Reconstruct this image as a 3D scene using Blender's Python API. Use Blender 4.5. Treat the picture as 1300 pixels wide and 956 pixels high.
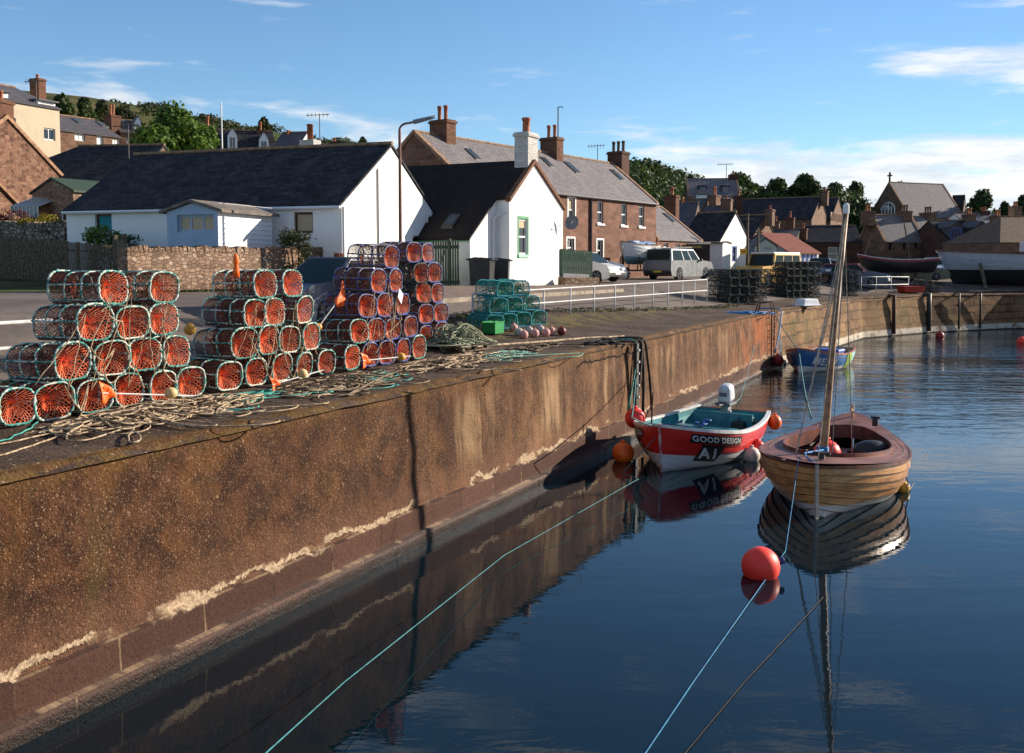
import bpy, bmesh, math, random
from math import sin, cos, pi, radians, atan2, sqrt, floor
from mathutils import Vector, Matrix, noise as mnoise
random.seed(7)
for _o in list(bpy.data.objects): bpy.data.objects.remove(_o)
SC = bpy.context.scene
COL = SC.collection
# ------------------------------------------------------------ camera
F = 1264.0; CX, CY, HOR = 650.0, 433.0, 337.0     # focal length and principal point measured on the photograph
CAMZ = 1.95
PITCH = math.atan((CY - HOR) / F)
cd = bpy.data.cameras.new('camera'); cam = bpy.data.objects.new('camera', cd); COL.objects.link(cam)
cd.sensor_width = 36.0; cd.sensor_fit = 'HORIZONTAL'; cd.lens = 36.0 * F / 1300.0
cd.shift_y = -(478.0 - CY) / 1300.0
cd.clip_start = 0.1; cd.clip_end = 5000
cam.location = (0, 0, CAMZ); cam.rotation_euler = (pi / 2 - PITCH, 0, 0)
SC.camera = cam
SC.render.resolution_x = 1024; SC.render.resolution_y = 753
# ------------------------------------------------------------ node helper
class NT:
    def __init__(s, tree): s.t = tree; s.n = tree.nodes; s.l = tree.links
    def new(s, ty): return s.n.new(ty)
    def put(s, sock, v):
        if isinstance(v, bpy.types.NodeSocket): s.l.new(v, sock)
        elif v is not None:
            if sock.type == 'RGBA' and isinstance(v, (tuple, list)) and len(v) == 3: v = (*v, 1)
            sock.default_value = v
    def math(s, op, a, b=None, c=None, clamp=False):
        n = s.new('ShaderNodeMath'); n.operation = op; n.use_clamp = clamp
        s.put(n.inputs[0], a)
        if b is not None: s.put(n.inputs[1], b)
        if c is not None: s.put(n.inputs[2], c)
        return n.outputs[0]
    def mix(s, f, a, b, mode='MIX'):
        n = s.new('ShaderNodeMix'); n.data_type = 'RGBA'; n.blend_type = mode; n.clamp_factor = True
        s.put(n.inputs[0], f); s.put(n.inputs[6], a); s.put(n.inputs[7], b); return n.outputs[2]
    def ss(s, v, a, b, x=0.0, y=1.0):
        n = s.new('ShaderNodeMapRange'); n.interpolation_type = 'SMOOTHSTEP'
        s.put(n.inputs[0], v); n.inputs[1].default_value = a; n.inputs[2].default_value = b
        n.inputs[3].default_value = x; n.inputs[4].default_value = y; return n.outputs[0]
    def coord(s, which='Object'): return s.new('ShaderNodeTexCoord').outputs[which]
    def mapv(s, v, sc=(1, 1, 1), loc=(0, 0, 0), rot=(0, 0, 0)):
        n = s.new('ShaderNodeMapping'); s.put(n.inputs[0], v)
        n.inputs[1].default_value = loc; n.inputs[2].default_value = rot; n.inputs[3].default_value = sc; return n.outputs[0]
    def noise(s, v, sc, det=4, rough=.55, dist=0.0, col=False):
        n = s.new('ShaderNodeTexNoise'); s.put(n.inputs['Vector'], v)
        n.inputs['Scale'].default_value = sc; n.inputs['Detail'].default_value = det
        n.inputs['Roughness'].default_value = rough; n.inputs['Distortion'].default_value = dist
        return n.outputs['Color' if col else 'Fac']
    def vor(s, v, sc, feat='F1', out='Distance', rnd=1.0):
        n = s.new('ShaderNodeTexVoronoi'); n.feature = feat; s.put(n.inputs['Vector'], v)
        n.inputs['Scale'].default_value = sc; n.inputs['Randomness'].default_value = rnd; return n.outputs[out]
    def brick(s, v, w, h, mortar, c1, c2, cm, bias=0.0, off=.5, smooth=.1):
        n = s.new('ShaderNodeTexBrick'); s.put(n.inputs['Vector'], v); n.offset = off
        n.inputs['Scale'].default_value = 1.0
        n.inputs['Brick Width'].default_value = w; n.inputs['Row Height'].default_value = h
        n.inputs['Mortar Size'].default_value = mortar; n.inputs['Mortar Smooth'].default_value = smooth
        n.inputs['Bias'].default_value = bias
        s.put(n.inputs['Color1'], c1); s.put(n.inputs['Color2'], c2); s.put(n.inputs['Mortar'], cm); return n
    def ramp(s, f, stops):
        n = s.new('ShaderNodeValToRGB'); s.put(n.inputs[0], f); e = n.color_ramp.elements
        while len(e) < len(stops): e.new(0.5)
        for i, (p, c) in enumerate(stops): e[i].position = p; e[i].color = (*c, 1)
        return n.outputs[0]
    def sep(s, v):
        n = s.new('ShaderNodeSeparateXYZ'); s.put(n.inputs[0], v); return n.outputs
    def comb(s, x, y, z=0.0):
        n = s.new('ShaderNodeCombineXYZ'); s.put(n.inputs[0], x); s.put(n.inputs[1], y); s.put(n.inputs[2], z); return n.outputs[0]
    def bump(s, h, st=.5, d=.01, nrm=None):
        n = s.new('ShaderNodeBump'); s.put(n.inputs['Height'], h); n.inputs['Strength'].default_value = st
        n.inputs['Distance'].default_value = d
        if nrm is not None: s.put(n.inputs['Normal'], nrm)
        return n.outputs[0]
def S(r, g, b):
    f = lambda v: (v / 255 / 12.92) if v / 255 <= .04045 else ((v / 255 + .055) / 1.055) ** 2.4
    return (f(r), f(g), f(b))
# ------------------------------------------------------------ world
SUN_EL = radians(20); SUN_AZ = atan2(.926, .378)           # azimuth clockwise from +Y
W = bpy.data.worlds.new('World'); SC.world = W; W.use_nodes = True
nt = NT(W.node_tree); nt.n.clear()
sky = nt.new('ShaderNodeTexSky'); sky.sky_type = 'NISHITA'; sky.sun_disc = False
sky.sun_elevation = SUN_EL; sky.sun_rotation = SUN_AZ; sky.altitude = 0
sky.air_density = 1.0; sky.dust_density = .05; sky.ozone_density = 4.0
g = nt.coord('Generated'); x, y, z = nt.sep(g)
el = nt.math('ARCSINE', z); az = nt.math('ARCTAN2', x, y)
v = nt.comb(nt.math('MULTIPLY', az, 6.5), nt.math('MULTIPLY', el, 34.0), 3.7)
n1 = nt.noise(v, 1.0, 8, .56, .25)
# low bank of cloud just above the hills, thicker to the right of the view, and looser wisps above it
b1 = nt.math('MULTIPLY', nt.ss(el, .16, .05), nt.ss(az, -.05, .2, .10, .40))
b2 = nt.math('MULTIPLY', nt.math('MULTIPLY', nt.ss(el, .135, .16), nt.ss(el, .215, .18)), nt.ss(az, .26, .44, 0, .24))
b3 = nt.math('MULTIPLY', nt.math('MULTIPLY', nt.ss(el, .10, .125), nt.ss(el, .19, .15)), nt.ss(az, -.02, -.22, 0, .12))
b4 = nt.math('MULTIPLY', nt.ss(el, .33, .5), .10)
bias = nt.math('ADD', nt.math('ADD', b1, b2), nt.math('ADD', b3, b4))
den = nt.ss(nt.math('ADD', n1, bias), .57, .78)
den = nt.math('MULTIPLY', den, nt.ss(el, .30, .0, .75, .96))
cl_sh = nt.noise(v, 2.1, 5, .6)
cc = nt.mix(nt.ss(cl_sh, .35, .65), (4.5, 4.9, 5.4), (6.4, 6.4, 6.3))
skyc = nt.mix(den, nt.mix(1.0, nt.mix(nt.math('MAXIMUM', nt.ss(az, .1, 1.0, 0, .7), nt.ss(el, .5, 1.1, 0, .5)), sky.outputs[0], nt.mix(1.0, sky.outputs[0], (.45, .52, .64), 'MULTIPLY')), (.86, .95, 1.0), 'MULTIPLY'), cc)
bg = nt.new('ShaderNodeBackground'); nt.put(bg.inputs[0], skyc); bg.inputs[1].default_value = 0.095
wo = nt.new('ShaderNodeOutputWorld'); nt.l.new(bg.outputs[0], wo.inputs[0])
sl = bpy.data.lights.new('sun', 'SUN'); so = bpy.data.objects.new('sun', sl); COL.objects.link(so)
sl.energy = 5.0; sl.angle = radians(.5); sl.color = (1.0, .885, .73)
sd = Vector((sin(SUN_AZ) * cos(SUN_EL), cos(SUN_AZ) * cos(SUN_EL), sin(SUN_EL)))
so.rotation_euler = (-sd).to_track_quat('-Z', 'Y').to_euler()
SC.view_settings.view_transform = 'Standard'; SC.view_settings.look = 'None'
SC.view_settings.exposure = 0.82; SC.view_settings.gamma = 1.0
# ------------------------------------------------------------ picture -> place
CP, SP = cos(PITCH), sin(PITCH)
def ray(px, py):
    return Vector((px - CX, F * CP + (CY - py) * SP, -F * SP + (CY - py) * CP))
def G(px, py, z=0.0):
    d = ray(px, py); t = (z - CAMZ) / d.z; return Vector((d.x * t, d.y * t, z))
def D(px, py, Y):
    d = ray(px, py); t = Y / d.y; return Vector((d.x * t, Y, CAMZ + d.z * t))
def zat(x, y, py):                       # height that shows at picture row py above plan point (x, y)
    tn = (CY - py) / F; return CAMZ + y * (tn * CP - SP) / (CP + tn * SP)
def proj(p):
    yy = p[1] * CP - (p[2] - CAMZ) * SP; up = p[1] * SP + (p[2] - CAMZ) * CP
    return CX + F * p[0] / yy, CY - F * up / yy
def along(o, d, px):                     # distance from o in plan direction d to reach picture column px
    k = (px - CX) / F * CP
    return (k * o[1] - o[0]) / (d[0] - k * d[1])
def dirc(deg): return Vector((sin(radians(deg)), cos(radians(deg))))     # compass-like: 0 = +Y, clockwise
# harbour edge in plan
_e = [G(0, 608), G(990, 393), G(1093, 378), G(1180, 374.6), G(1277, 372.6)]
_u = (_e[1] - _e[0]).normalized()
EDGE = [_e[0] - _u * 40, _e[0], _e[1], _e[2], _e[3], _e[4], _e[4] + Vector((30, 6, 0))]
EDGE = [Vector((p.x, p.y)) for p in EDGE]
WATER = -2.48
U = (EDGE[2] - EDGE[1]).normalized(); N = Vector((-U.y, U.x)); A0 = EDGE[1].copy()
def st(s, t): return A0 + U * s + N * t
def tdist(x, y):
    best = 1e9; p = Vector((x, y)); sg = 1
    for a, b in zip(EDGE, EDGE[1:]):
        d = b - a; k = max(0, min(1, (p - a).dot(d) / d.length_squared)); q = a + d * k
        e = (p - q).length
        if e < best - 1e-6:
            best = e; sg = 1 if (d.x * (p.y - a.y) - d.y * (p.x - a.x)) >= 0 else -1
    return best * sg
HILL = [(-600, 80, 120, 55), (0, 116, 130, 55), (120, 128, 140, 60), (200, 141, 155, 70), (330, 164, 175, 75), (430, 182, 195, 80), (500, 192, 205, 85), (600, 205, 220, 95),
        (700, 232, 230, 100), (800, 243, 235, 105), (900, 252, 240, 105), (1000, 262, 250, 110), (1100, 268, 260, 120), (1200, 272, 280, 130), (1300, 266, 420, 150), (1700, 262, 480, 150)]
def smooth(v): v = max(0, min(1, v)); return v * v * (3 - 2 * v)
def ground(x, y):
    t = tdist(x, y)
    if t <= 0.6: z = 0.0
    else:
        z = 1.12 * smooth(.5 * max(0, min(1, (t - .6) / 8.5)) + .5 * max(0, min(1, (t - .6) / 8.5)) ** 1.0)
        z += max(0, t - 9) * .018 if t < 60 else 51 * .018
    if y > 20:
        c = CX + F * x / y; i = 0
        c = max(-600, min(1699, c))
        while HILL[i + 1][0] < c: i += 1
        f = (c - HILL[i][0]) / (HILL[i + 1][0] - HILL[i][0]); a, b = HILL[i], HILL[i + 1]
        ys, cr, s0 = [a[k] + (b[k] - a[k]) * f for k in (1, 2, 3)]
        top = CAMZ + (HOR - ys) / F * cr
        k = (y - s0) / (cr - s0)
        if k > 0:
            h = top * (smooth(k) * .45 + min(1, k) * .55)
            if y > cr: h -= (y - cr) * .04
            n = mnoise.noise(Vector((x * .02, y * .02, 3))) * 1.2 * min(1, k)
            z = max(z, z * (1 - min(1, k)) + h + n)
    return z
def T(px, py):                           # first point of the ground that shows at (px, py)
    d = ray(px, py); d /= d.y; Y = 4.0; step = .25; prev = Y
    while Y < 500:
        x = d.x * Y; z = CAMZ + d.z * Y
        if z <= ground(x, Y) and tdist(x, Y) > 0:
            lo, hi = prev, Y
            for _ in range(20):
                m = (lo + hi) / 2
                if CAMZ + d.z * m <= ground(d.x * m, m): hi = m
                else: lo = m
            return Vector((d.x * hi, hi, ground(d.x * hi, hi)))
        prev = Y; Y += step
    return Vector((d.x * Y, Y, ground(d.x * Y, Y)))
# ------------------------------------------------------------ mesh builder
class MB:
    def __init__(s): s.v = []; s.f = []; s.m = []; s.uv = {}
    def add(s, verts, faces, mi=0, uvs=None):
        b = len(s.v); s.v += [tuple(v) for v in verts]
        for k, f in enumerate(faces):
            if uvs: s.uv[len(s.f)] = uvs[k]
            s.f.append(tuple(b + i for i in f)); s.m.append(mi)
    def quad(s, a, b, c, d, mi=0): s.add([a, b, c, d], [(0, 1, 2, 3)], mi)
    def box(s, c, size, rz=0, mi=0, M=None, taper=1.0):
        hx, hy, hz = size[0] / 2, size[1] / 2, size[2] / 2
        vs = []
        for z, k in ((-hz, 1), (hz, taper)):
            for x, y in ((-hx, -hy), (hx, -hy), (hx, hy), (-hx, hy)): vs.append(Vector((x * k, y * k, z)))
        R = M if M else Matrix.Rotation(rz, 3, 'Z')
        c = Vector(c)
        s.add([R @ v + c for v in vs], [(3, 2, 1, 0), (4, 5, 6, 7), (0, 1, 5, 4), (1, 2, 6, 5), (2, 3, 7, 6), (3, 0, 4, 7)], mi)
    def tube(s, pts, r, n=6, mi=0, cap=True, closed=False):
        pts = [Vector(p) for p in pts]; m = len(pts)
        if m < 2: return
        rr = r if isinstance(r, (list, tuple)) else [r] * m
        vs = []; up = None
        for i, p in enumerate(pts):
            if closed: t = pts[(i + 1) % m] - pts[i - 1]
            else: t = pts[min(i + 1, m - 1)] - pts[max(i - 1, 0)]
            if t.length < 1e-9: t = Vector((0, 0, 1))
            t.normalize()
            if up is None: up = Vector((0, 0, 1)) if abs(t.z) < .9 else Vector((1, 0, 0))
            a = t.cross(up)
            if a.length < 1e-6: a = t.orthogonal()
            a.normalize(); b = a.cross(t); up = b
            for k in range(n):
                q = 2 * pi * k / n; vs.append(p + a * cos(q) * rr[i] + b * sin(q) * rr[i])
        fs = []
        for i in range(m if closed else m - 1):
            j = (i + 1) % m
            for k in range(n): fs.append((i * n + k, i * n + (k + 1) % n, j * n + (k + 1) % n, j * n + k))
        if cap and not closed:
            fs.append(tuple(reversed(range(n)))); fs.append(tuple((m - 1) * n + k for k in range(n)))
        s.add(vs, fs, mi)
    def lathe(s, prof, c=(0, 0, 0), n=16, mi=0, M=None):      # prof: (r, z)
        c = Vector(c); vs = []
        for r, z in prof:
            for k in range(n):
                q = 2 * pi * k / n; p = Vector((r * cos(q), r * sin(q), z)); vs.append((M @ p if M else p) + c)
        fs = []
        for i in range(len(prof) - 1):
            for k in range(n): fs.append((i * n + k, i * n + (k + 1) % n, (i + 1) * n + (k + 1) % n, (i + 1) * n + k))
        fs.append(tuple(reversed(range(n)))); fs.append(tuple((len(prof) - 1) * n + k for k in range(n)))
        s.add(vs, fs, mi)
    def ball(s, c, r, n=16, mi=0, sc=(1, 1, 1), M=None):
        pr = [(max(.02, sin(pi * i / (n // 2))) * r, -cos(pi * i / (n // 2)) * r) for i in range(n // 2 + 1)]
        M2 = Matrix.Diagonal(sc)
        if M: M2 = M @ M2
        s.lathe(pr, c, n, mi, M2)
    def prism(s, poly, y0, y1, mi=0, M=None):                 # poly in (x, z), extruded along y
        k = len(poly); vs = [Vector((p[0], y0, p[1])) for p in poly] + [Vector((p[0], y1, p[1])) for p in poly]
        if M: vs = [M @ v for v in vs]
        fs = [tuple(range(k)), tuple(reversed(range(k, 2 * k)))] + [(i, (i + 1) % k, k + (i + 1) % k, k + i) for i in range(k)]
        s.add(vs, fs, mi)
    def grid(s, P, mi=0, uv=None, close=False):               # P[i][j] points
        ni, nj = len(P), len(P[0]); fs = []; us = []
        for i in range(ni - 1):
            for j in range(nj - 1):
                fs.append((i * nj + j, (i + 1) * nj + j, (i + 1) * nj + j + 1, i * nj + j + 1))
                if uv: us.append([uv[i][j], uv[i + 1][j], uv[i + 1][j + 1], uv[i][j + 1]])
        s.add([p for r in P for p in r], fs, mi, us if uv else None)
    def build(s, name, mats, parent=None, smooth=False, loc=None, bevel=0, weld=False):
        if not isinstance(mats, (list, tuple)): mats = [mats]
        me = bpy.data.meshes.new(name); me.from_pydata(s.v, [], s.f)
        for m in mats: me.materials.append(m)
        uvl = me.uv_layers.new(name='UVMap').data
        flat = []
        for i, p in enumerate(me.polygons):
            p.material_index = min(s.m[i], len(mats) - 1); p.use_smooth = smooth
            if i in s.uv:
                for q in s.uv[i]: flat += [q[0], q[1]]
            else:
                n = p.normal
                h = Vector((-n.y, n.x, 0))
                h = h.normalized() if h.length > .05 else Vector((1, 0, 0))
                w = n.cross(h)
                for vi in p.vertices:
                    c = me.vertices[vi].co; flat += [c.dot(h), c.dot(w)]
        uvl.foreach_set('uv', flat)
        o = bpy.data.objects.new(name, me); COL.objects.link(o)
        if parent: o.parent = parent
        if loc: o.location = loc
        if weld:
            w = o.modifiers.new('w', 'WELD'); w.merge_threshold = .0005
        if bevel:
            b = o.modifiers.new('b', 'BEVEL'); b.width = bevel; b.segments = 2; b.limit_method = 'ANGLE'; b.angle_limit = radians(40)
        return o
def tag(o, label=None, cat=None, group=None, kind=None):
    if label: o['label'] = label
    if cat: o['category'] = cat
    if group: o['group'] = group
    if kind: o['kind'] = kind
    return o
def thing(name, label, cat, loc=(0, 0, 0), rz=0, group=None):
    o = bpy.data.objects.new(name, None); COL.objects.link(o); o.empty_display_size = .2
    o.location = loc; o.rotation_euler = (0, 0, rz); return tag(o, label, cat, group)
KIDS = {}
def copy_thing(src, loc, rot, label, group=None, name=None):
    r = src.copy(); COL.objects.link(r); r.location = loc; r.rotation_euler = rot; r['label'] = label
    if group: r['group'] = group
    for ch in list(src.children):
        c = ch.copy(); COL.objects.link(c); c.parent = r
        for gch in list(ch.children):
            d = gch.copy(); COL.objects.link(d); d.parent = c
    return r
# ------------------------------------------------------------ materials
MATS = {}
def newmat(name):
    m = bpy.data.materials.new(name); m.use_nodes = True; t = NT(m.node_tree)
    bs = m.node_tree.nodes['Principled BSDF']; MATS[name] = m; return m, t, bs
def mat(name, c, c2=None, rough=.8, sc=4.0, det=4, bump=0.0, bsc=30.0, bd=.01, metal=0.0, spec=.5, lo=.35, hi=.65, coat=0, var=0):
    m, t, b = newmat(name); co = t.coord('Object')
    col = c
    if c2:
        col = t.mix(t.ss(t.noise(co, sc, det), lo, hi), c, c2)
    if var:
        oi = t.new('ShaderNodeObjectInfo')
        col = t.mix(1.0, col, t.ramp(oi.outputs['Random'], [(0, (1 - var,) * 3), (1, (1 + 0 * var,) * 3)]), 'MULTIPLY')
    t.put(b.inputs['Base Color'], col if not isinstance(col, tuple) else (*col, 1))
    b.inputs['Roughness'].default_value = rough; b.inputs['Metallic'].default_value = metal
    b.inputs['Specular IOR Level'].default_value = spec; b.inputs['Coat Weight'].default_value = coat
    if bump: t.put(b.inputs['Normal'], t.bump(t.noise(co, bsc, 5, .6), bump, bd))
    return m
def roofmat(name, c1, c2, w=.28, h=.2, lich=(0.30, .27, .22), la=.35, bump=.6, spec=.3, rough=.7):
    m, t, b = newmat(name); uv = t.coord('UV')
    wob = t.mapv(uv, (1, 1, 1)); 
    br = t.brick(wob, w, h, .012, c1, c2, tuple(k * .35 for k in c1))
    n = t.noise(t.mapv(uv, (1.2, .35, 1)), 1.0, 6, .65)
    col = t.mix(t.ss(n, .5, .72, 0, la), br.outputs[0], lich)
    n3 = t.noise(uv, 9, 3)
    col = t.mix(t.ss(n3, .3, .7, 0, .5), col, t.mix(1, col, (.55, .55, .58), 'MULTIPLY'))
    t.put(b.inputs['Base Color'], col); b.inputs['Roughness'].default_value = rough; b.inputs['Specular IOR Level'].default_value = spec
    # every course laps over the one below: saw-tooth height
    vy = t.math('FRACT', t.math('DIVIDE', t.sep(uv)[1], h))
    hh = t.math('ADD', t.math('MULTIPLY', t.math('SUBTRACT', 1.0, vy), .6), t.math('MULTIPLY', t.math('SUBTRACT', 1.0, br.outputs[1]), .5))
    t.put(b.inputs['Normal'], t.bump(t.math('ADD', hh, t.math('MULTIPLY', n3, .35)), bump, .02))
    return m
def stonemat(name, cols, mort, sc=3.2, sx=.6, edge=.06, bump=.8, dirt=.4):      # rubble masonry
    m, t, b = newmat(name); uv = t.coord('UV')
    d = t.noise(uv, 3, 3, .5, 0, True)
    v = t.mix(.06, t.mapv(uv, (sx, 1, 1)), d)
    e = t.vor(v, sc, 'DISTANCE_TO_EDGE', rnd=.85); cc = t.vor(v, sc, 'F1', 'Color', rnd=.85)
    r = t.sep(cc)[0]
    st_ = [(i / max(1, len(cols) - 1), c) for i, c in enumerate(cols)]
    col = t.ramp(r, st_)
    nn = t.noise(uv, 22, 4, .7)
    col = t.mix(t.ss(nn, .3, .75, 0, .5), col, t.mix(1, col, (.5, .48, .46), 'MULTIPLY'))
    ms = t.ss(e, edge * .4, edge)
    col = t.mix(ms, mort, col)
    big = t.noise(uv, .8, 5, .6)
    col = t.mix(t.ss(big, .45, .7, 0, dirt), col, t.mix(1, col, (.55, .5, .46), 'MULTIPLY'))
    t.put(b.inputs['Base Color'], col); b.inputs['Roughness'].default_value = .9; b.inputs['Specular IOR Level'].default_value = .2
    t.put(b.inputs['Normal'], t.bump(t.math('ADD', ms, t.math('MULTIPLY', nn, .5)), bump, .03))
    return m
def blockmat(name, c1, c2, mort, w=.55, h=.28, ms=.014, bump=.5, dirt=.45):       # coursed squared stone
    m, t, b = newmat(name); uv = t.coord('UV')
    d = t.noise(uv, 1.6, 3, .5, 0, True)
    v = t.mix(.035, uv, d)
    br = t.brick(v, w, h, ms, c1, c2, mort, 0, .5, .2)
    nn = t.noise(uv, 16, 5, .7); big = t.noise(uv, .6, 4, .6)
    cv = t.vor(t.mapv(uv, (1.0 / w, 1.0 / h, 1)), 1.0, 'F1', 'Color')
    col = t.mix(t.math('MULTIPLY', t.sep(cv)[0], .45), br.outputs[0], t.mix(1, br.outputs[0], (.5, .42, .38), 'MULTIPLY'))
    col = t.mix(t.ss(nn, .35, .7, 0, .4), col, t.mix(1, col, (.6, .55, .5), 'MULTIPLY'))
    col = t.mix(t.ss(big, .45, .68, 0, dirt), col, t.mix(1, col, (.6, .56, .52), 'MULTIPLY'))
    t.put(b.inputs['Base Color'], col); b.inputs['Roughness'].default_value = .88; b.inputs['Specular IOR Level'].default_value = .25
    t.put(b.inputs['Normal'], t.bump(t.math('ADD', t.math('SUBTRACT', 1, br.outputs[1]), t.math('MULTIPLY', nn, .6)), bump, .02))
    return m
def rendermat(name, c, c2, st=.3):                     # painted harling, weathered towards the ground
    m, t, b = newmat(name); co = t.coord('Object'); uv = t.coord('UV')
    big = t.noise(co, 1.1, 6, .62); sx = t.noise(t.mapv(uv, (7, .5, 1)), 1.0, 4, .6)
    col = t.mix(t.ss(big, .42, .72, 0, st), c, c2)
    col = t.mix(t.ss(sx, .5, .8, 0, st), col, c2)
    z = t.sep(co)[2]
    low = t.math('MULTIPLY', t.ss(z, .7, -.05), t.ss(t.noise(co, 5, 5, .7), .35, .65))
    col = t.mix(t.math('MULTIPLY', low, .55), col, (.33, .32, .26))
    t.put(b.inputs['Base Color'], col); b.inputs['Roughness'].default_value = .85; b.inputs['Specular IOR Level'].default_value = .25
    t.put(b.inputs['Normal'], t.bump(t.noise(co, 38, 4, .7), .45, .012))
    return m
slate = roofmat('slate_dark', (.018, .018, .022), (.052, .050, .056), .30, .21, (.09, .085, .085), .5, 1.0, .12)
tile_black = roofmat('tile_black', (.018, .014, .012), (.026, .020, .017), .33, .30, (.05, .035, .022), .3, 1.0, .12)
slate_grey = roofmat('slate_grey', (.16, .145, .15), (.23, .205, .205), .28, .2, (.30, .26, .21), .5)
slate_mid = roofmat('slate_mid', (.075, .072, .082), (.11, .10, .11), .28, .2, (.18, .15, .12), .4)
tile_red = roofmat('tile_red', (.22, .055, .03), (.30, .08, .045), .25, .3, (.18, .09, .05), .4)
felt = mat('felt_roof', S(120, 108, 98), S(90, 84, 80), .95, 3)
whitew = rendermat('white_harling', (.80, .79, .76), (.62, .60, .55), .25)
creamw = rendermat('cream_harling', (.50, .42, .30), (.38, .31, .22), .4)
mintw = rendermat('mint_boards', (.45, .52, .42), (.35, .40, .33))
bluew = mat('pale_blue_paint', (.30, .40, .52), (.26, .35, .47), .6, 2)
rubble_red = stonemat('red_rubble', [S(104, 72, 58), S(132, 96, 78), S(88, 62, 52), S(146, 112, 92), S(116, 86, 72)], S(140, 112, 92), 6.5)
rubble_grey = stonemat('grey_rubble', [S(140, 112, 90), S(168, 140, 118), S(110, 88, 72), S(185, 160, 138)], S(112, 92, 76), 10.5, .62, .09, 1.0)
drystone = stonemat('drystone', [S(150, 140, 120), S(120, 108, 92), S(170, 158, 136)], (.03, .027, .022), 7.0, .5, .12, 1.0)
sandstone = blockmat('red_sandstone', S(146, 106, 88), S(118, 84, 70), S(138, 114, 98), .62, .27)
sandstone_b = blockmat('brown_sandstone', S(134, 104, 84), S(106, 82, 68), S(140, 112, 92), .6, .28)
sand_dark = blockmat('dark_sandstone', S(98, 66, 54), S(78, 54, 46), S(100, 76, 64), .6, .28)
brickm = blockmat('chimney_brick', S(124, 80, 60), S(94, 62, 48), S(120, 96, 78), .24, .085, .012)
brick_w = blockmat('painted_brick', (.66, .65, .62), (.58, .57, .54), (.45, .44, .42), .24, .085, .012, .5, .2)
terracotta = mat('terracotta', S(176, 104, 66), S(128, 72, 48), .8, 8)
potdark = mat('sooty_pot', S(70, 56, 48), S(110, 88, 68), .8, 9)
ridgem = mat('ridge_tile', S(150, 118, 86), S(110, 86, 66), .85, 4)
skewm = mat('skew_stone', S(160, 122, 92), S(120, 92, 72), .9, 5)
white_paint = mat('white_paint', (.74, .74, .72), (.62, .62, .6), .5, 6)
white_board = mat('white_boards', (.78, .79, .80), (.70, .71, .73), .55, 3)
green_paint = mat('green_paint', (.012, .25, .085), (.01, .19, .07), .45, 6)
mint_paint = mat('mint_paint', (.28, .62, .42), (.24, .52, .36), .5, 6)
dkgreen = mat('dark_green_wood', (.030, .060, .034), (.020, .040, .024), .7, 7, bump=.3)
fencegreen = mat('fence_green', (.07, .13, .075), (.05, .095, .055), .7, 9, bump=.3)
oldwood = mat('old_grey_wood', S(116, 100, 76), S(66, 56, 42), .9, 9, 6, .5, 40)
orangewood = mat('stained_wood', S(150, 80, 44), S(110, 56, 32), .8, 8, 5, .4, 40)
blackpl = mat('black_plastic', (.018, .018, .020), (.028, .028, .030), .45, 5, spec=.4)
greypl = mat('grey_plastic', (.22, .24, .27), (.16, .17, .19), .5, 8)
steel_w = mat('painted_rail', (.46, .46, .46), (.28, .25, .22), .5, 5, 6, .2, 30, lo=.45, hi=.75)
steel_g = mat('galvanised', (.30, .32, .33), (.20, .21, .22), .45, 12, metal=.6)
rusty = mat('rusty_iron', S(92, 54, 36), S(48, 32, 26), .85, 18, 5, .4, 60)
dark_iron = mat('dark_iron', (.025, .024, .025), (.05, .04, .035), .6, 20)
lampgrey = mat('lamp_post_paint', S(120, 84, 66), S(88, 62, 50), .6, 5)
gutterw = mat('white_gutter', (.66, .67, .68), None, .4)
gutterd = mat('dark_gutter', (.03, .03, .032), None, .5)
curtain = mat('cream_blind', (.50, .40, .26), (.44, .35, .22), .9, 9)
tealblind = mat('teal_blind', (.02, .26, .30), (.02, .20, .24), .9, 3)
brownframe = mat('brown_frame', S(62, 34, 22), S(44, 24, 16), .5, 8)
bluepaint = mat('blue_paint', (.02, .10, .42), (.02, .08, .34), .5, 5)
def glassm(name, c, rough=.06):
    m, t, b = newmat(name); co = t.coord('Object')
    t.put(b.inputs['Base Color'], t.mix(t.noise(co, 1.3, 3), c, tuple(k * 2.2 for k in c)))
    b.inputs['Roughness'].default_value = rough; b.inputs['Specular IOR Level'].default_value = .8
    t.put(b.inputs['Normal'], t.bump(t.noise(co, 1.5, 2), .12, .03)); return m
glass = glassm('window_glass', (.012, .015, .018)); glass_sky = glassm('skylight_glass', (.05, .07, .09))
# ============================================================ SETTING
def path_at(s):                                     # point and inland normal at distance s along the harbour edge (s = 0 at EDGE[1])
    q = s + 40.0
    for i in range(len(EDGE) - 1):
        d = EDGE[i + 1] - EDGE[i]; L = d.length
        if q <= L or i == len(EDGE) - 2: break
        q -= L
    d.normalize(); p = EDGE[i] + d * q
    # normals blended at the bends
    def nrm(k):
        k = max(0, min(len(EDGE) - 2, k)); e = (EDGE[k + 1] - EDGE[k]).normalized(); return Vector((-e.y, e.x))
    L = (EDGE[i + 1] - EDGE[i]).length; w = min(6.0, L / 2)
    n = nrm(i)
    if q > L - w: n = nrm(i).lerp(nrm(i + 1), .5 * (q - (L - w)) / w)
    elif q < w: n = nrm(i - 1).lerp(nrm(i), .5 + .5 * q / w)
    return p, n.normalized(), d
SMAX = sum((EDGE[i + 1] - EDGE[i]).length for i in range(len(EDGE) - 1)) - 40
SCORN = (EDGE[2] - EDGE[1]).length
def ssteps(a, b, st_): n = max(1, int((b - a) / st_)); return [a + (b - a) * i / n for i in range(n + 1)]
def tb(s):                                          # far side of the rough quay strip, where the railing stands
    return 4.0 if s < 8 else max(2.4, 4.0 + (s - 8) * .09 if s < 20 else 5.1 - (s - 20) * .16)
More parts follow.
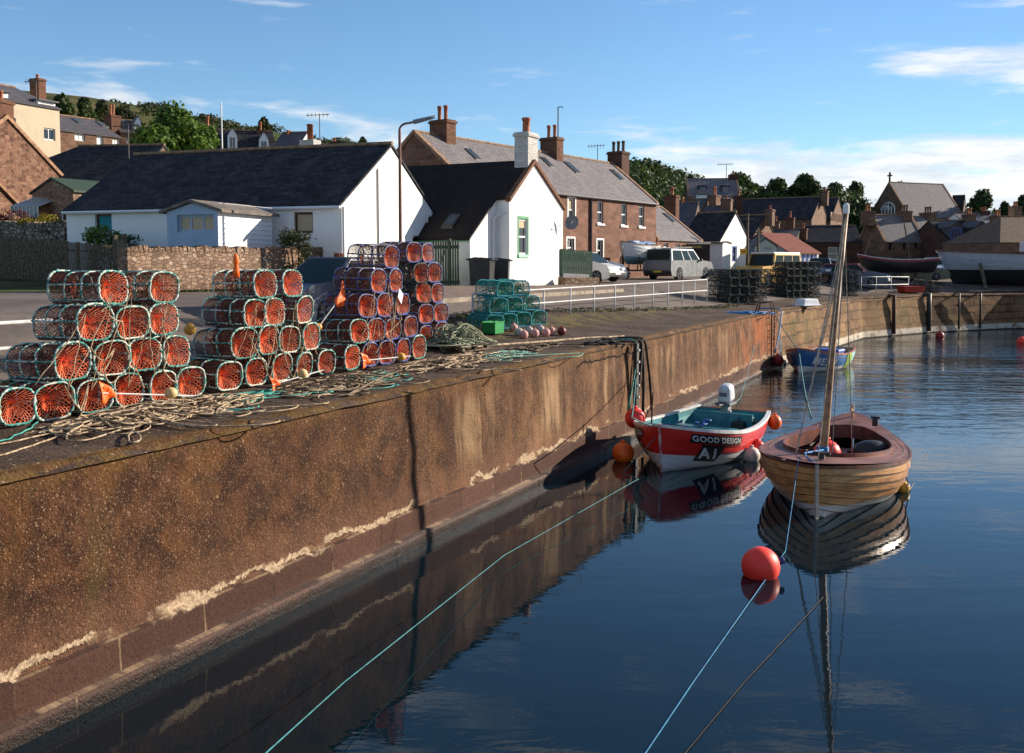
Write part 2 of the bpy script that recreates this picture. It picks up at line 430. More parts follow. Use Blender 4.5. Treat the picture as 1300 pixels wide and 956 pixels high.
def te(s): return 15.5 if s < 14 else max(9.2, 15.5 - (s - 14) * .55) if s < 28 else min(22.0, 9.2 + (s - 28) * .8)
def sheet(name, s0, s1, t0, t1, ds, nts, m, lift=0.0, uvs=True):
    P, UV = [], []
    for s in ssteps(s0, s1, ds):
        p, n, d = path_at(s); a = t0(s) if callable(t0) else t0; b = t1(s) if callable(t1) else t1; r = []; u = []
        for i in range(nts + 1):
            k = i / nts
            if name == 'land': k = k ** 2.2
            t = a + (b - a) * k; q = p + n * t; z = ground(q.x, q.y) + lift
            if name == 'quay_top':
                z += .018 * mnoise.noise(Vector((q.x * .9, q.y * .9, 0))) - (.06 if i == 0 else 0)
                z += .01 * mnoise.noise(Vector((q.x * 3, q.y * 3, 5)))
            r.append((q.x, q.y, z)); u.append((s, t))
        P.append(r); UV.append(u)
    b = MB(); b.grid(P, 0, UV); return tag(b.build(name, m, None, True), kind='structure')
# quay top: old concrete and trodden earth, moss and ochre lichen near the lip
m, t, b = newmat('quay_top'); uv = t.coord('UV'); co = t.coord('Object'); su, tv = t.sep(uv)[0], t.sep(uv)[1]
n1 = t.noise(co, .7, 6, .62); n2 = t.noise(co, 7, 6, .7); n3 = t.vor(co, 26, 'F1', 'Distance')
col = t.mix(t.ss(n1, .38, .66), S(62, 46, 38), S(92, 76, 64)); col = t.mix(t.ss(n2, .40, .66, 0, .7), col, S(52, 42, 35))
moss = t.math('MULTIPLY', t.ss(tv, .9, .0), t.ss(t.noise(co, 2.2, 6, .75), .42, .58)); col = t.mix(t.math('MULTIPLY', moss, .75), col, t.mix(n2, S(84, 60, 26), S(128, 98, 44)))
edge2 = t.math('MULTIPLY', t.math('MULTIPLY', t.ss(tv, 2.2, 2.9), t.ss(tv, 5.0, 3.6)), t.ss(t.noise(co, 1.9, 6, .7), .48, .60)); col = t.mix(t.math('MULTIPLY', edge2, .8), col, S(102, 92, 38))
st_ = t.vor(co, 16, 'F1', 'Color'); sv = t.sep(st_)[0]
col = t.mix(t.math('MULTIPLY', t.ss(sv, .86, .9), t.ss(t.vor(co, 16, 'F1', 'Distance'), .33, .2)), col, S(168, 146, 124))
t.put(b.inputs['Base Color'], col); b.inputs['Roughness'].default_value = .92; b.inputs['Specular IOR Level'].default_value = .2
t.put(b.inputs['Normal'], t.bump(t.math('ADD', n2, t.math('MULTIPLY', n3, .35)), .9, .03))
quay_m = m
# asphalt with patches
m, t, b = newmat('asphalt'); co = t.coord('Object'); n1 = t.noise(co, .35, 6, .6); n2 = t.noise(co, 60, 3, .7); n3 = t.noise(t.mapv(co, (1, 1, 1)), 1.8, 6, .7)
col = t.mix(t.ss(n1, .4, .62), S(90, 79, 72), S(114, 102, 92)); col = t.mix(t.ss(n3, .5, .7, 0, .6), col, S(74, 66, 62)); col = t.mix(t.ss(n2, .55, .7, 0, .5), col, S(138, 126, 118))
crk = t.vor(t.mix(.12, co, t.noise(co, 1.2, 4, .6, 0, True)), .35, 'DISTANCE_TO_EDGE'); col = t.mix(t.math('MULTIPLY', t.ss(crk, .012, .0, 0, .5), t.ss(t.noise(co, .25, 3), .48, .6)), col, S(56, 49, 45))
t.put(b.inputs['Base Color'], col); b.inputs['Roughness'].default_value = .9; b.inputs['Specular IOR Level'].default_value = .3
t.put(b.inputs['Normal'], t.bump(n2, .5, .01)); asphalt = m
# land and hill: grass, gorse, bracken and bare brown field
m, t, b = newmat('hillside'); co = t.coord('Object'); n1 = t.noise(co, .03, 6, .6); n2 = t.noise(co, .35, 6, .7); n3 = t.noise(co, 1.3, 5, .75)
col = t.mix(t.ss(n1, .42, .6), (.075, .105, .030), (.14, .11, .05)); col = t.mix(t.ss(n2, .42, .6, 0, .8), col, (.030, .050, .016)); col = t.mix(t.ss(n3, .5, .72, 0, .6), col, (.14, .115, .05))
t.put(b.inputs['Base Color'], col); b.inputs['Roughness'].default_value = .95; b.inputs['Specular IOR Level'].default_value = .1
t.put(b.inputs['Normal'], t.bump(t.math('ADD', n2, n3), 1.0, .6)); hill_m = m
sheet('quay_top', -15, SMAX, 0.0, tb, .3, 22, quay_m)
sheet('road', -15, SMAX, tb, te, .5, 34, asphalt)
# land behind, out to the horizon
def landsheet():
    P = []; UV = []
    for s in ssteps(-15, SMAX, 1.0):
        p, n, d = path_at(s); a = te(s); r = []; u = []
        for i in range(131):
            k = (i / 130) ** 1.9; tt = a + (620 - a) * k; q = p + n * tt
            r.append((q.x, q.y, ground(q.x, q.y))); u.append((s, tt))
        P.append(r); UV.append(u)
    b = MB(); b.grid(P, 0, UV); tag(b.build('hill_terrain', hill_m, None, True), kind='structure')
landsheet()
# land to the right beyond the end of the quay, and sea bed hidden under the water sheet
b = MB(); p = EDGE[-1]; P = []
for i in range(20):
    P.append([(p.x - .5 + i * 30, p.y + 1.2 + i * 2 + j ** 1.6 * 6, ground(p.x - 1, p.y + 3 + j ** 1.6 * 6) if i == 0 else .25 + j * .5) for j in range(16)])
b.grid(P); tag(b.build('far_shore', hill_m, None, True), kind='structure')
# kerb and pavement before the white cottage
def T2(px, py, lift=0): q = T(px, py); return Vector((q.x, q.y, q.z + lift))
ka, kb = T(560, 384), T(791, 370.5)
# ---- harbour wall
def wallmesh(s0, s1, ds, name, m, label, ledge=True, batter=.10):
    P = []; UV = []
    zs = [.0, -.03, -.07, -.12, -.2, -.3] + [-.3 - .115 * i for i in range(1, 14)] + [-1.86, -1.90, -1.905, -1.98, -2.1, -2.2, -2.27, -2.275, -2.35, -2.6, -3.6]
    for s in ssteps(s0, s1, ds):
        p, n, d = path_at(s); r = []; u = []
        for j, z in enumerate(zs):
            o = batter * (-z) / 2.5 - .05
            if z > -.01: o -= .11
            elif z > -.05: o -= .055
            elif z > -.1: o -= .02
            nz = mnoise.noise(Vector((s * 1.1, z * 1.6, 0))) * .030 + (mnoise.noise(Vector((s * 3.1, 4, 0))) * .035 if z > -.1 else 0) + mnoise.noise(Vector((s * 4.5, z * 4.5, 7))) * .016 + mnoise.noise(Vector((s * 13, z * 13, 3))) * .007
            if ledge:
                if z <= -1.902: o += .05; nz *= .5
                if z <= -2.272: o += .07
                # broken lip between two cracks
                if 15 < s < 19.6 and z > -.26: o += .03
            o += nz
            q = p - n * o
            r.append((q.x, q.y, z + (mnoise.noise(Vector((s * 2.2, 0, 9))) * .02 if z > -.05 else 0))); u.append((s, z))
        P.append(r); UV.append(u)
    # a return over the top so that no gap opens between wall and quay sheet
    b = MB(); b.grid(P, 0, UV)
    T_ = []; TU = []
    for i, s in enumerate(ssteps(s0, s1, ds)):
        p, n, d = path_at(s); a = P[i][0]; w_ = mnoise.noise(Vector((s * 1.7, 2, 2))); q1 = p + n * (.16 + .06 * w_); q2 = p + n * (.36 + .12 * w_)
        T_.append([a, (q1.x, q1.y, .022 + .01 * w_), (q2.x, q2.y, -.05)]); TU.append([(s, 0), (s, -.06), (s, -.14)])
    b.grid(T_, 0, TU)
    o = b.build(name, m, None, True); return tag(o, label, 'harbour wall')
m, t, b = newmat('quay_wall_concrete'); uv = t.coord('UV'); s_, z_, _ = t.sep(uv)
big = t.noise(uv, .55, 6, .6); med = t.noise(uv, 2.4, 6, .68, .3); fine = t.noise(uv, 17, 6, .72); streak = t.noise(t.mapv(uv, (1.7, .22, 1)), 1.0, 8, .72, .15)
dark, mid, pale = S(58, 33, 19), S(102, 66, 42), S(152, 118, 88)
# the near length is darker and browner, the middle lengths are washed pale
wash = t.ss(t.math('ADD', s_, t.math('MULTIPLY', t.math('SUBTRACT', big, .5), 16)), 5.0, 14.0)
col = t.mix(t.ss(med, .38, .62), dark, mid)
col = t.mix(t.math('MULTIPLY', wash, t.math('MULTIPLY', t.ss(streak, .44, .64, .1, .85), t.ss(med, .3, .6, .45, 1))), col, pale)
col = t.mix(t.ss(streak, .56, .40, 0, .45), col, S(70, 48, 34))
och = t.math('MULTIPLY', t.ss(t.noise(uv, 1.1, 6, .65, .4), .52, .68), .4); col = t.mix(och, col, S(128, 86, 28))
rust = t.math('MULTIPLY', t.math('MULTIPLY', t.ss(s_, 27, 35), t.ss(s_, 39.5, 37)), t.ss(t.noise(uv, .9, 6, .65), .38, .58)); col = t.mix(t.math('MULTIPLY', rust, .8), col, S(168, 92, 40))
green = t.math('MULTIPLY', t.ss(t.noise(t.mapv(uv, (1.4, .2, 1)), 1.0, 4, .6), .60, .72), .5); col = t.mix(green, col, S(88, 76, 34))
top = t.math('MULTIPLY', t.ss(z_, -.34, -.02), t.ss(t.noise(uv, 2.1, 5, .7), .36, .6)); col = t.mix(t.math('MULTIPLY', top, .7), col, t.mix(t.noise(uv, 6, 4), S(70, 48, 24), S(132, 100, 44)))
# pebbles cast in the concrete
for scv, thr, ca, cb in ((30, .60, S(178, 148, 118), S(92, 56, 38)), (62, .62, S(200, 176, 150), S(44, 28, 20)), (110, .6, S(176, 140, 108), S(38, 24, 18)), (17, .965, S(196, 164, 134), S(140, 86, 62))):
    vc = t.vor(uv, scv, 'F1', 'Color'); vd = t.vor(uv, scv, 'F1', 'Distance'); r0, r1, r2 = t.sep(vc)
    pm = t.math('MULTIPLY', t.ss(r0, thr, thr + .03), t.ss(vd, .42, .28)); col = t.mix(t.math('MULTIPLY', pm, t.math('MULTIPLY', t.ss(big, .3, .7, .35, .8), 1.0)), col, t.mix(r1, cb, ca))
vdp = t.vor(uv, 30, 'F1', 'Distance')
pit = t.ss(t.noise(uv, 30, 4, .65), .40, .31); col = t.mix(t.math('MULTIPLY', pit, .8), col, S(34, 22, 16))
for q_, (c0, c1, w_) in enumerate(((9.6, 1.2, .7), (13.2, .9, .8), (16.6, .6, .6), (21.5, 1.3, .6), (28.5, 1.2, .5))):
    pw = t.math('MULTIPLY', t.ss(t.math('ABSOLUTE', t.math('ADD', t.math('SUBTRACT', s_, c0), t.math('MULTIPLY', t.math('SUBTRACT', streak, .5), 2.0))), c1, c1 * .2), t.ss(streak, .40, .60)); col = t.mix(t.math('MULTIPLY', t.math('MULTIPLY', pw, t.ss(z_, -.2, -.5)), t.math('MULTIPLY', t.ss(z_, -1.75, -1.2), w_)), col, S(176, 148, 116))
dk = t.math('MULTIPLY', t.ss(t.noise(t.mapv(uv, (1.3, .45, 1), (7, 3, 0)), 1.0, 6, .7), .54, .66), .55); col = t.mix(dk, col, S(48, 30, 20))
# damp foot of the concrete and cracks
col = t.mix(t.math('MULTIPLY', t.ss(z_, -1.2, -1.85), .35), col, S(150, 112, 92))
wob = t.math('MULTIPLY', t.math('SUBTRACT', t.noise(t.mapv(uv, (1, 0, 0)), 1.3, 5, .7), .5), .5)
wob2 = t.math('MULTIPLY', t.math('SUBTRACT', t.noise(t.mapv(uv, (0, 1, 0)), 1.5, 5, .75), .5), .9)
ck1 = t.math('MULTIPLY', t.ss(t.math('ABSOLUTE', t.math('ADD', t.math('ADD', z_, .27), wob)), .028, .012), t.math('MULTIPLY', t.ss(s_, 14.4, 14.6), t.ss(s_, 19.9, 19.6)))
ck2 = t.math('MULTIPLY', t.ss(t.math('ABSOLUTE', t.math('ADD', t.math('SUBTRACT', s_, 19.7), wob2)), .035, .015), t.ss(z_, -1.5, -1.3))
ck3 = t.ss(t.math('ABSOLUTE', t.math('ADD', t.math('SUBTRACT', s_, 25.3), t.math('MULTIPLY', wob2, .2))), .022, .01)
ck = t.math('MAXIMUM', t.math('MAXIMUM', ck1, ck2), ck3); col = t.mix(ck, col, S(16, 11, 9))
# squared footing stones and the mortar smeared over their top joint
low = t.ss(z_, -1.895, -1.905)
br = t.brick(t.comb(s_, t.math('ADD', z_, 2.275 - .37 * 3)), 1.25, .37, .014, S(104, 74, 62), S(74, 52, 44), S(150, 128, 104))
lowc = t.mix(t.ss(fine, .35, .7, 0, .7), br.outputs[0], S(66, 44, 38)); mfade = t.math('MULTIPLY', br.outputs[1], t.ss(t.noise(uv, 1.0, 3), .56, .47)); lowc = t.mix(mfade, lowc, S(66, 46, 40))
col = t.mix(low, col, lowc)
mb = t.math('ADD', z_, 1.84); wb = t.math('MULTIPLY', t.math('SUBTRACT', t.noise(t.mapv(uv, (1, .6, 1)), 1.5, 6, .68), .5), .55); th = t.math('MULTIPLY_ADD', t.noise(t.mapv(uv, (1, 0, 1)), .75, 3), .25, -.085)
mband = t.math('SUBTRACT', t.math('ABSOLUTE', t.math('ADD', mb, wb)), th)
up = t.ss(mband, .02, -.005); up = t.math('MULTIPLY', up, t.ss(t.noise(t.mapv(uv, (1, 1, 1)), .45, 4, .6), 0.46, .51))
up = t.math('MULTIPLY', up, t.ss(z_, -2.06, -1.97)); col = t.mix(t.math('MULTIPLY', up, .9), col, t.mix(t.ss(fine, .35, .65), S(120, 100, 80), S(194, 174, 148)))
wet = t.ss(z_, -2.30, -2.42); col = t.mix(t.math('MULTIPLY', wet, .85), col, S(30, 26, 22))
keep = t.math('MAXIMUM', up, t.math('MULTIPLY', wash, .45)); col = t.mix(keep, t.mix(1, col, (.72, .665, .60), 'MULTIPLY'), t.mix(1, col, (.98, .94, .88), 'MULTIPLY'))
t.put(b.inputs['Base Color'], col)
t.put(b.inputs['Roughness'], t.ss(z_, -2.2, -2.4, .92, .35)); b.inputs['Specular IOR Level'].default_value = .25
hgt = t.math('ADD', t.math('MULTIPLY', fine, .8), t.math('MULTIPLY', t.ss(vdp, .5, .1), .13)); hgt = t.math('ADD', hgt, t.math('MULTIPLY', med, .8)); hgt = t.math('SUBTRACT', hgt, t.math('MULTIPLY', ck, 2.0))
hgt = t.math('SUBTRACT', hgt, t.math('MULTIPLY', pit, .7)); hgt = t.math('SUBTRACT', hgt, t.math('MULTIPLY', t.math('MULTIPLY', br.outputs[1], low), .8))
hgt = t.math('MULTIPLY', hgt, t.math('SUBTRACT', 1.0, t.math('MULTIPLY', t.math('MAXIMUM', up, t.math('MULTIPLY', low, .6)), .85)))
t.put(b.inputs['Normal'], t.bump(hgt, 1.0, .045)); wall_c = m
wallmesh(-15, SCORN - .02, .10, 'harbour_wall', wall_c, 'long pebbly brown concrete quay wall with pale mortar above its squared footing stones')
# far length in weathered masonry
m, t, b = newmat('quay_wall_masonry'); uv = t.coord('UV'); s_, z_, _ = t.sep(uv)
d = t.noise(uv, 1.3, 4, .6, 0, True); v = t.mix(.3, uv, d); br = t.brick(v, .95, .36, .028, S(150, 112, 76), S(96, 70, 50), S(50, 36, 27)); cv = t.sep(t.vor(t.mapv(v, (1.05, 2.8, 1)), 1.0, 'F1', 'Color'))[0]
nn = t.noise(uv, 5, 6, .7); big = t.noise(uv, .35, 5, .6)
col = t.mix(t.math('MULTIPLY', cv, .5), br.outputs[0], S(92, 66, 46)); col = t.mix(t.ss(nn, .40, .62, 0, .6), col, S(78, 56, 40)); col = t.mix(t.ss(big, .45, .62, 0, .35), col, S(160, 130, 88))
col = t.mix(t.math('MULTIPLY', t.ss(t.noise(uv, .5, 5), .55, .66), .5), col, S(76, 72, 36))
foot = t.math('MULTIPLY', t.ss(z_, -2.0, -2.12), t.ss(t.noise(uv, 1.5, 5), .3, .5)); col = t.mix(foot, col, S(186, 176, 160)); wet = t.ss(z_, -2.36, -2.44); col = t.mix(wet, col, S(38, 32, 26))
t.put(b.inputs['Base Color'], col); b.inputs['Roughness'].default_value = .9; b.inputs['Specular IOR Level'].default_value = .2
t.put(b.inputs['Normal'], t.bump(t.math('ADD', t.math('SUBTRACT', 1, br.outputs[1]), nn), .9, .05))
wallmesh(SCORN + .02, SMAX, .25, 'harbour_wall', m, 'far length of harbour wall in weathered sandstone masonry with a pale foot', ledge=False, batter=.25)
# ---- water
m, t, b = newmat('harbour_water'); co = t.coord('Object'); x, y, z = t.sep(co)
b.inputs['Base Color'].default_value = (.002, .010, .016, 1); b.inputs['Roughness'].default_value = .015; b.inputs['IOR'].default_value = 1.333; b.inputs['Specular IOR Level'].default_value = .5
r1 = t.noise(t.mapv(co, (1.0, 1.9, 1), rot=(0, 0, .35)), 1.15, 4, .5, .5); r2 = t.noise(t.mapv(co, (1.0, 2.2, 1), rot=(0, 0, -.25)), 4.2, 3, .5, .3); r3 = t.noise(t.mapv(co, (.35, 1.5, 1), rot=(0, 0, .15)), .9, 3, .5, .2)
patch = t.ss(t.noise(t.mapv(co, (.5, 1, 1)), .10, 3, .5), .40, .60); far = t.ss(y, 20, 40)
am = t.math('MULTIPLY_ADD', t.math('MULTIPLY', far, t.math('MULTIPLY_ADD', patch, .8, .35)), .036, .0022)
h = t.math('ADD', t.math('MULTIPLY', r1, t.math('MULTIPLY', am, 1.2)), t.math('MULTIPLY', r2, t.math('MULTIPLY', am, .25))); h = t.math('ADD', h, t.math('MULTIPLY', r3, t.math('MULTIPLY', am, 1.6)))
t.put(b.inputs['Normal'], t.bump(h, 1.0, 1.0)); water_m = m
b = MB(); b.grid([[(-40 + 440 * (i / 20), -40 + 440 * (j / 20), WATER) for j in range(21)] for i in range(21)]); 
wv = b.build('harbour_water', water_m); tag(wv, kind='structure')
# ============================================================ BUILDINGS
def tri(p): return [tuple(x) for x in p]
def face_wall(B, mp, w, h0, h1, holes, mi=0, rev=.16, apex=None, bottom=-1.2):
    hm = min(h0, h1); hs = [(max(.02, a), max(.02, b), min(w - .02, c), min(hm - .02, d)) for a, b, c, d in holes]
    us = sorted(set([0, w] + [h[0] for h in hs] + [h[2] for h in hs])); zs = sorted(set([bottom, hm] + [h[1] for h in hs] + [h[3] for h in hs]))
    for i in range(len(us) - 1):
        for j in range(len(zs) - 1):
            uc, zc = (us[i] + us[i + 1]) / 2, (zs[j] + zs[j + 1]) / 2
            if any(h[0] < uc < h[2] and h[1] < zc < h[3] for h in hs): continue
            B.quad(mp(us[i], zs[j], 0), mp(us[i + 1], zs[j], 0), mp(us[i + 1], zs[j + 1], 0), mp(us[i], zs[j + 1], 0), mi)
    poly = [(0, hm), (w, hm)]
    if h1 > hm: poly.append((w, h1))
    if apex: poly.append(apex)
    if h0 > hm: poly.append((0, h0))
    if len(poly) > 2: B.add([mp(u, z, 0) for u, z in poly], [tuple(range(len(poly)))], mi)
    for a, b, c, d in hs:
        for (u0, z0), (u1, z1) in (((a, b), (c, b)), ((c, b), (c, d)), ((c, d), (a, d)), ((a, d), (a, b))):
            B.quad(mp(u0, z0, 0), mp(u1, z1, 0), mp(u1, z1, rev), mp(u0, z0, rev), mi)
    return hs
def flat_box(B, mp, u0, z0, u1, z1, d0, d1, mi=0):      # box between face-plane depths d0 (outer) and d1
    vs = [mp(u, z, d) for d in (d0, d1) for u, z in ((u0, z0), (u1, z0), (u1, z1), (u0, z1))]
    B.add(vs, [(0, 1, 2, 3), (7, 6, 5, 4), (0, 4, 5, 1), (1, 5, 6, 2), (2, 6, 7, 3), (3, 7, 4, 0)], mi)
def window(root, mp, a, b, c, d, frame, style='sash', sill=None, surround=None, paneM=None, rev=.16, name='window', blind=None):
    f = MB(); k = .075 if c - a > .5 else .055
    flat_box(f, mp, a, b, a + k, d, rev - .06, rev); flat_box(f, mp, c - k, b, c, d, rev - .06, rev)
    flat_box(f, mp, a + k, d - k, c - k, d, rev - .06, rev); flat_box(f, mp, a + k, b, c - k, b + k, rev - .06, rev)
    if style in ('sash', 'sash4'):
        zm = (b + d) / 2; flat_box(f, mp, a + k, zm - k * .45, c - k, zm + k * .45, rev - .055, rev)
    if style in ('sash4', 'case'):
        um = (a + c) / 2; flat_box(f, mp, um - k * .3, b + k, um + k * .3, d - k, rev - .05, rev)
    if style == 'three':
        for q in (1 / 3, 2 / 3): flat_box(f, mp, a + (c - a) * q - k * .4, b + k, a + (c - a) * q + k * .4, d - k, rev - .05, rev)
    fo = f.build(name, frame, root)
    if root.parent is not None: sub = root
    else: sub = fo
    p = MB(); p.quad(mp(a, b, rev - .02), mp(c, b, rev - .02), mp(c, d, rev - .02), mp(a, d, rev - .02)); p.build('pane', paneM or glass, sub)
    if blind:
        q = MB(); q.quad(mp(a + k, b + (d - b) * blind[1], rev - .026), mp(c - k, b + (d - b) * blind[1], rev - .026), mp(c - k, d - k, rev - .026), mp(a + k, d - k, rev - .026)); q.build('blind', blind[0], fo)
    if sill:
        s_ = MB(); flat_box(s_, mp, a - .10, b - .12, c + .10, b, -.07, rev - .05); s_.build('sill', sill, fo)
    if surround:
        s_ = MB(); e = .11
        flat_box(s_, mp, a - e, b, a - .002, d + e, -.015, .02); flat_box(s_, mp, c + .002, b, c + e, d + e, -.015, .02); flat_box(s_, mp, a, d + .002, c, d + e, -.015, .02)
        s_.build('surround', surround, fo)
    return fo
def door(root, mp, a, b, c, d, m, rev=.16):
    f = MB(); flat_box(f, mp, a, b, c, d, rev - .05, rev); o = f.build('door', m, root)
    h = MB(); flat_box(h, mp, c - .14, (b + d) / 2 - .06, c - .1, (b + d) / 2 + .02, rev - .08, rev - .05); h.build('handle', dark_iron, o); return o
def chimney(root, x, y, zb, zt, sx, sy, m, pots=2, potm=None, poth=.5, ax='x', name='chimney', pr=1.0):
    b = MB(); h = zt - zb
    b.box((x, y, (zb + zt - .18) / 2), (sx, sy, h - .18)); b.box((x, y, zt - .12), (sx + .12, sy + .12, .12)); b.box((x, y, zt - .03), (sx + .02, sy + .02, .06))
    c = b.build(name, m, root)
    for i in range(pots):
        k = (i - (pots - 1) / 2) * (min(.42, (sx if ax == 'x' else sy) / max(pots, 1)))
        px_, py_ = (x + k, y) if ax == 'x' else (x, y + k)
        p = MB(); p.lathe([(q_ * pr, z_) for q_, z_ in ((.12, 0), (.12, .05), (.105, .07), (.10, poth * .8), (.125, poth * .83), (.125, poth), (.085, poth), (.085, poth - .05))], (px_, py_, zt), 10)
        p.build('chimney_pot', potm or terracotta, c, True)
    return c
class House: pass
def house(name, label, O, a, L, W, zb, ze0, ze1, zr, wm, rm, cat='house', rf=.5, ov=.14, wins=(), chims=(), skys=(), ridge=True, skew=None, gut=None, group=None, nosides=False, roofth=.09, facem={}, hip=0):
    """O: plan corner, a: plan direction of the ridge; body lies to the left of a. z are world heights."""
    a = Vector(a).normalized(); H = House(); H.O = Vector((O[0], O[1])); H.a = a; H.b = Vector((-a.y, a.x)); H.L = L; H.W = W; H.zb = zb
    r = thing(name, label, cat, (O[0], O[1], zb), atan2(a.y, a.x), group); H.root = r
    e0, e1, rr = ze0 - zb, ze1 - zb, zr - zb; yr = W * rf; H.e0, H.e1, H.rr, H.yr = e0, e1, rr, yr
    H.mp = {'A0': lambda u, z, d: (u, d, z), 'A1': lambda u, z, d: (L - u, W - d, z), 'B0': lambda u, z, d: (d, W - u, z), 'B1': lambda u, z, d: (L - d, u, z)}
    hol = {k: [] for k in H.mp}; rects = []
    for w_ in wins:
        face, rect, kw = w_
        if kw.get('px', True):
            q = [H_hit(H, face, rect[0], rect[3]), H_hit(H, face, rect[2], rect[1])]
            rc = (min(q[0][0], q[1][0]), min(q[0][1], q[1][1]), max(q[0][0], q[1][0]), max(q[0][1], q[1][1]))
        else: rc = rect
        hol[face].append(rc); rects.append((face, rc, {k: v for k, v in kw.items() if k != 'px'}))
    wb = MB()
    sp = {'A0': (L, e0, e0, None), 'A1': (L, e1, e1, None), 'B0': (W, e1, e0, None if hip else (W - yr, rr)), 'B1': (W, e0, e1, (yr, rr))}
    mats = [wm] + [facem[k] for k in facem]; mis = {k: i + 1 for i, k in enumerate(facem)}
    for k, (w, h0, h1, ap) in sp.items(): face_wall(wb, H.mp[k], w, h0, h1, hol[k], mis.get(k, 0), apex=ap)
    wb.build('wall', mats, r)
    for face, rc, kw in rects:
        kw = dict(kw); isdoor = kw.pop('door', None); hm = min(sp[face][1], sp[face][2]); W_ = sp[face][0]
        rc = (max(.02, rc[0]), max(.02, rc[1]), min(W_ - .02, rc[2]), min(hm - .02, rc[3]))
        if isdoor: door(r, H.mp[face], *rc, isdoor)
        else: window(r, H.mp[face], *rc, **kw)
    R = MB(); th = roofth; sl0 = (rr - e0) / yr; sl1 = (rr - e1) / (W - yr)
    x0, x1 = -ov * .5, L + ov * .5
    for (ya, za, yb, zb_) in ((-ov, e0 - sl0 * ov, yr, rr), (W + ov, e1 - sl1 * ov, yr, rr)):
        vs = [(x, y, z + h) for h in (.02, .02 + th) for x, y, z in ((x0, ya, za), (x1, ya, za), (x1, yb, zb_), (x0 + hip, yb, zb_))]
        R.add(vs, [(0, 1, 2, 3), (7, 6, 5, 4), (0, 4, 5, 1), (1, 5, 6, 2), (2, 6, 7, 3), (3, 7, 4, 0)])
    if hip: R.add([(x0, -ov, e0 - sl0 * ov + .1), (x0, W + ov, e1 - sl1 * ov + .1), (x0 + hip, yr, rr + .1)], [(0, 1, 2)])
    ro = R.build('roof', rm, r); H.roof = ro
    if ridge:
        q = MB(); q.tube([(x0 - .01 + hip, yr, rr + th + .02), (x1 + .01, yr, rr + th + .02)], .09, 6); q.build('ridge', ridgem, ro)
    if skew:
        for x in (.02, L - .02):
            if hip and x < 1: continue
            q = MB()
            pf = [(-ov, e0 - sl0 * ov), (yr, rr), (W + ov, e1 - sl1 * ov)]
            vs = [(x + dx, y, z + h) for y, z in pf for dx, h in ((-.13, -.02), (.13, -.02), (.13, .19), (-.13, .19))]
            q.add(vs, [(0, 1, 2, 3), (11, 10, 9, 8)] + [(i * 4 + k, i * 4 + (k + 1) % 4, i * 4 + 4 + (k + 1) % 4, i * 4 + 4 + k) for i in (0, 1) for k in range(4)])
            q.build('skew_coping', skew, ro)
    if gut:
        q = MB(); q.tube([(x0, -ov - .04, e0 - sl0 * ov), (x1, -ov - .04, e0 - sl0 * ov)], .055, 6); q.build('gutter', gut, r)
    for c in chims:
        c = dict(c); fx = c['x'] if 'x' in c else H_ridge_x(H, c['px'])
        yy = c.get('y', yr); zt = (zat_local(H, fx, yy, c['top']) if 'top' in c else rr + c['h'])
        chimney(r, fx, yy, c.get('zb', rr - 1.0), zt, c.get('sx', .6), c.get('sy', 1.0), c.get('m', brickm), c.get('pots', 2), c.get('pm'), c.get('ph', .5), c.get('ax', 'y'), pr=c.get('pr', 1.0))
    for (pa, pb) in skys:            # roof windows on the A0 slope, given by two picture points
        qa = roof_hit(H, *pa); roof_window(H, ro, qa[0] - pb / 2, qa[1] - pb * .75, qa[0] + pb / 2, qa[1] + pb * .75)
    return H
def local(H, p): d = Vector((p[0], p[1])) - H.O; return Vector((d.dot(H.a), d.dot(H.b), p[2] - H.zb))
def worldp(H, x, y, z=0): p = H.O + H.a * x + H.b * y; return Vector((p.x, p.y, z + H.zb))
def H_hit(H, face, px, py):
    o = local(H, (0, 0, CAMZ)); d3 = ray(px, py); d = Vector((Vector((d3.x, d3.y)).dot(H.a), Vector((d3.x, d3.y)).dot(H.b), d3.z))
    if face in ('A0', 'A1'):
        y = 0 if face == 'A0' else H.W; t = (y - o.y) / d.y; p = o + d * t; return (p.x if face == 'A0' else H.L - p.x, p.z)
    x = 0 if face == 'B0' else H.L; t = (x - o.x) / d.x; p = o + d * t; return (H.W - p.y if face == 'B0' else p.y, p.z)
def roof_hit(H, px, py):
    o = local(H, (0, 0, CAMZ)); d3 = ray(px, py); d = Vector((Vector((d3.x, d3.y)).dot(H.a), Vector((d3.x, d3.y)).dot(H.b), d3.z))
    sl = (H.rr - H.e0) / H.yr           # z = e0 + sl*y
    t = (H.e0 + sl * o.y - o.z) / (d.z - sl * d.y); p = o + d * t; return (p.x, p.y)
def roof_window(H, ro, x0, y0, x1, y1, th=.13):
    sl = (H.rr - H.e0) / H.yr; f = MB(); z = lambda y, h: H.e0 + sl * y + h
    vs = [(x, y, z(y, h)) for h in (.05, th + .05) for x, y in ((x0, y0), (x1, y0), (x1, y1), (x0, y1))]
    f.add(vs, [(0, 1, 2, 3), (7, 6, 5, 4), (0, 4, 5, 1), (1, 5, 6, 2), (2, 6, 7, 3), (3, 7, 4, 0)]); k = .07
    o = f.build('roof_window', dark_iron, H.root); p = MB()
    p.add([(x, y, z(y, th + .056)) for x, y in ((x0 + k, y0 + k), (x1 - k, y0 + k), (x1 - k, y1 - k), (x0 + k, y1 - k))], [(0, 1, 2, 3)]); p.build('pane', glass_sky, o)
    p.add([(x, y, z(y, th + .056)) for x, y in ((x0 + k, y0 + k), (x1 - k, y0 + k), (x1 - k, y1 - k), (x0 + k, y1 - k))], [(0, 1, 2, 3)]); p.build('pane', glass_sky, o) if False else p.build('pane', glass_sky, H.root).__setitem__('note', '')
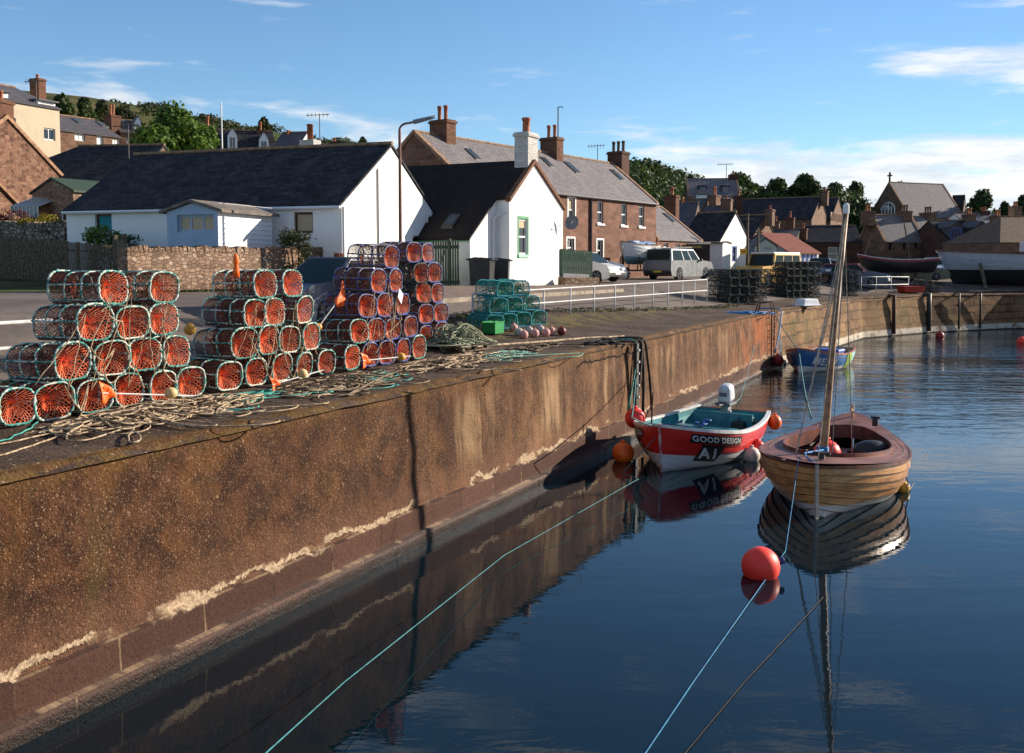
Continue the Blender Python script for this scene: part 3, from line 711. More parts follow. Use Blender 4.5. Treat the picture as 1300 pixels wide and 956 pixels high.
def H_ridge_x(H, px):
    o = H.O + H.b * H.yr; return along((o.x, o.y), (H.a.x, H.a.y), px)
def zat_local(H, x, y, py): p = worldp(H, x, y); return zat(p.x, p.y, py) - H.zb
def mkhouse(name, label, pxO, Y, ang, pxE, W, ye, yr, wm, rm, L=None, zb=None, eave1=None, pxW=None, **k):
    """corner seen at column pxO at distance Y; ridge runs along compass angle ang until column pxE; ye/yr: picture rows of eave and ridge at that corner."""
    O = ((pxO - CX) / F * CP * Y, Y); a = dirc(ang)
    if L is None: L = along(O, (a.x, a.y), pxE)
    b = Vector((-a.y, a.x)); W = along(O, (b.x, b.y), pxW) if pxW is not None else W; rfv = k.get('rf', .5); R = (O[0] + b.x * W * rfv, O[1] + b.y * W * rfv)
    z0 = zat(O[0], O[1], ye); zr = zat(R[0], R[1], yr)
    if zb is None: zb = ground(O[0], O[1])
    if not k.get('wins') and Y > 80 and k.get('cat', 'house') in ('house', 'store', 'barn'):
        e = z0 - zb; ws = []; n_ = max(1, int(L / 3.2))
        for i in range(n_): c_ = L * (i + .5) / n_; ws.append(('A0', (c_ - .45, e - 1.7, c_ + .45, e - .45), dict(frame=white_paint, style='sash', sill=white_paint, px=False)))
        for c_ in (W * .3, W * .7): ws.append(('B1', (c_ - .42, e - 1.6, c_ + .42, e - .3), dict(frame=white_paint, style='sash', px=False)))
        k['wins'] = ws
    return house(name, label, O, a, L, W, zb, z0, z0 if eave1 is None else eave1, zr, wm, rm, **k)

def dormer(H, rect, yd, wm, rm, fr, gable=.35, sty='case', paneM=None, flat=False):
    """a dormer whose front stands at depth yd behind the A0 face"""
    o = local(H, (0, 0, CAMZ)); q = []
    for px, py in ((rect[0], rect[3]), (rect[2], rect[1])):
        d3 = ray(px, py); d = Vector((Vector((d3.x, d3.y)).dot(H.a), Vector((d3.x, d3.y)).dot(H.b), d3.z)); t = (yd - o.y) / d.y; p = o + d * t; q.append((p.x, p.z))
    u0, u1 = sorted((q[0][0], q[1][0])); z1 = q[1][1]; sl = (H.rr - H.e0) / H.yr
    z0 = H.e0 + sl * yd - .05; yb = min(H.yr, (z1 - H.e0) / sl + .3)
    b = MB(); w = u1 - u0; um = (u0 + u1) / 2
    mp = lambda u, z, d: (u0 + u, yd + d, z)
    e = .13
    hs = face_wall(b, mp, w, z1 , z1, [(e, z0 + .18, w - e, z1 - .12)], apex=None if flat else (w / 2, z1 + gable), bottom=z0, rev=.08)
    for x in (u0, u1): b.add([(x, yd, z0), (x, yd, z1), (x, yb, z1), (x, yb, z0 + (yb - yd) * sl)], [(0, 1, 2, 3)])
    d_ = b.build('dormer', wm, H.root)
    window(d_, mp, e, z0 + .18, w - e, z1 - .12, fr, sty, rev=.08, paneM=paneM)
    R = MB(); ov = .1
    if flat: R.box((um, (yd - .15 + yb) / 2, z1 + .05), (w + .25, yb - yd + .3, .1))
    else:
        for sx in (-1, 1):
            vs = [(um + sx * k, y, z + h) for h in (.01, .07) for k, y, z in ((w / 2 + ov, yd - ov, z1 - gable * ov / (w / 2)), (0, yd - ov, z1 + gable), (0, yb + .4, z1 + gable), (w / 2 + ov, yb, z1 - gable * ov / (w / 2)))]
            R.add(vs, [(0, 1, 2, 3), (7, 6, 5, 4), (0, 4, 5, 1), (1, 5, 6, 2), (2, 6, 7, 3), (3, 7, 4, 0)])
    R.build('dormer_roof', rm, d_)
# ---- the long white cottage
a1 = Vector((.948, -.319)); C1 = Vector((-5.64, 33.0)); L1 = 11.2; O1 = C1 - a1 * L1
H1 = house('white_cottage', 'long low white cottage with black slate roof and bright gable behind the stone wall', O1, a1, L1, 7.7, 1.15, 3.93, 4.08, 6.26, whitew, slate, ov=.12,
    wins=[('A0', (121, 271.5, 141.5, 295), dict(frame=brownframe, style='none', blind=(tealblind, .05))),
          ('A0', (373, 269, 397, 296), dict(frame=brownframe, style='none', blind=(curtain, .1))),
          ('B1', (524, 300, 533.5, 323), dict(frame=white_paint, style='none', paneM=glass, rev=.2))], gut=gutterw)
b = MB(); b.tube([(L1 + .06, .08, -.3), (L1 + .06, .08, H1.e0 - .05)], .045, 6); b.build('downpipe', gutterw, H1.root)
b = MB(); b.tube([(L1 + .06, 7.35, -.3), (L1 + .06, 7.35, H1.e1 - .1), (L1 + .06, 7.75, H1.e1)], .04, 6); b.tube([(L1 + .06, 7.0, 1.0), (L1 + .06, 7.0, H1.e1 - .1)], .035, 6); b.build('downpipe', gutterw, H1.root)
b = MB(); b.tube([(L1 + .04, 2.7, -.3), (L1 + .04, 2.7, 4.2)], .03, 6); b.build('vent_pipe', greypl, H1.root)
# porch of pale blue boards with a white boarded flank
H1p = mkhouse('boarded_porch', 'small pale blue gabled porch with white boarded flank and grey felt roof', 278, 30.4, 18.6, None, 1.85, 268, 257.6, white_board, felt, L=3.0,
    facem={'B0': bluew}, wins=[('B0', (225, 272, 271, 295), dict(frame=bluew, style='three', blind=(curtain, .02)))], cat='porch', ridge=False, ov=.22)
bd = MB()
for i in range(1, 18): bd.box((1.5, -.012, i * .15 + .1), (2.96, .02, .012))
bd.build('board_joint', mat('board_shadow', (.55, .55, .56), None, .7), H1p.root)
# ---- white cottage with the catslide roof
a2 = Vector((.891, -.454)).normalized(); b2 = Vector((-a2.y, a2.x)); C2 = Vector((-.10, 39.5)); L2 = 9.0
H2 = house('white_cottage', 'white gabled cottage with black tiled catslide roof, white chimney and green window', C2 - a2 * L2, a2, L2, 5.15, 1.10, 4.57, 4.52, zat(.9, 41.4, 206), whitew, tile_black, rf=.42, ov=.10,
    wins=[('B1', (658.5, 278.5, 669.5, 323), dict(frame=white_paint, style='sash', sill=mint_paint, surround=green_paint, rev=.12, blind=(curtain, .75)))],
    chims=[dict(x=L2 - .33, top=169, sx=.62, sy=.92, m=brick_w, pots=1, ph=.62, pr=1.5, zb=4.0)], ridge=False, gut=None)
e = H2.e0; sl = (H2.rr - H2.e0) / H2.yr; ow = 2.1; ez = e - sl * ow
b = MB(); xe = L2 - .6
b.add([(xe, -ow, -1), (xe, 0, -1), (xe, 0, e), (xe, -ow, ez)], [(0, 1, 2, 3)]); b.add([(0, -ow, -1), (xe, -ow, -1), (xe, -ow, ez), (0, -ow, ez)], [(0, 1, 2, 3)]); b.add([(0, -ow, -1), (0, 0, -1), (0, 0, e), (0, -ow, ez)], [(0, 1, 2, 3)])
b.build('outshot_wall', whitew, H2.root)
b = MB(); vs = [(x, y, e + sl * y + h + .022) for h in (.0, .09) for x, y in ((-.07, -ow - .15), (xe + .07, -ow - .15), (xe + .07, -.105), (-.07, -.105))]
b.add(vs, [(0, 1, 2, 3), (7, 6, 5, 4), (0, 4, 5, 1), (1, 5, 6, 2), (2, 6, 7, 3), (3, 7, 4, 0)]); b.build('outshot_roof', tile_black, H2.root)
b = MB(); b.box((xe / 2, -ow - .06, ez - .06), (xe, .04, .14)); b.build('fascia', green_paint, H2.root)
b = MB(); b.tube([(xe + .06, -.35, -.2), (xe + .06, -.35, e - .8), (xe + .25, -.25, e - .62), (L2 - .15, -.06, e - .55)], .05, 6); b.build('downpipe', gutterw, H2.root)
q = roof_hit(H2, 560, 294); q2 = roof_hit(H2, 588, 278); roof_window(H2, None, q[0], q[1], q2[0] - .1, q2[1], .16)
b = MB()
for y0, y1, z0, z1 in ((0 - .1, H2.yr, H2.e0 - sl * .1, H2.rr), (H2.W + .1, H2.yr, H2.e1 - .1, H2.rr)):
    b.add([(L2 + dx, y, z + h) for h in (-.05, .12) for dx, y, z in ((-.12, y0, z0), (.10, y0, z0), (.10, y1, z1), (-.12, y1, z1))], [(0, 1, 2, 3), (7, 6, 5, 4), (0, 4, 5, 1), (1, 5, 6, 2), (2, 6, 7, 3), (3, 7, 4, 0)])
b.build('verge', mat('verge_mortar', S(120, 78, 52), S(84, 56, 40), .9, 8), H2.root)
# satellite dish on the corner
dsh = thing('satellite_dish', 'grey mesh satellite dish on the corner of the white gabled cottage', 'satellite dish', worldp(H2, L2 + .1, H2.W - .1, zat(*worldp(H2, L2, H2.W).xy, 282) - 1.10))
b = MB(); Mx = Matrix.Rotation(radians(105), 3, 'X') @ Matrix.Rotation(0, 3, 'Y'); Mx = Matrix.Rotation(radians(25), 3, 'Z') @ Mx
b.lathe([(.02, 0), (.15, .015), (.28, .06), (.33, .10), (.33, .115), (.27, .075), (.02, .02)], (.28, -.2, .0), 20, 0, Mx); b.build('dish', greypl, dsh, True)
b = MB(); b.tube([(0, 0, -.1), (.1, -.02, -.02), (.28, -.16, 0)], .02); b.tube([(.28, -.2, -.1), (.33, -.55, -.02)], .012); b.box((.33, -.56, 0), (.06, .1, .06)); b.build('arm', steel_w, dsh)
# ---- two storey sandstone row
P7 = Vector(((706 - CX) / F * CP * 55, 55)); a3 = dirc(36); dL = along(P7, a3, 592); dR = along(P7, a3, 832.5); b3 = Vector((-a3.y, a3.x))
W3_ = 6.6; Rm = P7 + b3 * W3_ / 2; O3 = P7 + a3 * dL
sw = lambda x0, y0, x1, y1: ('A0', (x0, y0, x1, y1), dict(frame=white_paint, style='sash', sill=white_paint, rev=.14))
R1 = house('sandstone_house', 'two storey red sandstone row with long grey slate roof and three chimneys', O3, a3, dR - dL, W3_, 1.30, zat(P7.x, P7.y, 245.5), zat(P7.x, P7.y, 245.5), zat(Rm.x, Rm.y, 188.5), sandstone, slate_grey, ov=.12,
    wins=[('A0', (721.5, 252, 730, 281), dict(frame=white_paint, style='sash', sill=white_paint, surround=white_paint, blind=(curtain, .5))), ('A0', (720, 303, 729, 326), dict(frame=white_paint, style='sash4', surround=white_paint)),
          sw(758.5, 255.5, 766, 283.5), sw(788.5, 259, 796, 286), sw(811, 262, 818, 287.5), ('A0', (758, 305, 765.5, 331), dict(frame=white_paint, style='sash', surround=white_paint, sill=white_paint)), sw(811, 308, 817, 330),
          ('A0', (787, 306, 793, 336), dict(door=brownframe))],
    chims=[dict(px=563, top=153, sx=.75, sy=1.15, m=brickm, pots=2, ph=.75, ax='y'), dict(px=700, top=175, sx=.7, sy=1.2, m=brickm, pots=2, ph=.75), dict(px=784, top=193, sx=1.0, sy=1.1, m=sand_dark, pots=3, ph=.7, pm=potdark)],
    skys=[((727, 216), .6), ((784, 225), .6), ((601, 199.5), .5), ((695, 209), .5)], skew=skewm)
b = MB(); uu = H_hit(R1, 'A0', 749, 300)[0]; b.tube([(uu, -.07, 0), (uu, -.07, R1.e0)], .07, 6); b.tube([(.1, -.16, R1.e0 - .05), (R1.L, -.16, R1.e0 - .05)], .06, 6); b.build('downpipe', gutterd, R1.root)
# ---- low sandstone cottage with grey slates, then a dark workshop front
R2 = mkhouse('sandstone_cottage', 'low sandstone cottage with grey slates and one tall terracotta chimney beside the two storey row', 833.5, 67.5, 36, 889, 6.5, 303.5, 259, sandstone, slate_grey,
    wins=[('A0', (842.5, 309, 848.5, 318), dict(frame=white_paint, style='sash')), ('A0', (858, 310.5, 863.5, 319), dict(frame=white_paint, style='sash'))],
    chims=[dict(px=852, top=248, sx=.6, sy=.95, m=brickm, pots=1, ph=.6, pr=1.3)], skys=[((850, 279), .6)], skew=skewm)
mkhouse('workshop', 'low dark fronted workshop wedged between stone cottage and white gable', 874, 71, 100, 901, 4, 311.5, 309, mat('dark_boards', S(58, 44, 40), S(42, 33, 30), .8, 6), felt, ridge=False, cat='workshop')
W3 = mkhouse('white_cottage', 'white cottage with sharp gable and tall blue window beyond the silver pickup', 866, 79, 126, 914, 5.6, 305.5, 272, whitew, slate,
    wins=[('B1', (930, 314, 935, 332), dict(frame=bluepaint, style='sash', surround=bluepaint))])
W3b = mkhouse('white_outhouse', 'plain white flat roofed outhouse joined to the sharp white gable', 899, 77.5, 126, 917, 1.5, 309.5, 308, whitew, felt, ridge=False, cat='outhouse')
# ---- upper village on the left
H = mkhouse('rubble_house', 'red rubble stone house whose tall gable stands at the far left edge', -190, 41.5, 104, None, 9.0, 200, 150, rubble_red, slate, L=9.0, zb=1.6)
def by_gable(name, label, apex, Y, ang, W, L, slope, wm, rm, zb=None, **k):
    """gable end faces right; apex seen at picture point apex at distance Y; ridge runs back to the left"""
    a = dirc(ang); b = Vector((-a.y, a.x)); A = Vector(((apex[0] - CX) / F * CP * Y, Y)); zr = zat(A.x, A.y, apex[1]); O = A - b * W * k.get('rf', .5) - a * L
    ze = zr - slope * W * k.get('rf', .5)
    return house(name, label, O, a, L, W, ground(A.x, A.y) if zb is None else zb, ze, ze, zr, wm, rm, **k)
for o in list(H.root.children_recursive) + [H.root]: bpy.data.objects.remove(o)
B1 = by_gable('rubble_house', 'red rubble stone house whose tall gable stands at the far left edge', (15, 150), 50, 104, 11.6, 9, .66, rubble_red, slate, 1.7, chims=[dict(x=8.55, h=.9, sx=.8, sy=1.2, m=brickm, pots=2, ph=.5)], skew=skewm)
b = MB(); b.add([(B1.L + .02, 4.4, 4.6), (B1.L + .16, 4.4, 4.6), (B1.L + .16, 6.8, 2.9), (B1.L + .02, 6.8, 2.9), (B1.L + .02, 4.4, 4.75), (B1.L + .16, 4.4, 4.75), (B1.L + .16, 6.8, 3.05), (B1.L + .02, 6.8, 3.05)], [(0, 1, 2, 3), (4, 5, 6, 7), (0, 1, 5, 4), (1, 2, 6, 5), (2, 3, 7, 6), (3, 0, 4, 7)]); b.build('roof_scar', skewm, B1.root)
B2 = mkhouse('slate_outbuilding', 'low outbuilding with broad dark hipped slate roof left of the long cottage', -95, 52, 98, None, 11.5, 262, 190, rubble_grey, slate, L=10.4, hip=5.4, cat='outbuilding', skew=None)
B2b = mkhouse('lean_to', 'little stone lean-to with dark green gablet beside the hipped outbuilding', 96, 46, 30, None, 3.0, 243, 228, rubble_grey, dkgreen, L=2.6, cat='lean-to', ridge=False, wins=[('B0', (76, 268, 88, 282), dict(frame=white_paint, style='case'))])
# small lean-to greenhouse
p = T(33, 300); gx, gy = D(14, 262, 46), D(48, 262, 46)
gh = thing('lean_to_greenhouse', 'lean-to greenhouse with white glazing bars and glass roof', 'greenhouse', (gx.x, gx.y, 1.6))
z0, z1 = zat(gx.x, 46, 262) - 1.6, zat(gx.x, 47.4, 251) - 1.6; wd = gy.x - gx.x
b = MB(); b.quad((0, 0, z0), (wd, 0, z0), (wd + .5, 1.4, z1), (.5, 1.4, z1)); b.quad((0, 0, z0 - .5), (wd, 0, z0 - .5), (wd, 0, z0), (0, 0, z0)); b.build('glazing', glass_sky, gh)
b = MB()
for i in range(8):
    x = wd * i / 7; b.tube([(x, -.02, z0 - .5), (x, -.02, z0), (x + .5, 1.38, z1 + .03)], .025, 4)
b.build('glazing_bar', white_paint, gh)
b = MB(); b.box((wd / 2, .1, (z0 - .5) / 2 - .25), (wd + .1, .15, z0)); b.build('base_wall', rubble_grey, gh)
# cream house with dormer
B3 = mkhouse('cream_house', 'cream rendered house with dark roof and white dormer high at the left', -70, 60, 25, 82, 8.5, 113, 84, creamw, slate_mid,
    wins=[('A0', (56, 164, 70, 177), dict(frame=white_paint, style='case')), ('A0', (-20, 150, 20, 168), dict(frame=white_paint, style='case'))], chims=[dict(px=56, h=1.0, sx=.6, sy=.9, m=brickm, pots=1, ph=.3)], zb=4)
dormer(B3, (49, 131, 70, 149), .35, white_board, slate_mid, white_paint, flat=True, sty='case'); dormer(B3, (-16, 118, 10, 138), .35, white_board, slate_mid, white_paint, flat=True)
B4 = mkhouse('terrace_row', 'low brick terrace with dark slate roof and white doors above the outbuilding', 80, 84, 34, 157, 7.5, 165.5, 143, sandstone_b, slate_mid,
    wins=[('A0', (95, 170, 108, 178), dict(frame=white_paint, style='case', paneM=white_paint)), ('A0', (123, 173, 131, 184), dict(frame=white_paint, style='none', paneM=white_paint)), ('A0', (143, 177.5, 155, 184), dict(frame=white_paint, style='case', paneM=white_paint))],
    chims=[dict(px=148, top=147, sx=1.0, sy=1.2, m=brickm, pots=2, ph=1.0)], skys=[((100, 156), .7), ((130, 160), .7)])
B5 = mkhouse('slate_house', 'small dark roofed house with one dormer beside the big tree', 158, 92, 60, 186, 6, 168, 153, sandstone_b, slate_mid, zb=8)
dormer(B5, (171, 156, 180, 167), .4, white_board, slate_mid, white_paint, gable=.6)
# houses peeping over the ridge of the long cottage
B6 = mkhouse('slate_house', 'dark slate house with two white dormers beside the white flagpole', 278, 92, 75, 350, 7.5, 194, 166, sandstone_b, slate, zb=9, chims=[dict(px=334, top=166, sx=.8, sy=.9, m=brickm, pots=3, ph=.8), dict(px=268, top=160, sx=.8, sy=.9, m=brickm, pots=2, ph=.9)])
dormer(B6, (289, 172, 301, 184), .5, white_board, slate, white_paint, gable=.7); dormer(B6, (329, 177, 341, 191), .5, white_board, slate, white_paint, gable=.7)
B7 = mkhouse('white_gabled_house', 'dark roofed house with white gable and round terracotta flue on a white stack', 345, 88, 100, 376, 6, 194, 170, whitew, slate_mid, zb=8, chims=[dict(x=.6, top=173, sx=.9, sy=1.0, m=sand_dark, pots=3, ph=.5)])
p = T(394, 196); ck = D(394, 190, 80); cs = thing('white_stack', 'squat white painted chimney block carrying one round terracotta flue', 'chimney', (ck.x, 80, zat(ck.x, 80, 215)))
b = MB(); hh = zat(ck.x, 80, 178) - cs.location.z; b.box((0, 0, hh / 2), (1.35, 1.0, hh), radians(-25)); b.build('stack', brick_w, cs)
b = MB(); h2 = zat(ck.x, 80, 159) - cs.location.z; b.lathe([(.24, hh), (.24, h2), (.30, h2), (.30, h2 + .06), (.05, h2 + .12)], (0, 0, 0), 14); b.build('flue', terracotta, cs, True)
B8 = mkhouse('stone_cottage', 'low stone cottage roof with one chimney behind the white stack', 404, 96, 80, 440, 6, 196, 189, sand_dark, slate_mid, zb=9, chims=[dict(px=427, top=180, sx=.9, sy=.9, m=sand_dark, pots=1, ph=.4)])
# ---- village behind the square on the right
X1 = mkhouse('hill_house', 'grey house on the hill with two dark dormers above the red chimneys', 873, 150, 96, 938, 9, 249, 228, sandstone_b, slate_grey, zb=12, chims=[dict(x=7.0, top=222, sx=1.4, sy=1.0, m=sand_dark, pots=3, ph=.6)], skew=skewm)
dormer(X1, (887, 236, 897, 246), .4, slate_mid, slate_mid, bluepaint, flat=True); dormer(X1, (916, 236, 927, 246), .4, slate_mid, slate_mid, bluepaint, flat=True)
mkhouse('hill_porch', 'little white fronted porch below the dormered hill house', 884, 143, 96, 896, 2, 247, 242, whitew, slate_mid, zb=10, cat='porch', ridge=False)
bgspec = [
 ('stone_cottage', 'stone cottage with tall red pots squeezed behind the sharp white gable', 846, 105, 110, 878, 7, 290, 258, sandstone_b, slate_mid, dict(chims=[dict(x=1.0, top=262, sx=.8, sy=1, m=sandstone_b, pots=2, ph=1.0, pm=terracotta)])),
 ('stone_cottage', 'narrow stone gable with red chimney pots below the hill house', 862, 112, 126, 880, 7, 283, 254, sandstone_b, slate_mid, dict(chims=[dict(x=2.6, top=248, sx=.9, sy=1.3, m=sandstone_b, pots=2, ph=1.0, pm=terracotta)])),
 ('stone_cottage', 'dark slate cottage with broad stack left of the big dark roof', 888, 108, 112, 914, 7, 284, 263, sandstone_b, slate_mid, dict(chims=[dict(x=2.2, top=253, sx=1.1, sy=1.3, m=sandstone_b, pots=1, ph=.4)])),
 ('stone_cottage', 'dark roofed cottage tucked under the hedge behind the sharp white gable', 905, 118, 100, 934, 7, 276, 262, sandstone_b, slate, dict(chims=[dict(x=3, h=1.2, sx=1, sy=1, m=sand_dark, pots=2, ph=.6)])),
 ('stone_barn', 'long stone barn with broad dark slate roof and lit right gable', 925, 122, 118, 1029, 10, 280, 254, sandstone_b, slate, dict(cat='barn', chims=[dict(px=1045, h=.8, sx=.8, sy=.8, m=sandstone_b, pots=1, ph=.4)], wins=[('A0', (999, 284, 1008, 292), dict(frame=white_paint, style='case', paneM=glass_sky))])),
 ('stone_house', 'stone gabled house directly right of the barn gable', 1040, 126, 118, 1053, 10, 280, 252, sandstone_b, slate, dict(wins=[('B1', (1056, 262, 1059, 270), dict(frame=white_paint, style='sash', paneM=glass_sky))])),
 ('stone_cottage', 'small cottage with plain pink stone gable behind the utility poles', 922, 96, 126, 953, 6.5, 305, 275, sandstone_b, slate, dict(chims=[dict(x=3, h=.6, sx=.7, sy=.7, m=sandstone_b, pots=1, ph=.4)])),
 ('slate_cottage', 'dark slate cottage with red chimney left of the red roofed shed', 962, 98, 112, 1010, 7, 304, 292, sand_dark, slate_mid, dict(chims=[dict(x=1.2, top=281, sx=.7, sy=.8, m=sandstone_b, pots=1, ph=.5), dict(x=2.6, top=276, sx=.8, sy=.8, m=brickm, pots=1, ph=.6), dict(x=3.9, top=290, sx=.7, sy=.8, m=brickm, pots=1, ph=.5)])),
 ('slate_cottage', 'long low dark slate roof behind the mast and the red shed', 1022, 100, 100, 1092, 7, 308, 288, sand_dark, slate, dict()),
 ('stone_terrace', 'brown stone terrace with grey slates and small plain windows behind the black boat', 1122, 96, 72, 1172, None, 306, 274, sandstone_b, slate_grey, dict(pxW=1089, skew=skewm, chims=[dict(px=1146, top=268, sx=1.0, sy=1.1, m=sandstone_b, pots=3, ph=.6, pm=potdark), dict(px=1100, top=268, sx=.8, sy=1.2, m=sandstone_b, pots=2, ph=.6)], wins=[('A0', (x, y, x + 4.5, y + 9), dict(frame=brownframe, style='sash')) for x, y in ((1128, 309), (1146, 308), (1161, 307), (1132, 327), (1146, 328), (1160, 329))])),
]
BG = []
for nm, lb, p0, Y, an, p1, W_, ye, yr_, wm_, rm_, k in bgspec: BG.append(mkhouse(nm, lb, p0, Y, an, p1, W_, ye, yr_, wm_, rm_, **k))
X2 = mkhouse('stone_terrace', 'stone terrace end with two white gabled dormers over white framed windows', 1174, 97, 74, 1209, 7.5, 306, 276, sandstone_b, slate_grey, skew=skewm, chims=[dict(px=1176, top=270, sx=1.2, sy=1.1, m=sandstone_b, pots=3, ph=.6, pm=potdark), dict(px=1202, top=283, sx=.7, sy=1, m=sandstone_b, pots=1, ph=.5)],
    wins=[('A0', (x, y, x + 4, y + h), dict(frame=white_paint, style='sash')) for x, y, h in ((1181, 308, 6), (1199, 308, 6), (1180, 325, 9), (1189, 325, 13), (1198, 325, 9))])
dormer(X2, (1180, 297, 1188, 308), .15, white_board, slate_mid, white_paint, gable=.7); dormer(X2, (1198, 297, 1206, 308), .15, white_board, slate_mid, white_paint, gable=.7)
X3 = mkhouse('slate_house', 'dark slate house with two wide bay dormers above the grey boat', 1206, 92, 84, 1268, 8, 308, 281, sand_dark, slate, chims=[dict(px=1228, top=272, sx=.8, sy=1.1, m=sandstone_b, pots=2, ph=.6), dict(px=1264, top=274, sx=.8, sy=1.3, m=sandstone_b, pots=2, ph=.6)])
dormer(X3, (1206, 288, 1222, 301), .5, slate_mid, slate_mid, bluepaint, gable=.5, sty='three'); dormer(X3, (1238, 288, 1254, 301), .5, slate_mid, slate_mid, bluepaint, gable=.5, sty='three')
X4 = mkhouse('white_gabled_house', 'pale house with white gable corner between slate roofs at the right', 1232, 118, 84, 1290, 8, 290, 272, whitew, slate_grey, chims=[dict(px=1246, top=268, sx=1, sy=1.1, m=sand_dark, pots=3, ph=.5), dict(px=1286, top=262, sx=1, sy=1.2, m=sandstone_b, pots=2, ph=.6)])
X5 = mkhouse('brown_store', 'brown stone store with low pitched roof at the right edge above the grey boat', 1268, 84, 80, 1345, 8, 308, 276, sandstone_b, mat('brown_roof', S(110, 88, 66), S(84, 66, 52), .9, 4), cat='store', hip=3, chims=[])
# church
CH = mkhouse('church', 'stone church with large grey roof, tall arched window and cross', 1153, 165, 68, 1222, None, 275, 232, sandstone_b, slate_grey, pxW=1100, cat='church', skew=skewm, wins=[('A0', (x, 279, x + 3, 288), dict(frame=brownframe, style='none')) for x in (1162, 1176, 1191, 1206)])
b = MB(); mp = CH.mp['B0']; uc = CH.W / 2; zc = H_hit(CH, 'B0', 1120, 276)[1]; zt = H_hit(CH, 'B0', 1120, 258)[1]; hw = 1.5
for k in range(5):
    x = uc - hw + 2 * hw * k / 4; h = (zt - zc) * (1 - .45 * abs(k - 2) / 2); b.tube([mp(x, zc, -.03), mp(x, zc + h, -.03)], .10, 4)
ar = [mp(uc + hw * cos(q), zc + (zt - zc) * (.5 + .5 * sin(q)), -.04) for q in [pi * i / 12 for i in range(13)]]; b.tube(ar, .12, 4); b.tube([mp(uc - hw, zc, -.03), mp(uc + hw, zc, -.03)], .12, 4)
for i in (2, 4, 6): b.tube([mp(uc - hw * .5 + .75 * cos(q) + (i - 4) * .18, zc + (zt - zc) * (.5 + .3 * sin(q)), -.03) for q in [pi * j / 8 for j in range(9)]], .07, 4)
b.build('window_tracery', white_paint, CH.root)
b = MB(); x0 = .1; z0 = CH.rr; b.box((x0, CH.yr, z0 + .9), (.22, .22, 1.7)); b.box((x0, CH.yr, z0 + 1.2), (.2, 1.0, .22)); b.build('cross', sand_dark, CH.root)
mkhouse('slate_gable', 'steep dark gabled roof just right of the church', 1204, 172, 120, 1219, 7, 275, 249, sand_dark, slate, cat='house')
# red roofed shed, pale green hut
RS = mkhouse('red_roofed_shed', 'shed with rusty red roof, grey gable and blue and white striped front', 1002, 80, 55, 1039, 6.2, 321, 297, white_board, tile_red, cat='shed', facem={'B0': mat('grey_sheet', S(120, 128, 138), S(96, 104, 114), .7, 5)}, ridge=False, ov=.2)
b = MB(); mp = RS.mp['A0']
n = 7
for i in range(n): flat_box(b, mp, RS.L * (i + .1) / n, .1, RS.L * (i + .5) / n, RS.e0 - .12, -.03, .0)
b.build('blue_panel', bluepaint, RS.root)
GS = mkhouse('green_hut', 'pale green boarded hut with dark gable trim in front of the stone gables', 985, 76, 14, None, 1.6, 313, 303.5, mintw, slate_mid, L=3, cat='hut', ridge=False, wins=[('B0', (970, 314, 979, 317.5), dict(frame=steel_w, style='three'))])
# ============================================================ NEAR BOUNDARIES
def ordn(i): return ('first', 'second', 'third', 'fourth', 'fifth', 'sixth', 'seventh', 'eighth')[i]
UA = atan2(U.y, U.x)
def strip_wall(name, label, pts, hts, th, m, cat, cope=None, foot=.6):
    """free standing wall along plan points with heights above ground, and an uneven coping"""
    b = MB(); c = MB(); r = thing(name, label, cat, (*pts[0], 0))
    o = Vector(pts[0])
    for i in range(len(pts) - 1):
        p, q = Vector(pts[i]) - o, Vector(pts[i + 1]) - o; d = (q - p); L = d.length; d.normalize(); n = Vector((-d.y, d.x)) * th / 2
        zp, zq = hts[i], hts[i + 1]; P = []; UV = []
        k = max(2, int(L / .2))
        for j in range(k + 1):
            f = j / k; w = p + d * L * f; ww = w + o; g_ = ground(ww.x, ww.y) - foot; zt = zp + (zq - zp) * f
            row = []; ur = []
            for side, z in ((-1, g_), (-1, g_ + (zt - g_) * .5), (-1, zt), (1, zt), (1, g_)):
                nz = mnoise.noise(Vector((ww.x * 2, ww.y * 2, z * 3))) * .04
                row.append((w.x + n.x * side * (1 + nz * 3), w.y + n.y * side * (1 + nz * 3), z)); ur.append((L * f, z if side < 0 else 2 * zt - z))
            P.append(row); UV.append(ur)
        b.grid(P, 0, UV)
        b.add([P[0][0], P[0][2], P[0][3], P[0][4]], [(0, 1, 2, 3)]); b.add([P[-1][0], P[-1][2], P[-1][3], P[-1][4]], [(0, 1, 2, 3)])
        if cope:
            x = .0
            while x < L - .1:
                w_ = random.uniform(.09, .2); w = p + d * (x + w_ / 2); f = (x + w_ / 2) / L; h = random.uniform(.10, .19)
                c.box((w.x, w.y, zp + (zq - zp) * f + h / 2 - .01), (w_ * .92, th * 1.08, h), atan2(d.y, d.x) + random.uniform(-.08, .08), taper=random.uniform(.75, .95)); x += w_
    b.build('masonry', m, r, True)
    if cope: c.build('coping', cope, r)
    return r
pa, pb = T(157, 372), T(407, 366.5)
strip_wall('stone_wall', 'rubble stone garden wall with upright coping stones before the long white cottage', [(pa.x, pa.y), (pb.x, pb.y)], [zat(pa.x, pa.y, 319), zat(pb.x, pb.y, 320)], .45, rubble_grey, 'wall', rubble_grey)
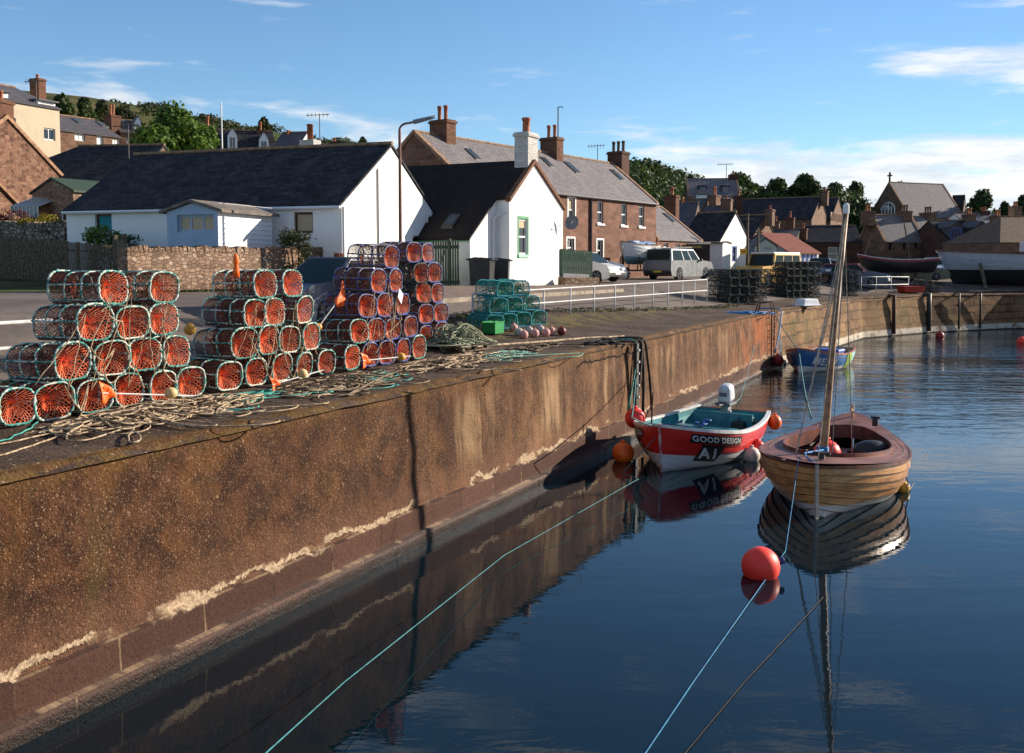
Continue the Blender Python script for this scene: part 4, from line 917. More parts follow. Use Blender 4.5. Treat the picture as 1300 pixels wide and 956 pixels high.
# short stained slat fence next to it
def slat_fence(name, label, p, q, h0, h1, m, sw=.07, gap=.035, railz=(.3, .8), top=None, posts=True, tilt=.0):
    p, q = Vector(p), Vector(q); d = q - p; L = d.length; d.normalize(); r = thing(name, label, 'fence', (p.x, p.y, ground(p.x, p.y)), atan2(d.y, d.x))
    z0 = r.location.z; b = MB(); x = 0
    while x < L:
        w = p + d * x; g_ = ground(w.x, w.y) - z0; f = x / L; h = h0 + (h1 - h0) * f + random.uniform(-.02, .02)
        b.box((x, 0, g_ + h / 2 + .04), (sw, .02, h - .08), random.uniform(-tilt, tilt)); x += sw + gap
    b.build('slats', m, r)
    for k in railz: c = MB(); c.tube([(-.02, .035, h0 * k), (L, .035, h1 * k + ground(q.x, q.y) - z0)], .03, 4); c.build('rail', m, r)
    if posts:
        n = max(1, int(L / 2.2))
        for i in range(n + 1):
            w = p + d * L * i / n; g_ = ground(w.x, w.y) - z0; h = h0 + (h1 - h0) * i / n; c = MB(); c.box((L * i / n, .06, g_ + h / 2 - .2), (.1, .1, h + .4)); c.build('post', m, r)
    return r
q = D(432, 340, 33.0 - .4); slat_fence('slat_fence', 'short fence of reddish upright slats between stone wall and white gable', (pb.x + .3, pb.y + .1), (q.x, q.y), zat(pb.x, pb.y, 320.5) - 1.16, zat(q.x, q.y, 321.5) - 1.16, orangewood, .10, .05)
f0, f1 = T(-60, 352), T(147, 364)
slat_fence('picket_fence', 'old weathered grey picket fence left of the stone wall', (f0.x, f0.y), (f1.x, f1.y), zat(f0.x, f0.y, 293) - f0.z, zat(f1.x, f1.y, 312) - f1.z, oldwood, .055, .055, tilt=.1)
g0 = T(149, 364.5); g1_ = T(157, 365.5)
g = thing('garden_gate', 'dark narrow wooden gate between picket fence and stone wall', 'gate', (g0.x, g0.y, g0.z), atan2(g1_.y - g0.y, g1_.x - g0.x)); b = MB(); w = (g1_ - g0).length + .25; b.box((w / 2, 0, .75), (w, .05, 1.5)); b.build('leaf', oldwood, g); b = MB(); b.box((0, 0, .8), (.12, .12, 1.7)); b.box((w, 0, .8), (.12, .12, 1.7)); b.build('post', oldwood, g)
# dry stone garden wall behind the picket fence
da, db = D(-30, 300, 44), D(90, 300, 39.5); strip_wall('dry_stone_wall', 'dry stone garden wall behind the picket fence at far left', [(da.x, da.y), (db.x, db.y)], [zat(da.x, 44, 284), zat(db.x, 39.5, 288)], .5, drystone, 'wall', drystone)
# green gate between the white cottages and green fence with its low wall
ga, gb = D(549, 330, 37.2), D(583, 330, 36.9); h = zat(ga.x, 37.2, 305) - 1.08
g = thing('green_gate', 'tall dark green slatted gate between the two white cottages', 'gate', (ga.x, ga.y, 1.08), atan2(gb.y - ga.y, gb.x - ga.x)); w = (gb - ga).length; b = MB(); n = 11
for i in range(n): b.box((w * (i + .5) / n, 0, h / 2), (w / n * .68, .03, h - .06))
b.build('slats', dkgreen, g)
for z in (.25, h - .25): b = MB(); b.box((w / 2, .04, z), (w, .04, .12)); b.build('rail', dkgreen, g)
b = MB(); b.tube([(.05, .045, .3), (w * .5, .045, h - .3)], .035, 4); b.build('brace', dkgreen, g)
b = MB(); b.box((w * .62, .02, h / 2), (.12, .1, h + .1)); b.build('post', dkgreen, g)
fa, fb = D(714, 352, 43.8), D(751, 352, 44.5)
slat_fence('green_fence', 'short green boarded fence to the right of the white gable', (fa.x, fa.y), (fb.x, fb.y), 1.15, 1.1, fencegreen, .10, .02)
for o in COL.objects:
    if o.get('label', '').startswith('short green boarded'): o.location.z += .42
wa, wb = D(713, 360, 43.0), D(756, 360, 43.9); strip_wall('low_wall', 'low rendered planter wall under the green fence', [(wa.x, wa.y), (wb.x, wb.y)], [zat(wa.x, 43, 352), zat(wb.x, 43.9, 352.5)], .6, rubble_grey, 'wall')
# pavement with kerb before the catslide cottage
kerbm = mat('kerb_stone', S(150, 138, 122), S(118, 106, 92), .9, 3, 5, .4, 30); pavem = mat('pavement', S(112, 92, 80), S(92, 76, 66), .92, 2, 5, .4, 40)
kl = [T(556, 384.5), T(600, 381.5), T(640, 379), T(700, 375.5), T(760, 372), T(790, 370)]
back = [T(556, 367), T(600, 366.5), T(640, 366), T(700, 366), T(745, 364.5), T(780, 364)]
b = MB(); P = []
for i in range(len(kl)):
    a, c = kl[i], back[i]; P.append([Vector((a.x + (c.x - a.x) * k, a.y + (c.y - a.y) * k, 0)) for k in (0.0, .02, .3, .6, 1)])
def bar_on_ground(pts, w, h, lift, m, name, kind='structure'):
    b = MB(); P = []
    for i, p in enumerate(pts):
        d = (pts[min(i + 1, len(pts) - 1)] - pts[max(i - 1, 0)]); d = Vector((d.x, d.y)).normalized(); n = Vector((-d.y, d.x)) * w / 2
        z = ground(p.x, p.y) + lift; P.append([(p.x - n.x, p.y - n.y, z - h), (p.x - n.x, p.y - n.y, z), (p.x + n.x, p.y + n.y, z), (p.x + n.x, p.y + n.y, z - h)])
    b.grid(P); return tag(b.build(name, m), kind=kind)
def dens(pts, k=8): return [pts[i].lerp(pts[i + 1], j / k) for i in range(len(pts) - 1) for j in range(k)] + [pts[-1]]
bar_on_ground(dens(kl), .16, .3, .12, kerbm, 'kerb')
kd, bk = dens(kl), dens(back); b = MB(); P = []
for a, c in zip(kd, bk):
    row = []
    for j in range(9):
        p = a.lerp(c, .0 + j / 8 * 1.0); row.append((p.x, p.y, max(ground(p.x, p.y) + .11, 0) + .0))
    P.append(row)
b.grid(P); tag(b.build('pavement', pavem, None, True), kind='structure')
# ============================================================ RAILINGS
def railing(label, posts, tops, mids=.52, m=steel_w, r=.028, ext=None):
    o = posts[0]; R = thing('railing', label, 'railing', (o.x, o.y, o.z))
    for p, zt in zip(posts, tops): b = MB(); b.tube([(p.x - o.x, p.y - o.y, p.z - o.z - .2), (p.x - o.x, p.y - o.y, zt - o.z)], r * .95, 8); b.build('post', m, R, True)
    for k in (1.0, mids):
        b = MB(); b.tube([(p.x - o.x, p.y - o.y, p.z - o.z + (zt - p.z) * k) for p, zt in zip(posts, tops)], r, 8); b.build('rail', m, R, True)
    return R
cols = [617, 654, 690, 724, 754, 780.5, 805, 828.7, 848, 866, 881.5, 897]
ps = [T(x, 411.6 + (383.6 - 411.6) * (x - 600) / 297) for x in cols]; ts = [zat(p.x, p.y, 372.7 - 17.8 * (x - 600) / 297) for p, x in zip(ps, cols)]
railing('long white two-bar railing between quay strip and road, from teal pots onward', ps, ts)
p0 = T(600, 411.6); p1 = p0 + Vector((.55, .25, 0))
railing('short end of white railing left of the teal pots with one dark post', [p0, p1], [zat(p0.x, p0.y, 373), zat(p1.x, p1.y, 372.5)], .3, steel_w, .03)
ps = [Vector((*st(s, 4.55), ground(*st(s, 4.55)))) for s in (-12, -9.6, -7.2, -4.8, -2.4, 0, 2.4, 4.6)]
railing('white two-bar railing behind the nearest creel stack at far left', ps, [1.13] * 8, .42)
ps = [T(x, y) for x, y in ((1093, 373), (1112, 372.6), (1131, 372), (1153, 371))]; railing('white railing before the black boat across the harbour corner', ps, [zat(p.x, p.y, 351.5) for p in ps])
ps = [T(x, y) for x, y in ((920, 381.5), (936, 380))]; railing('two rusty posts and a bar beside the square dark pot stack', ps, [zat(p.x, p.y, 354.5) for p in ps], .5, rusty)
# ============================================================ CREELS
def ropem(name, ca, cb, sc=24):
    m, t, b = newmat(name); co = t.coord('Object'); v = t.vor(co, sc, 'F1', 'Color'); r_ = t.sep(v)[0]
    t.put(b.inputs['Base Color'], t.mix(t.ss(r_, .45, .55), ca, cb)); b.inputs['Roughness'].default_value = .8
    t.put(b.inputs['Normal'], t.bump(t.noise(co, 120, 2), .6, .004)); return m
rp_teal = ropem('rope_teal_white', S(52, 128, 120), S(186, 196, 184)); rp_blue = ropem('rope_blue', S(44, 78, 150), S(130, 124, 130)); rp_tb = ropem('rope_teal_blue', S(24, 120, 150), S(40, 150, 140)); rp_white = ropem('rope_white', S(190, 190, 175), S(80, 150, 140)); rp_dark = ropem('rope_black', S(38, 44, 44), S(80, 92, 90))
cream = mat('cream_rope', S(188, 166, 136), S(116, 96, 74), .85, 14, bump=.6, bsc=90, bd=.004); tealr = mat('teal_rope', S(70, 170, 155), S(45, 125, 115), .7, 10); bluer = mat('blue_rope', S(40, 130, 190), S(30, 100, 160), .6, 10)
orange_net = mat('orange_twine', S(252, 116, 66), S(176, 74, 42), .55, 5, spec=.4, var=.45); red_net = mat('brown_twine', S(150, 72, 50), S(62, 40, 32), .8, 4, var=.4); teal_net = mat('green_twine', S(24, 150, 128), S(16, 104, 92), .7, 14); black_net = mat('black_twine', S(40, 46, 44), S(62, 66, 60), .85, 9)
wood_slat = mat('creel_slat', S(92, 66, 46), S(56, 42, 32), .9, 10, 5, .4, 50)
def shape(th, w, h, flat):
    c, s = cos(th), sin(th); e = .72
    x = w / 2 * math.copysign(abs(c) ** e, c); z = h / 2 * math.copysign(abs(s) ** e, s)
    if flat and s < 0: z = -h / 2 * min(1, abs(s) ** .35); x = w / 2 * math.copysign(min(1, abs(c) ** .35), c)
    return x, z + h / 2
weed_m = mat('dried_weed', S(78, 60, 30), S(40, 32, 20), .95, 9)
def make_creel(label, frame_m, side_m, end_m, w=.53, h=.43, L=.82, flat=False, coarse=1, seed=0, sagx=.0):
    rnd = random.Random(seed); R = thing('creel', label, 'lobster creel', (0, 0, 0))
    fr = MB(); hoops = (0.0, .36, .70, 1.0)
    for hy in hoops:
        k = rnd.uniform(.96, 1.03); n = 52; sk = rnd.uniform(-.035, .035); ph, am = rnd.uniform(0, 6), rnd.uniform(.0, .035)
        fr.tube([(lambda q: (q[0] * k * (1 + am * cos(2 * pi * i / n * 3 + ph)), hy * L + sk * q[1] * 2, max(.012, q[1] * k * (1 + am * sin(2 * pi * i / n * 2 + ph)))))(shape(2 * pi * i / n, w, h, flat)) for i in range(n)], [(.0195 if i % 2 else .0125) * (.88 if hy in (0, 1) else .7) * (1.5 if rnd.random() < .12 else rnd.uniform(.75, 1.2)) for i in range(n)], 6, closed=True)
    for a in ((.02, .5, .98, 1.25, 1.75) if not flat else (.1, .35, .65, .9, 1.25, 1.75)):
        x, z = shape(a * pi, w, h, flat); fr.tube([(x, -.01, z), (x * 1.01, L * .5, z + rnd.uniform(-.006, .006)), (x, L + .01, z)], .0115, 5)
    fr.build('frame', frame_m, R, True)
    sn = MB(); n = 36 // coarse; seg = 8; tw = 1.25
    for sg in (-1, 1):
        for i in range(n):
            pts = []
            for j in range(seg + 1):
                th = 2 * pi * i / n + sg * tw * j / seg * 1.6; x, z = shape(th, w * .975, h * .975, flat); dip = 1 - .03 * sin(pi * ((j / seg * 3) % 1)); pts.append((x * dip, L * j / seg, h / 2 + (z - h / 2) * dip))
            sn.tube(pts, .0038 * (1 + .35 * (coarse - 1)), 3, cap=False)
    sn.build('side_net', side_m, R)
    for e in (0, 1):
        en = MB(); n = 24 // coarse; y0 = 0 if e == 0 else L; di = 1 if e == 0 else -1; off = rnd.uniform(-.02, .02); offz = rnd.uniform(-.03, .02)
        for sg in (-1, 1):
            for i in range(n):
                pts = []
                for j in range(6):
                    f = 1 - (j / 5) ** .85 * .9; th = 2 * pi * i / n + sg * .8 * (j / 5) ** .8; x, z = shape(th, w * .96, h * .96, flat)
                    pts.append((x * f + off * (1 - f), y0 + di * (1 - f) ** 1.5 * .16, (z - h / 2) * f + h / 2 + offz * (1 - f)))
                en.tube(pts, (.0040 if e == 0 else .003) * (1.6 if coarse > 1 else 1), 3, cap=False)
        rg = [(off + .045 * cos(q), y0 + di * .14, h / 2 + offz + .045 * sin(q)) for q in [2 * pi * k / 10 for k in range(10)]]; en.tube(rg, .012, 5, closed=True)
        en.tube([(off, y0 + di * .13, h / 2 + offz), (off + .01, y0 + di * .17, h * .12)], .012, 4)
        en.build('end_net', end_m, R)
    if coarse == 1:
        wd = MB(); p_ = []; y = .1 * L
        for i in range(46):
            x, z = shape(rnd.uniform(0, 2 * pi), w * .86, h * .86, flat); p_.append((x * rnd.uniform(.3, 1), y, z)); y = min(.86 * L, max(.1 * L, y + rnd.uniform(-.06, .09)))
        wd.tube(p_, .0055, 4)
        wd.build('dried_weed', weed_m, R)
    bs = MB()
    for i in range(3): bs.box(((i - 1) * w * .3, L / 2, .012), (.06, L, .016))
    bs.build('base_slats', wood_slat, R)
    # funnels of orange netting inside, between the chambers
    fn = MB()
    for (ya, yb) in ((.36, .52), (.70, .56)):
        for i in range(14):
            th = 2 * pi * i / 14; x, z = shape(th, w * .9, h * .9, flat); fn.tube([(x, ya * L, z), (x * .25, yb * L, h / 2 + (z - h / 2) * .25)], .004, 3, cap=False)
    fn.build('inner_funnel', inner_m if not flat else red_net, R); return R
protos = {}
inner_m = mat('inner_twine', S(120, 52, 34), S(70, 34, 26), .7, 9)
def creel(kind, loc, rot, label, group):
    if kind not in protos:
        k = dict(T=(rp_teal, red_net, orange_net), B=(rp_blue, red_net, orange_net), W=(rp_white, red_net, orange_net), K=(rp_dark, black_net, orange_net))
        base, var = kind[0], int(kind[1]) if len(kind) > 1 else 0
        if base == 'G': o = make_creel(label, rp_tb, teal_net, teal_net, .58, .42, .85, True, 1, 31)
        elif base == 'D': o = make_creel(label, rp_dark, black_net, black_net, .56, .40, .78, True, 2, 40)
        else: o = make_creel(label, *k[base], seed=var * 7 + ord(base), w=.52 + .012 * (var - 1), h=.425 + .006 * var)
        o.location = loc; o.rotation_euler = rot; tag(o, group=group); protos[kind] = o; return o
    return copy_thing(protos[kind], loc, rot, label, group)
def on_plane(px, py, t0):                  # where the ray through a picture point meets the upright plane at distance t0 from the harbour edge
    d = ray(px, py); d2 = Vector((d.x, d.y)); k = (t0 + A0.dot(N)) / d2.dot(N); return Vector((d.x * k, d.y * k, CAMZ + d.z * k))
stacks = [
 ('nearest stack', 1.95, 'T', [[(22, 513), (69, 513.5), (121, 501), (165, 496), (205, 492), (241.5, 489.5)], [(93, 465.5), (141, 464), (184, 460), (224.6, 454)], [(121, 419), (169, 417.5), (209, 414.6)], [(144, 373.7), (207.6, 375)]]),
 ('middle stack', 1.95, 'T', [[(290, 481.7), (325, 473), (357, 469), (385.6, 464.5), (413.6, 461.8)], [(311, 444), (340, 440), (367, 437), (395, 435)], [(324, 409), (349, 406), (386, 403)], [(338, 372), (372, 373.4)]]),
 ('tall blue-edged stack', 1.95, 'B', [[(447.6, 460.5), (470, 456), (491, 452), (512, 450), (532, 447)], [(457, 428), (478, 426.5), (499, 424), (521.5, 421)], [(466.6, 398), (488, 395), (511.5, 394)], [(480, 366.6), (503, 365)], [(496.5, 338.5)]]),
 ('blue stack beside the pallet', 2.9, 'B', [[(541, 436), (561, 434)], [(541, 415), (560, 414)], [(538, 393), (556, 392)], [(536, 369), (552, 368)], [(526, 346), (544, 345)]]),
]
rowname = ['bottom', 'second', 'third', 'fourth', 'fifth']
rnd = random.Random(5)
for si, (sname, t0, base, rows) in enumerate(stacks):
    for ri, row in enumerate(rows):
        for ci, (px, py) in enumerate(row):
            p = on_plane(px, py, t0); g_ = ground(p.x, p.y); h = .435
            z = g_ + .03 + ri * (h + .012) + rnd.uniform(-.008, .008)
            kb = base
            if si == 2 and ri in (0, 1) and ci in (0, 4): kb = 'T'
            if si == 3 and (ri, ci) in ((3, 0), (2, 0)): kb = 'K'
            if si in (0, 1) and rnd.random() < .35: kb = 'W'
            n = len(row); where = 'alone' if n == 1 else 'leftmost' if ci == 0 else 'rightmost' if ci == n - 1 else ordn(ci) + ' from the left'
            look = {'T': 'orange teal-roped', 'B': 'orange blue-roped', 'W': 'orange white-roped', 'K': 'orange dark-roped'}[kb]
            rowt = 'top' if ri == len(rows) - 1 else rowname[ri]
            jit = rnd.uniform(-.14, .14) + (-.15 if si == 3 else 0)
            creel(kb + str(rnd.randint(0, 3)), (p.x, p.y, z), (rnd.uniform(-.045, .045), rnd.uniform(-.07, .07), UA + jit), '%s creel, %s, %s row, %s' % (look, where, rowt, sname), 'orange netted creels stacked on the quay')
# flat bottomed teal creels by the railing
tp = [[(628, 404), (646, 406), (664, 405), (684, 403)], [(633, 387), (652, 389), (675, 386)], [(641, 367.5), (661, 369)]]
gp = T(655, 417); tg = tdist(gp.x, gp.y)
for ri, row in enumerate(tp):
    for ci, (px, py) in enumerate(row):
        p = on_plane(px, py, tg + .0); n = len(row); where = 'leftmost' if ci == 0 else 'rightmost' if ci == n - 1 else ordn(ci) + ' from the left'
        creel('G', (p.x, p.y, ground(p.x, p.y) + .02 + ri * .43), (0, 0, UA - radians(28) + rnd.uniform(-.1, .1)), 'teal netted flat bottomed creel, %s in the %s row by the railing' % (where, ('bottom', 'middle', 'top')[ri]), 'teal creels by the railing')
# dark pots farther along: blocks of identical creels
def block(px, py, ang, nx, ny, nz, w, l, h, label, group, jit=.04, drop=0):
    p = T(px, py); r = radians(90 - ang); ux = Vector((cos(r), sin(r))); uy = Vector((-ux.y, ux.x))
    for k in range(nz):
        for i in range(nx):
            for j in range(ny):
                if k == nz - 1 and drop and rnd.random() < drop: continue
                q = Vector((p.x, p.y)) + ux * (i * w + rnd.uniform(-jit, jit)) + uy * (j * l + rnd.uniform(-jit, jit))
                lb = '%s, %s row, %s from left%s' % (label, 'top' if k == nz - 1 else rowname[k], ordn(i), ', landward half' if j else '')
                creel('D', (q.x, q.y, ground(p.x, p.y) + k * h), (0, 0, r + rnd.uniform(-.05, .05)), lb, group)
block(932, 386, 62, 4, 2, 4, .58, .82, .41, 'dark pot of squarish stack', 'dark pots in the squarish stack')
block(1003, 379, 55, 5, 2, 5, .58, .82, .41, 'black pot of broad stack', 'black pots in the broad stack', drop=.2)
block(1076, 376, 70, 2, 1, 4, .58, .82, .41, 'weathered pot of narrow stack', 'pots in the narrow stack')
block(1170, 371, 80, 3, 1, 2, .6, .82, .41, 'dark pot beside red fish box', 'dark pots in the low heap', .1, .3)
# ---- ropes
def wander(rd, cx, cy, lx, ly, n, z0, zh, rad=(.08, .26)):
    pts = []; x = cx + rd.uniform(-lx, lx); y = cy + rd.uniform(-ly, ly); a = rd.uniform(0, 6.28); k = 1 / rd.uniform(*rad); sg = rd.choice((-1, 1)); z = z0 + rd.random() * zh
    for i in range(n):
        if rd.random() < .035: k = 1 / rd.uniform(*rad); sg = rd.choice((-1, 1, 1))
        if rd.random() < .02: k = .6
        a += sg * k * .045; x += cos(a) * .045; y += sin(a) * .045
        ex = (x - cx) / lx; ey = (y - cy) / ly
        if ex * ex > 1 or ey * ey > 1:
            ta = atan2(cy - y, cx - x); da = (ta - a + pi) % (2 * pi) - pi; a += max(-.35, min(.35, da))
        e = max(0, 1 - ex * ex * .8) * max(0, 1 - ey * ey * .8); tz = z0 + zh * e * (.5 + .5 * sin(i * .13 + cx)); z += (tz - z) * .15; pts.append((x, y, max(z0, z)))
    return pts
def rope_heap(label, s, t, lx, ly, zh, n, ln, m, r=.011, seed=1, rad=(.08, .26), ang=0, base=0):
    p = st(s, t); g_ = ground(p.x, p.y) + r + base; R = thing('rope_heap', label, 'rope', (p.x, p.y, g_), UA + ang); rd = random.Random(seed)
    # one long rope: the wandering runs are joined end to end
    allp = []
    for i in range(n): allp += wander(rd, 0, 0, lx, ly, ln, 0, zh, rad)
    # smooth joins
    b = MB(); out = []
    for i, q in enumerate(allp):
        out.append(q)
    sm = []
    for i in range(len(out)):
        lo, hi = max(0, i - 3), min(len(out), i + 4); sm.append(tuple(sum(o[k] for o in out[lo:hi]) / (hi - lo) for k in range(3)))
    b.tube(sm, r, 5); b.build('coils', m, R, True); return R
rope_heap('tangled cream rope spilling along the foot of the nearest creel stack', 3.5, 1.42, 1.7, .40, .20, 26, 200, cream, .0105, 1)
rope_heap('loose teal rope mixed in at the right end of the nearest rope heap', 5.0, 1.45, .9, .25, .10, 5, 160, tealr, .009, 2)
rope_heap('tangled cream and brown rope along the foot of the middle creel stack', 7.2, 1.35, 1.6, .38, .16, 20, 200, mat('brown_rope', S(150, 130, 104), S(96, 80, 62), .85, 8), .010, 3)
rope_heap('teal rope tangle in front of the middle creel stack', 7.9, 1.30, 1.0, .22, .12, 8, 160, tealr, .009, 4)
rope_heap('tangled cream rope along the foot of the tall blue-edged stack', 11.2, 1.35, 1.9, .40, .16, 22, 200, cream, .010, 5)
rope_heap('pale teal rope tangle at the right foot of the tall blue-edged stack', 12.9, 1.25, 1.0, .35, .12, 8, 160, mat('pale_teal_rope', S(150, 190, 170), S(96, 150, 135), .8, 9), .009, 6)
def loose(label, pts, m, r=.010, t0=None, lift=.02, k=10, wob=.03, seed=1, name='rope'):
    rd = random.Random(seed); P = []
    for i in range(len(pts) - 1):
        for j in range(k):
            f = j / k; P.append(Vector(pts[i]).lerp(Vector(pts[i + 1]), f) + Vector((rd.uniform(-wob, wob), rd.uniform(-wob, wob), 0)) * (0 if (i == 0 and j == 0) else 1))
    P.append(Vector(pts[-1])); sm = [P[0]] + [(P[i - 1] + P[i] * 2 + P[i + 1]) / 4 for i in range(1, len(P) - 1)] + [P[-1]]
    o = sm[0].copy(); b = MB(); b.tube([q - o for q in sm], r, 5); ob = b.build(name, m, None, True, o); tag(ob, label, 'rope'); return ob
def Q(px, py): q = T(px, py); return Vector((q.x, q.y, q.z + .02))
loose('thin cream rope trailing left from the nearest rope heap', [Q(-40, 575), Q(60, 553), Q(130, 545), Q(235, 527)], cream, .011, seed=3)
loose('cream rope end with a small bend below the nearest rope heap', [Q(-30, 590), Q(12, 577), Q(45, 566), Q(100, 549)], cream, .011, seed=4)
loose('teal rope end leading left below the nearest stack', [Q(-30, 570), Q(10, 560), Q(40, 545), Q(60, 530)], tealr, .009, seed=5)
# lashings hanging across the faces of the stacks
def lash(label, pts, m, seed, t0=1.90):
    P = [on_plane(x, y, t0) for x, y in pts]; o = P[0].copy(); rd = random.Random(seed); b = MB(); out = []
    for i in range(len(P) - 1):
        for j in range(8):
            f = j / 8; v = P[i].lerp(P[i + 1], f); v.z -= .03 * sin(pi * f); out.append(v - o)
    out.append(P[-1] - o); b.tube(out, .010, 5); tag(b.build('lashing', m, None, True, o), label, 'rope')
lash('cream lashing draped down the middle of the nearest creel stack', [(136, 398), (155, 408), (160, 440), (176, 475), (183, 492)], cream, 1)
lash('cream lashing falling from third row, right half of nearest stack', [(212, 388), (205, 410), (214, 440), (207, 470), (224, 486)], cream, 2)
lash('cream lashing tied across the left creels of the nearest stack', [(115, 441), (130, 458), (145, 442), (132, 470), (138, 486), (150, 478)], cream, 3)
lash('cream lashing looped at bottom left of the nearest stack', [(82, 490), (102, 520), (112, 486), (108, 512), (98, 532)], cream, 4)
lash('cream lashing across the front of the middle creel stack', [(316, 425), (335, 460), (343, 480), (352, 440), (348, 410)], cream, 5)
lash('cream lashing hanging from the third row of the middle stack', [(356, 428), (362, 455), (372, 480), (385, 440)], cream, 6)
lash('cream lashing down the centre of the tall blue-edged stack', [(497, 372), (500, 400), (494, 430), (500, 462)], cream, 7)
lash('second cream lashing down the tall blue-edged stack, right of centre', [(503, 375), (510, 405), (488, 425), (476, 450)], cream, 8)
# thin strings zigzagging over each stack, one long string per stack
for si, (nm_, x0, x1, x0b, x1b, yt, yb) in enumerate((('nearest', 118, 228, 30, 258, 352, 505), ('middle', 322, 398, 285, 420, 362, 478), ('tall blue-edged', 478, 512, 446, 540, 332, 462))):
    rd = random.Random(60 + si); pts = []
    for i in range(11):
        a = rd.random(); f = (.05 + .9 * rd.random()) if i % 2 else (.75 + .25 * rd.random()); f = f if i % 2 == 0 else f * .6; pts.append((x0 + (x0b - x0) * f + ((x1 + (x1b - x1) * f) - (x0 + (x0b - x0) * f)) * (i + .6 * rd.random()) / 11, yt + (yb - yt) * f))
    P = [on_plane(x, y, 1.89) for x, y in pts]; o = P[0].copy(); out = []
    for i in range(len(P) - 1):
        for j in range(10): f = j / 10; v = P[i].lerp(P[i + 1], f); v += Vector((rd.uniform(-.012, .012), rd.uniform(-.012, .012), -.06 * sin(pi * f) + rd.uniform(-.012, .012))); out.append(v - o)
    b = MB(); b.tube(out, .0065, 4); tag(b.build('string', cream, None, True, o), 'thin pale string zigzagging over the front of the %s creel stack' % nm_, 'string')
# ---- marker buoys with flags
flagm = mat('orange_flag', S(255, 112, 20), S(244, 92, 14), .6, 6); floatm = mat('cream_float', S(222, 196, 140), S(190, 160, 104), .5, 7); yellowf = mat('yellow_float', S(222, 170, 60), S(180, 130, 50), .5, 7)
def flagbuoy(label, flag, fl, tail, t0, m=floatm, fs=.17, r=.075):
    P0, P1, P2 = on_plane(*flag, t0), on_plane(*fl, t0), on_plane(*tail, t0); o = P1; R = thing('marker_buoy', label, 'marker buoy', o)
    b = MB(); b.tube([P0 - o, P2 - o], .010, 6); b.build('pole', steel_w, R)
    b = MB(); b.ball((0, 0, 0), r, 16, 0, (1, 1, .92)); b.build('float', m, R, True)
    f = P0 - o; d = (P1 - P0).normalized(); up = Vector((0, 0, 1)); G_ = []
    for i in range(7):
        row = []
        for j in range(5):
            a, c = i / 6, (j / 4 - .5); w = fs * (1.5 - .5 * a); row.append(f + d * (a * fs * 1.1) + up * c * w * (1.0 - .55 * a) + Vector((N.x, N.y, 0)) * (-.03 * sin(a * 7 + j) - .01))
        G_.append(row)
    b = MB(); b.grid(G_); ob = b.build('flag', flagm, R, True); s_ = ob.modifiers.new('s', 'SOLIDIFY'); s_.thickness = .004
    return R
flagbuoy('orange flagged marker buoy with cream float lying against the nearest stack', (127, 499), (217, 499), (262, 503), 1.55, fs=.20, r=.085)
flagbuoy('orange flagged marker buoy with short pole and cream float before the middle stack', (344, 489), (384, 474), (410, 470), 1.5, fs=.16, r=.08)
flagbuoy('orange flagged marker buoy lying before the tall blue-edged stack', (459, 458), (509, 453), (521, 452), 1.5, yellowf, fs=.20, r=.085)
flagbuoy('faded orange flag on a pole leaning left of the tall blue-edged stack', (436, 372), (404, 415), (398, 424), 2.3, yellowf, fs=.3, r=.07)
def ballthing(name, label, p, r, m, cat='float', sc=(1, 1, 1), neck=True, rot=0):
    R = thing(name, label, cat, p, rot); b = MB(); b.ball((0, 0, 0), r, 20, 0, sc); b.build('body', m, R, True)
    if neck:
        b = MB(); b.lathe([(r * .28, r * .88 * sc[2]), (r * .2, r * 1.1 * sc[2]), (r * .24, r * 1.18 * sc[2]), (r * .1, r * 1.2 * sc[2])], (0, 0, 0), 10); b.build('eye', m, R, True)
    return R
ballthing('float', 'yellow float hanging between the nearest and middle creel stacks', on_plane(241, 418, 2.6), .09, yellowf)
b = MB(); p = on_plane(300, 352, 2.2); b.lathe([(.05, 0), (.05, .12), (.03, .2), (.045, .22), (.045, .3), (.01, .36)], (0, 0, 0), 8); tag(b.build('orange_bottle', flagm, None, True, p), 'orange plastic bottle standing on the top left creel of the middle stack', 'bottle')
b = MB(); p = on_plane(507, 366, 1.86); u3 = Vector((U.x, U.y, 0)); b.add([(0, 0, 0), tuple(u3 * .13 + Vector((0, 0, -.12))), tuple(u3 * .06 + Vector((0, 0, -.30))), tuple(u3 * -.06 + Vector((0, 0, -.16)))], [(0, 1, 2, 3)]); o = b.build('plastic_sheet', white_board, None, False, p); o.modifiers.new('s', 'SOLIDIFY').thickness = .006; tag(o, 'scrap of white plastic caught on the tall blue-edged stack', 'plastic scrap')
# ---- pallet with rope, row of net floats
pp = T(579, 444); R = thing('pallet', 'grey wooden pallet between the blue creels and the teal creels', 'pallet', (pp.x, pp.y, pp.z), UA)
for z, mi in ((.12, 0), (.015, 1)):
    for i in range(7 if mi == 0 else 3): b = MB(); b.box((0, -.5 + i * (1.0 / (6 if mi == 0 else 2)), z), (1.3, .11, .022)); b.build('board', oldwood, R)
for x in (-.58, 0, .58):
    for y in (-.45, 0, .45): b = MB(); b.box((x, y, .066), (.12, .1, .078)); b.build('block', oldwood, R)
sp = (Vector((pp.x, pp.y)) - A0).dot(U); tpv = (Vector((pp.x, pp.y)) - A0).dot(N)
rope_heap('mound of grey-green rope heaped on the wooden pallet', sp, tpv, .55, .42, .55, 16, 170, mat('greygreen_rope', S(160, 160, 130), S(110, 120, 100), .85, 7), .014, 9, base=.14)
rope_heap('low tangle of brown rope on the ground before the teal creels', sp + 2.2, tpv - .9, 1.3, .3, .06, 8, 160, mat('brown_rope2', S(120, 100, 78), S(84, 70, 54), .85, 7), .012, 10)
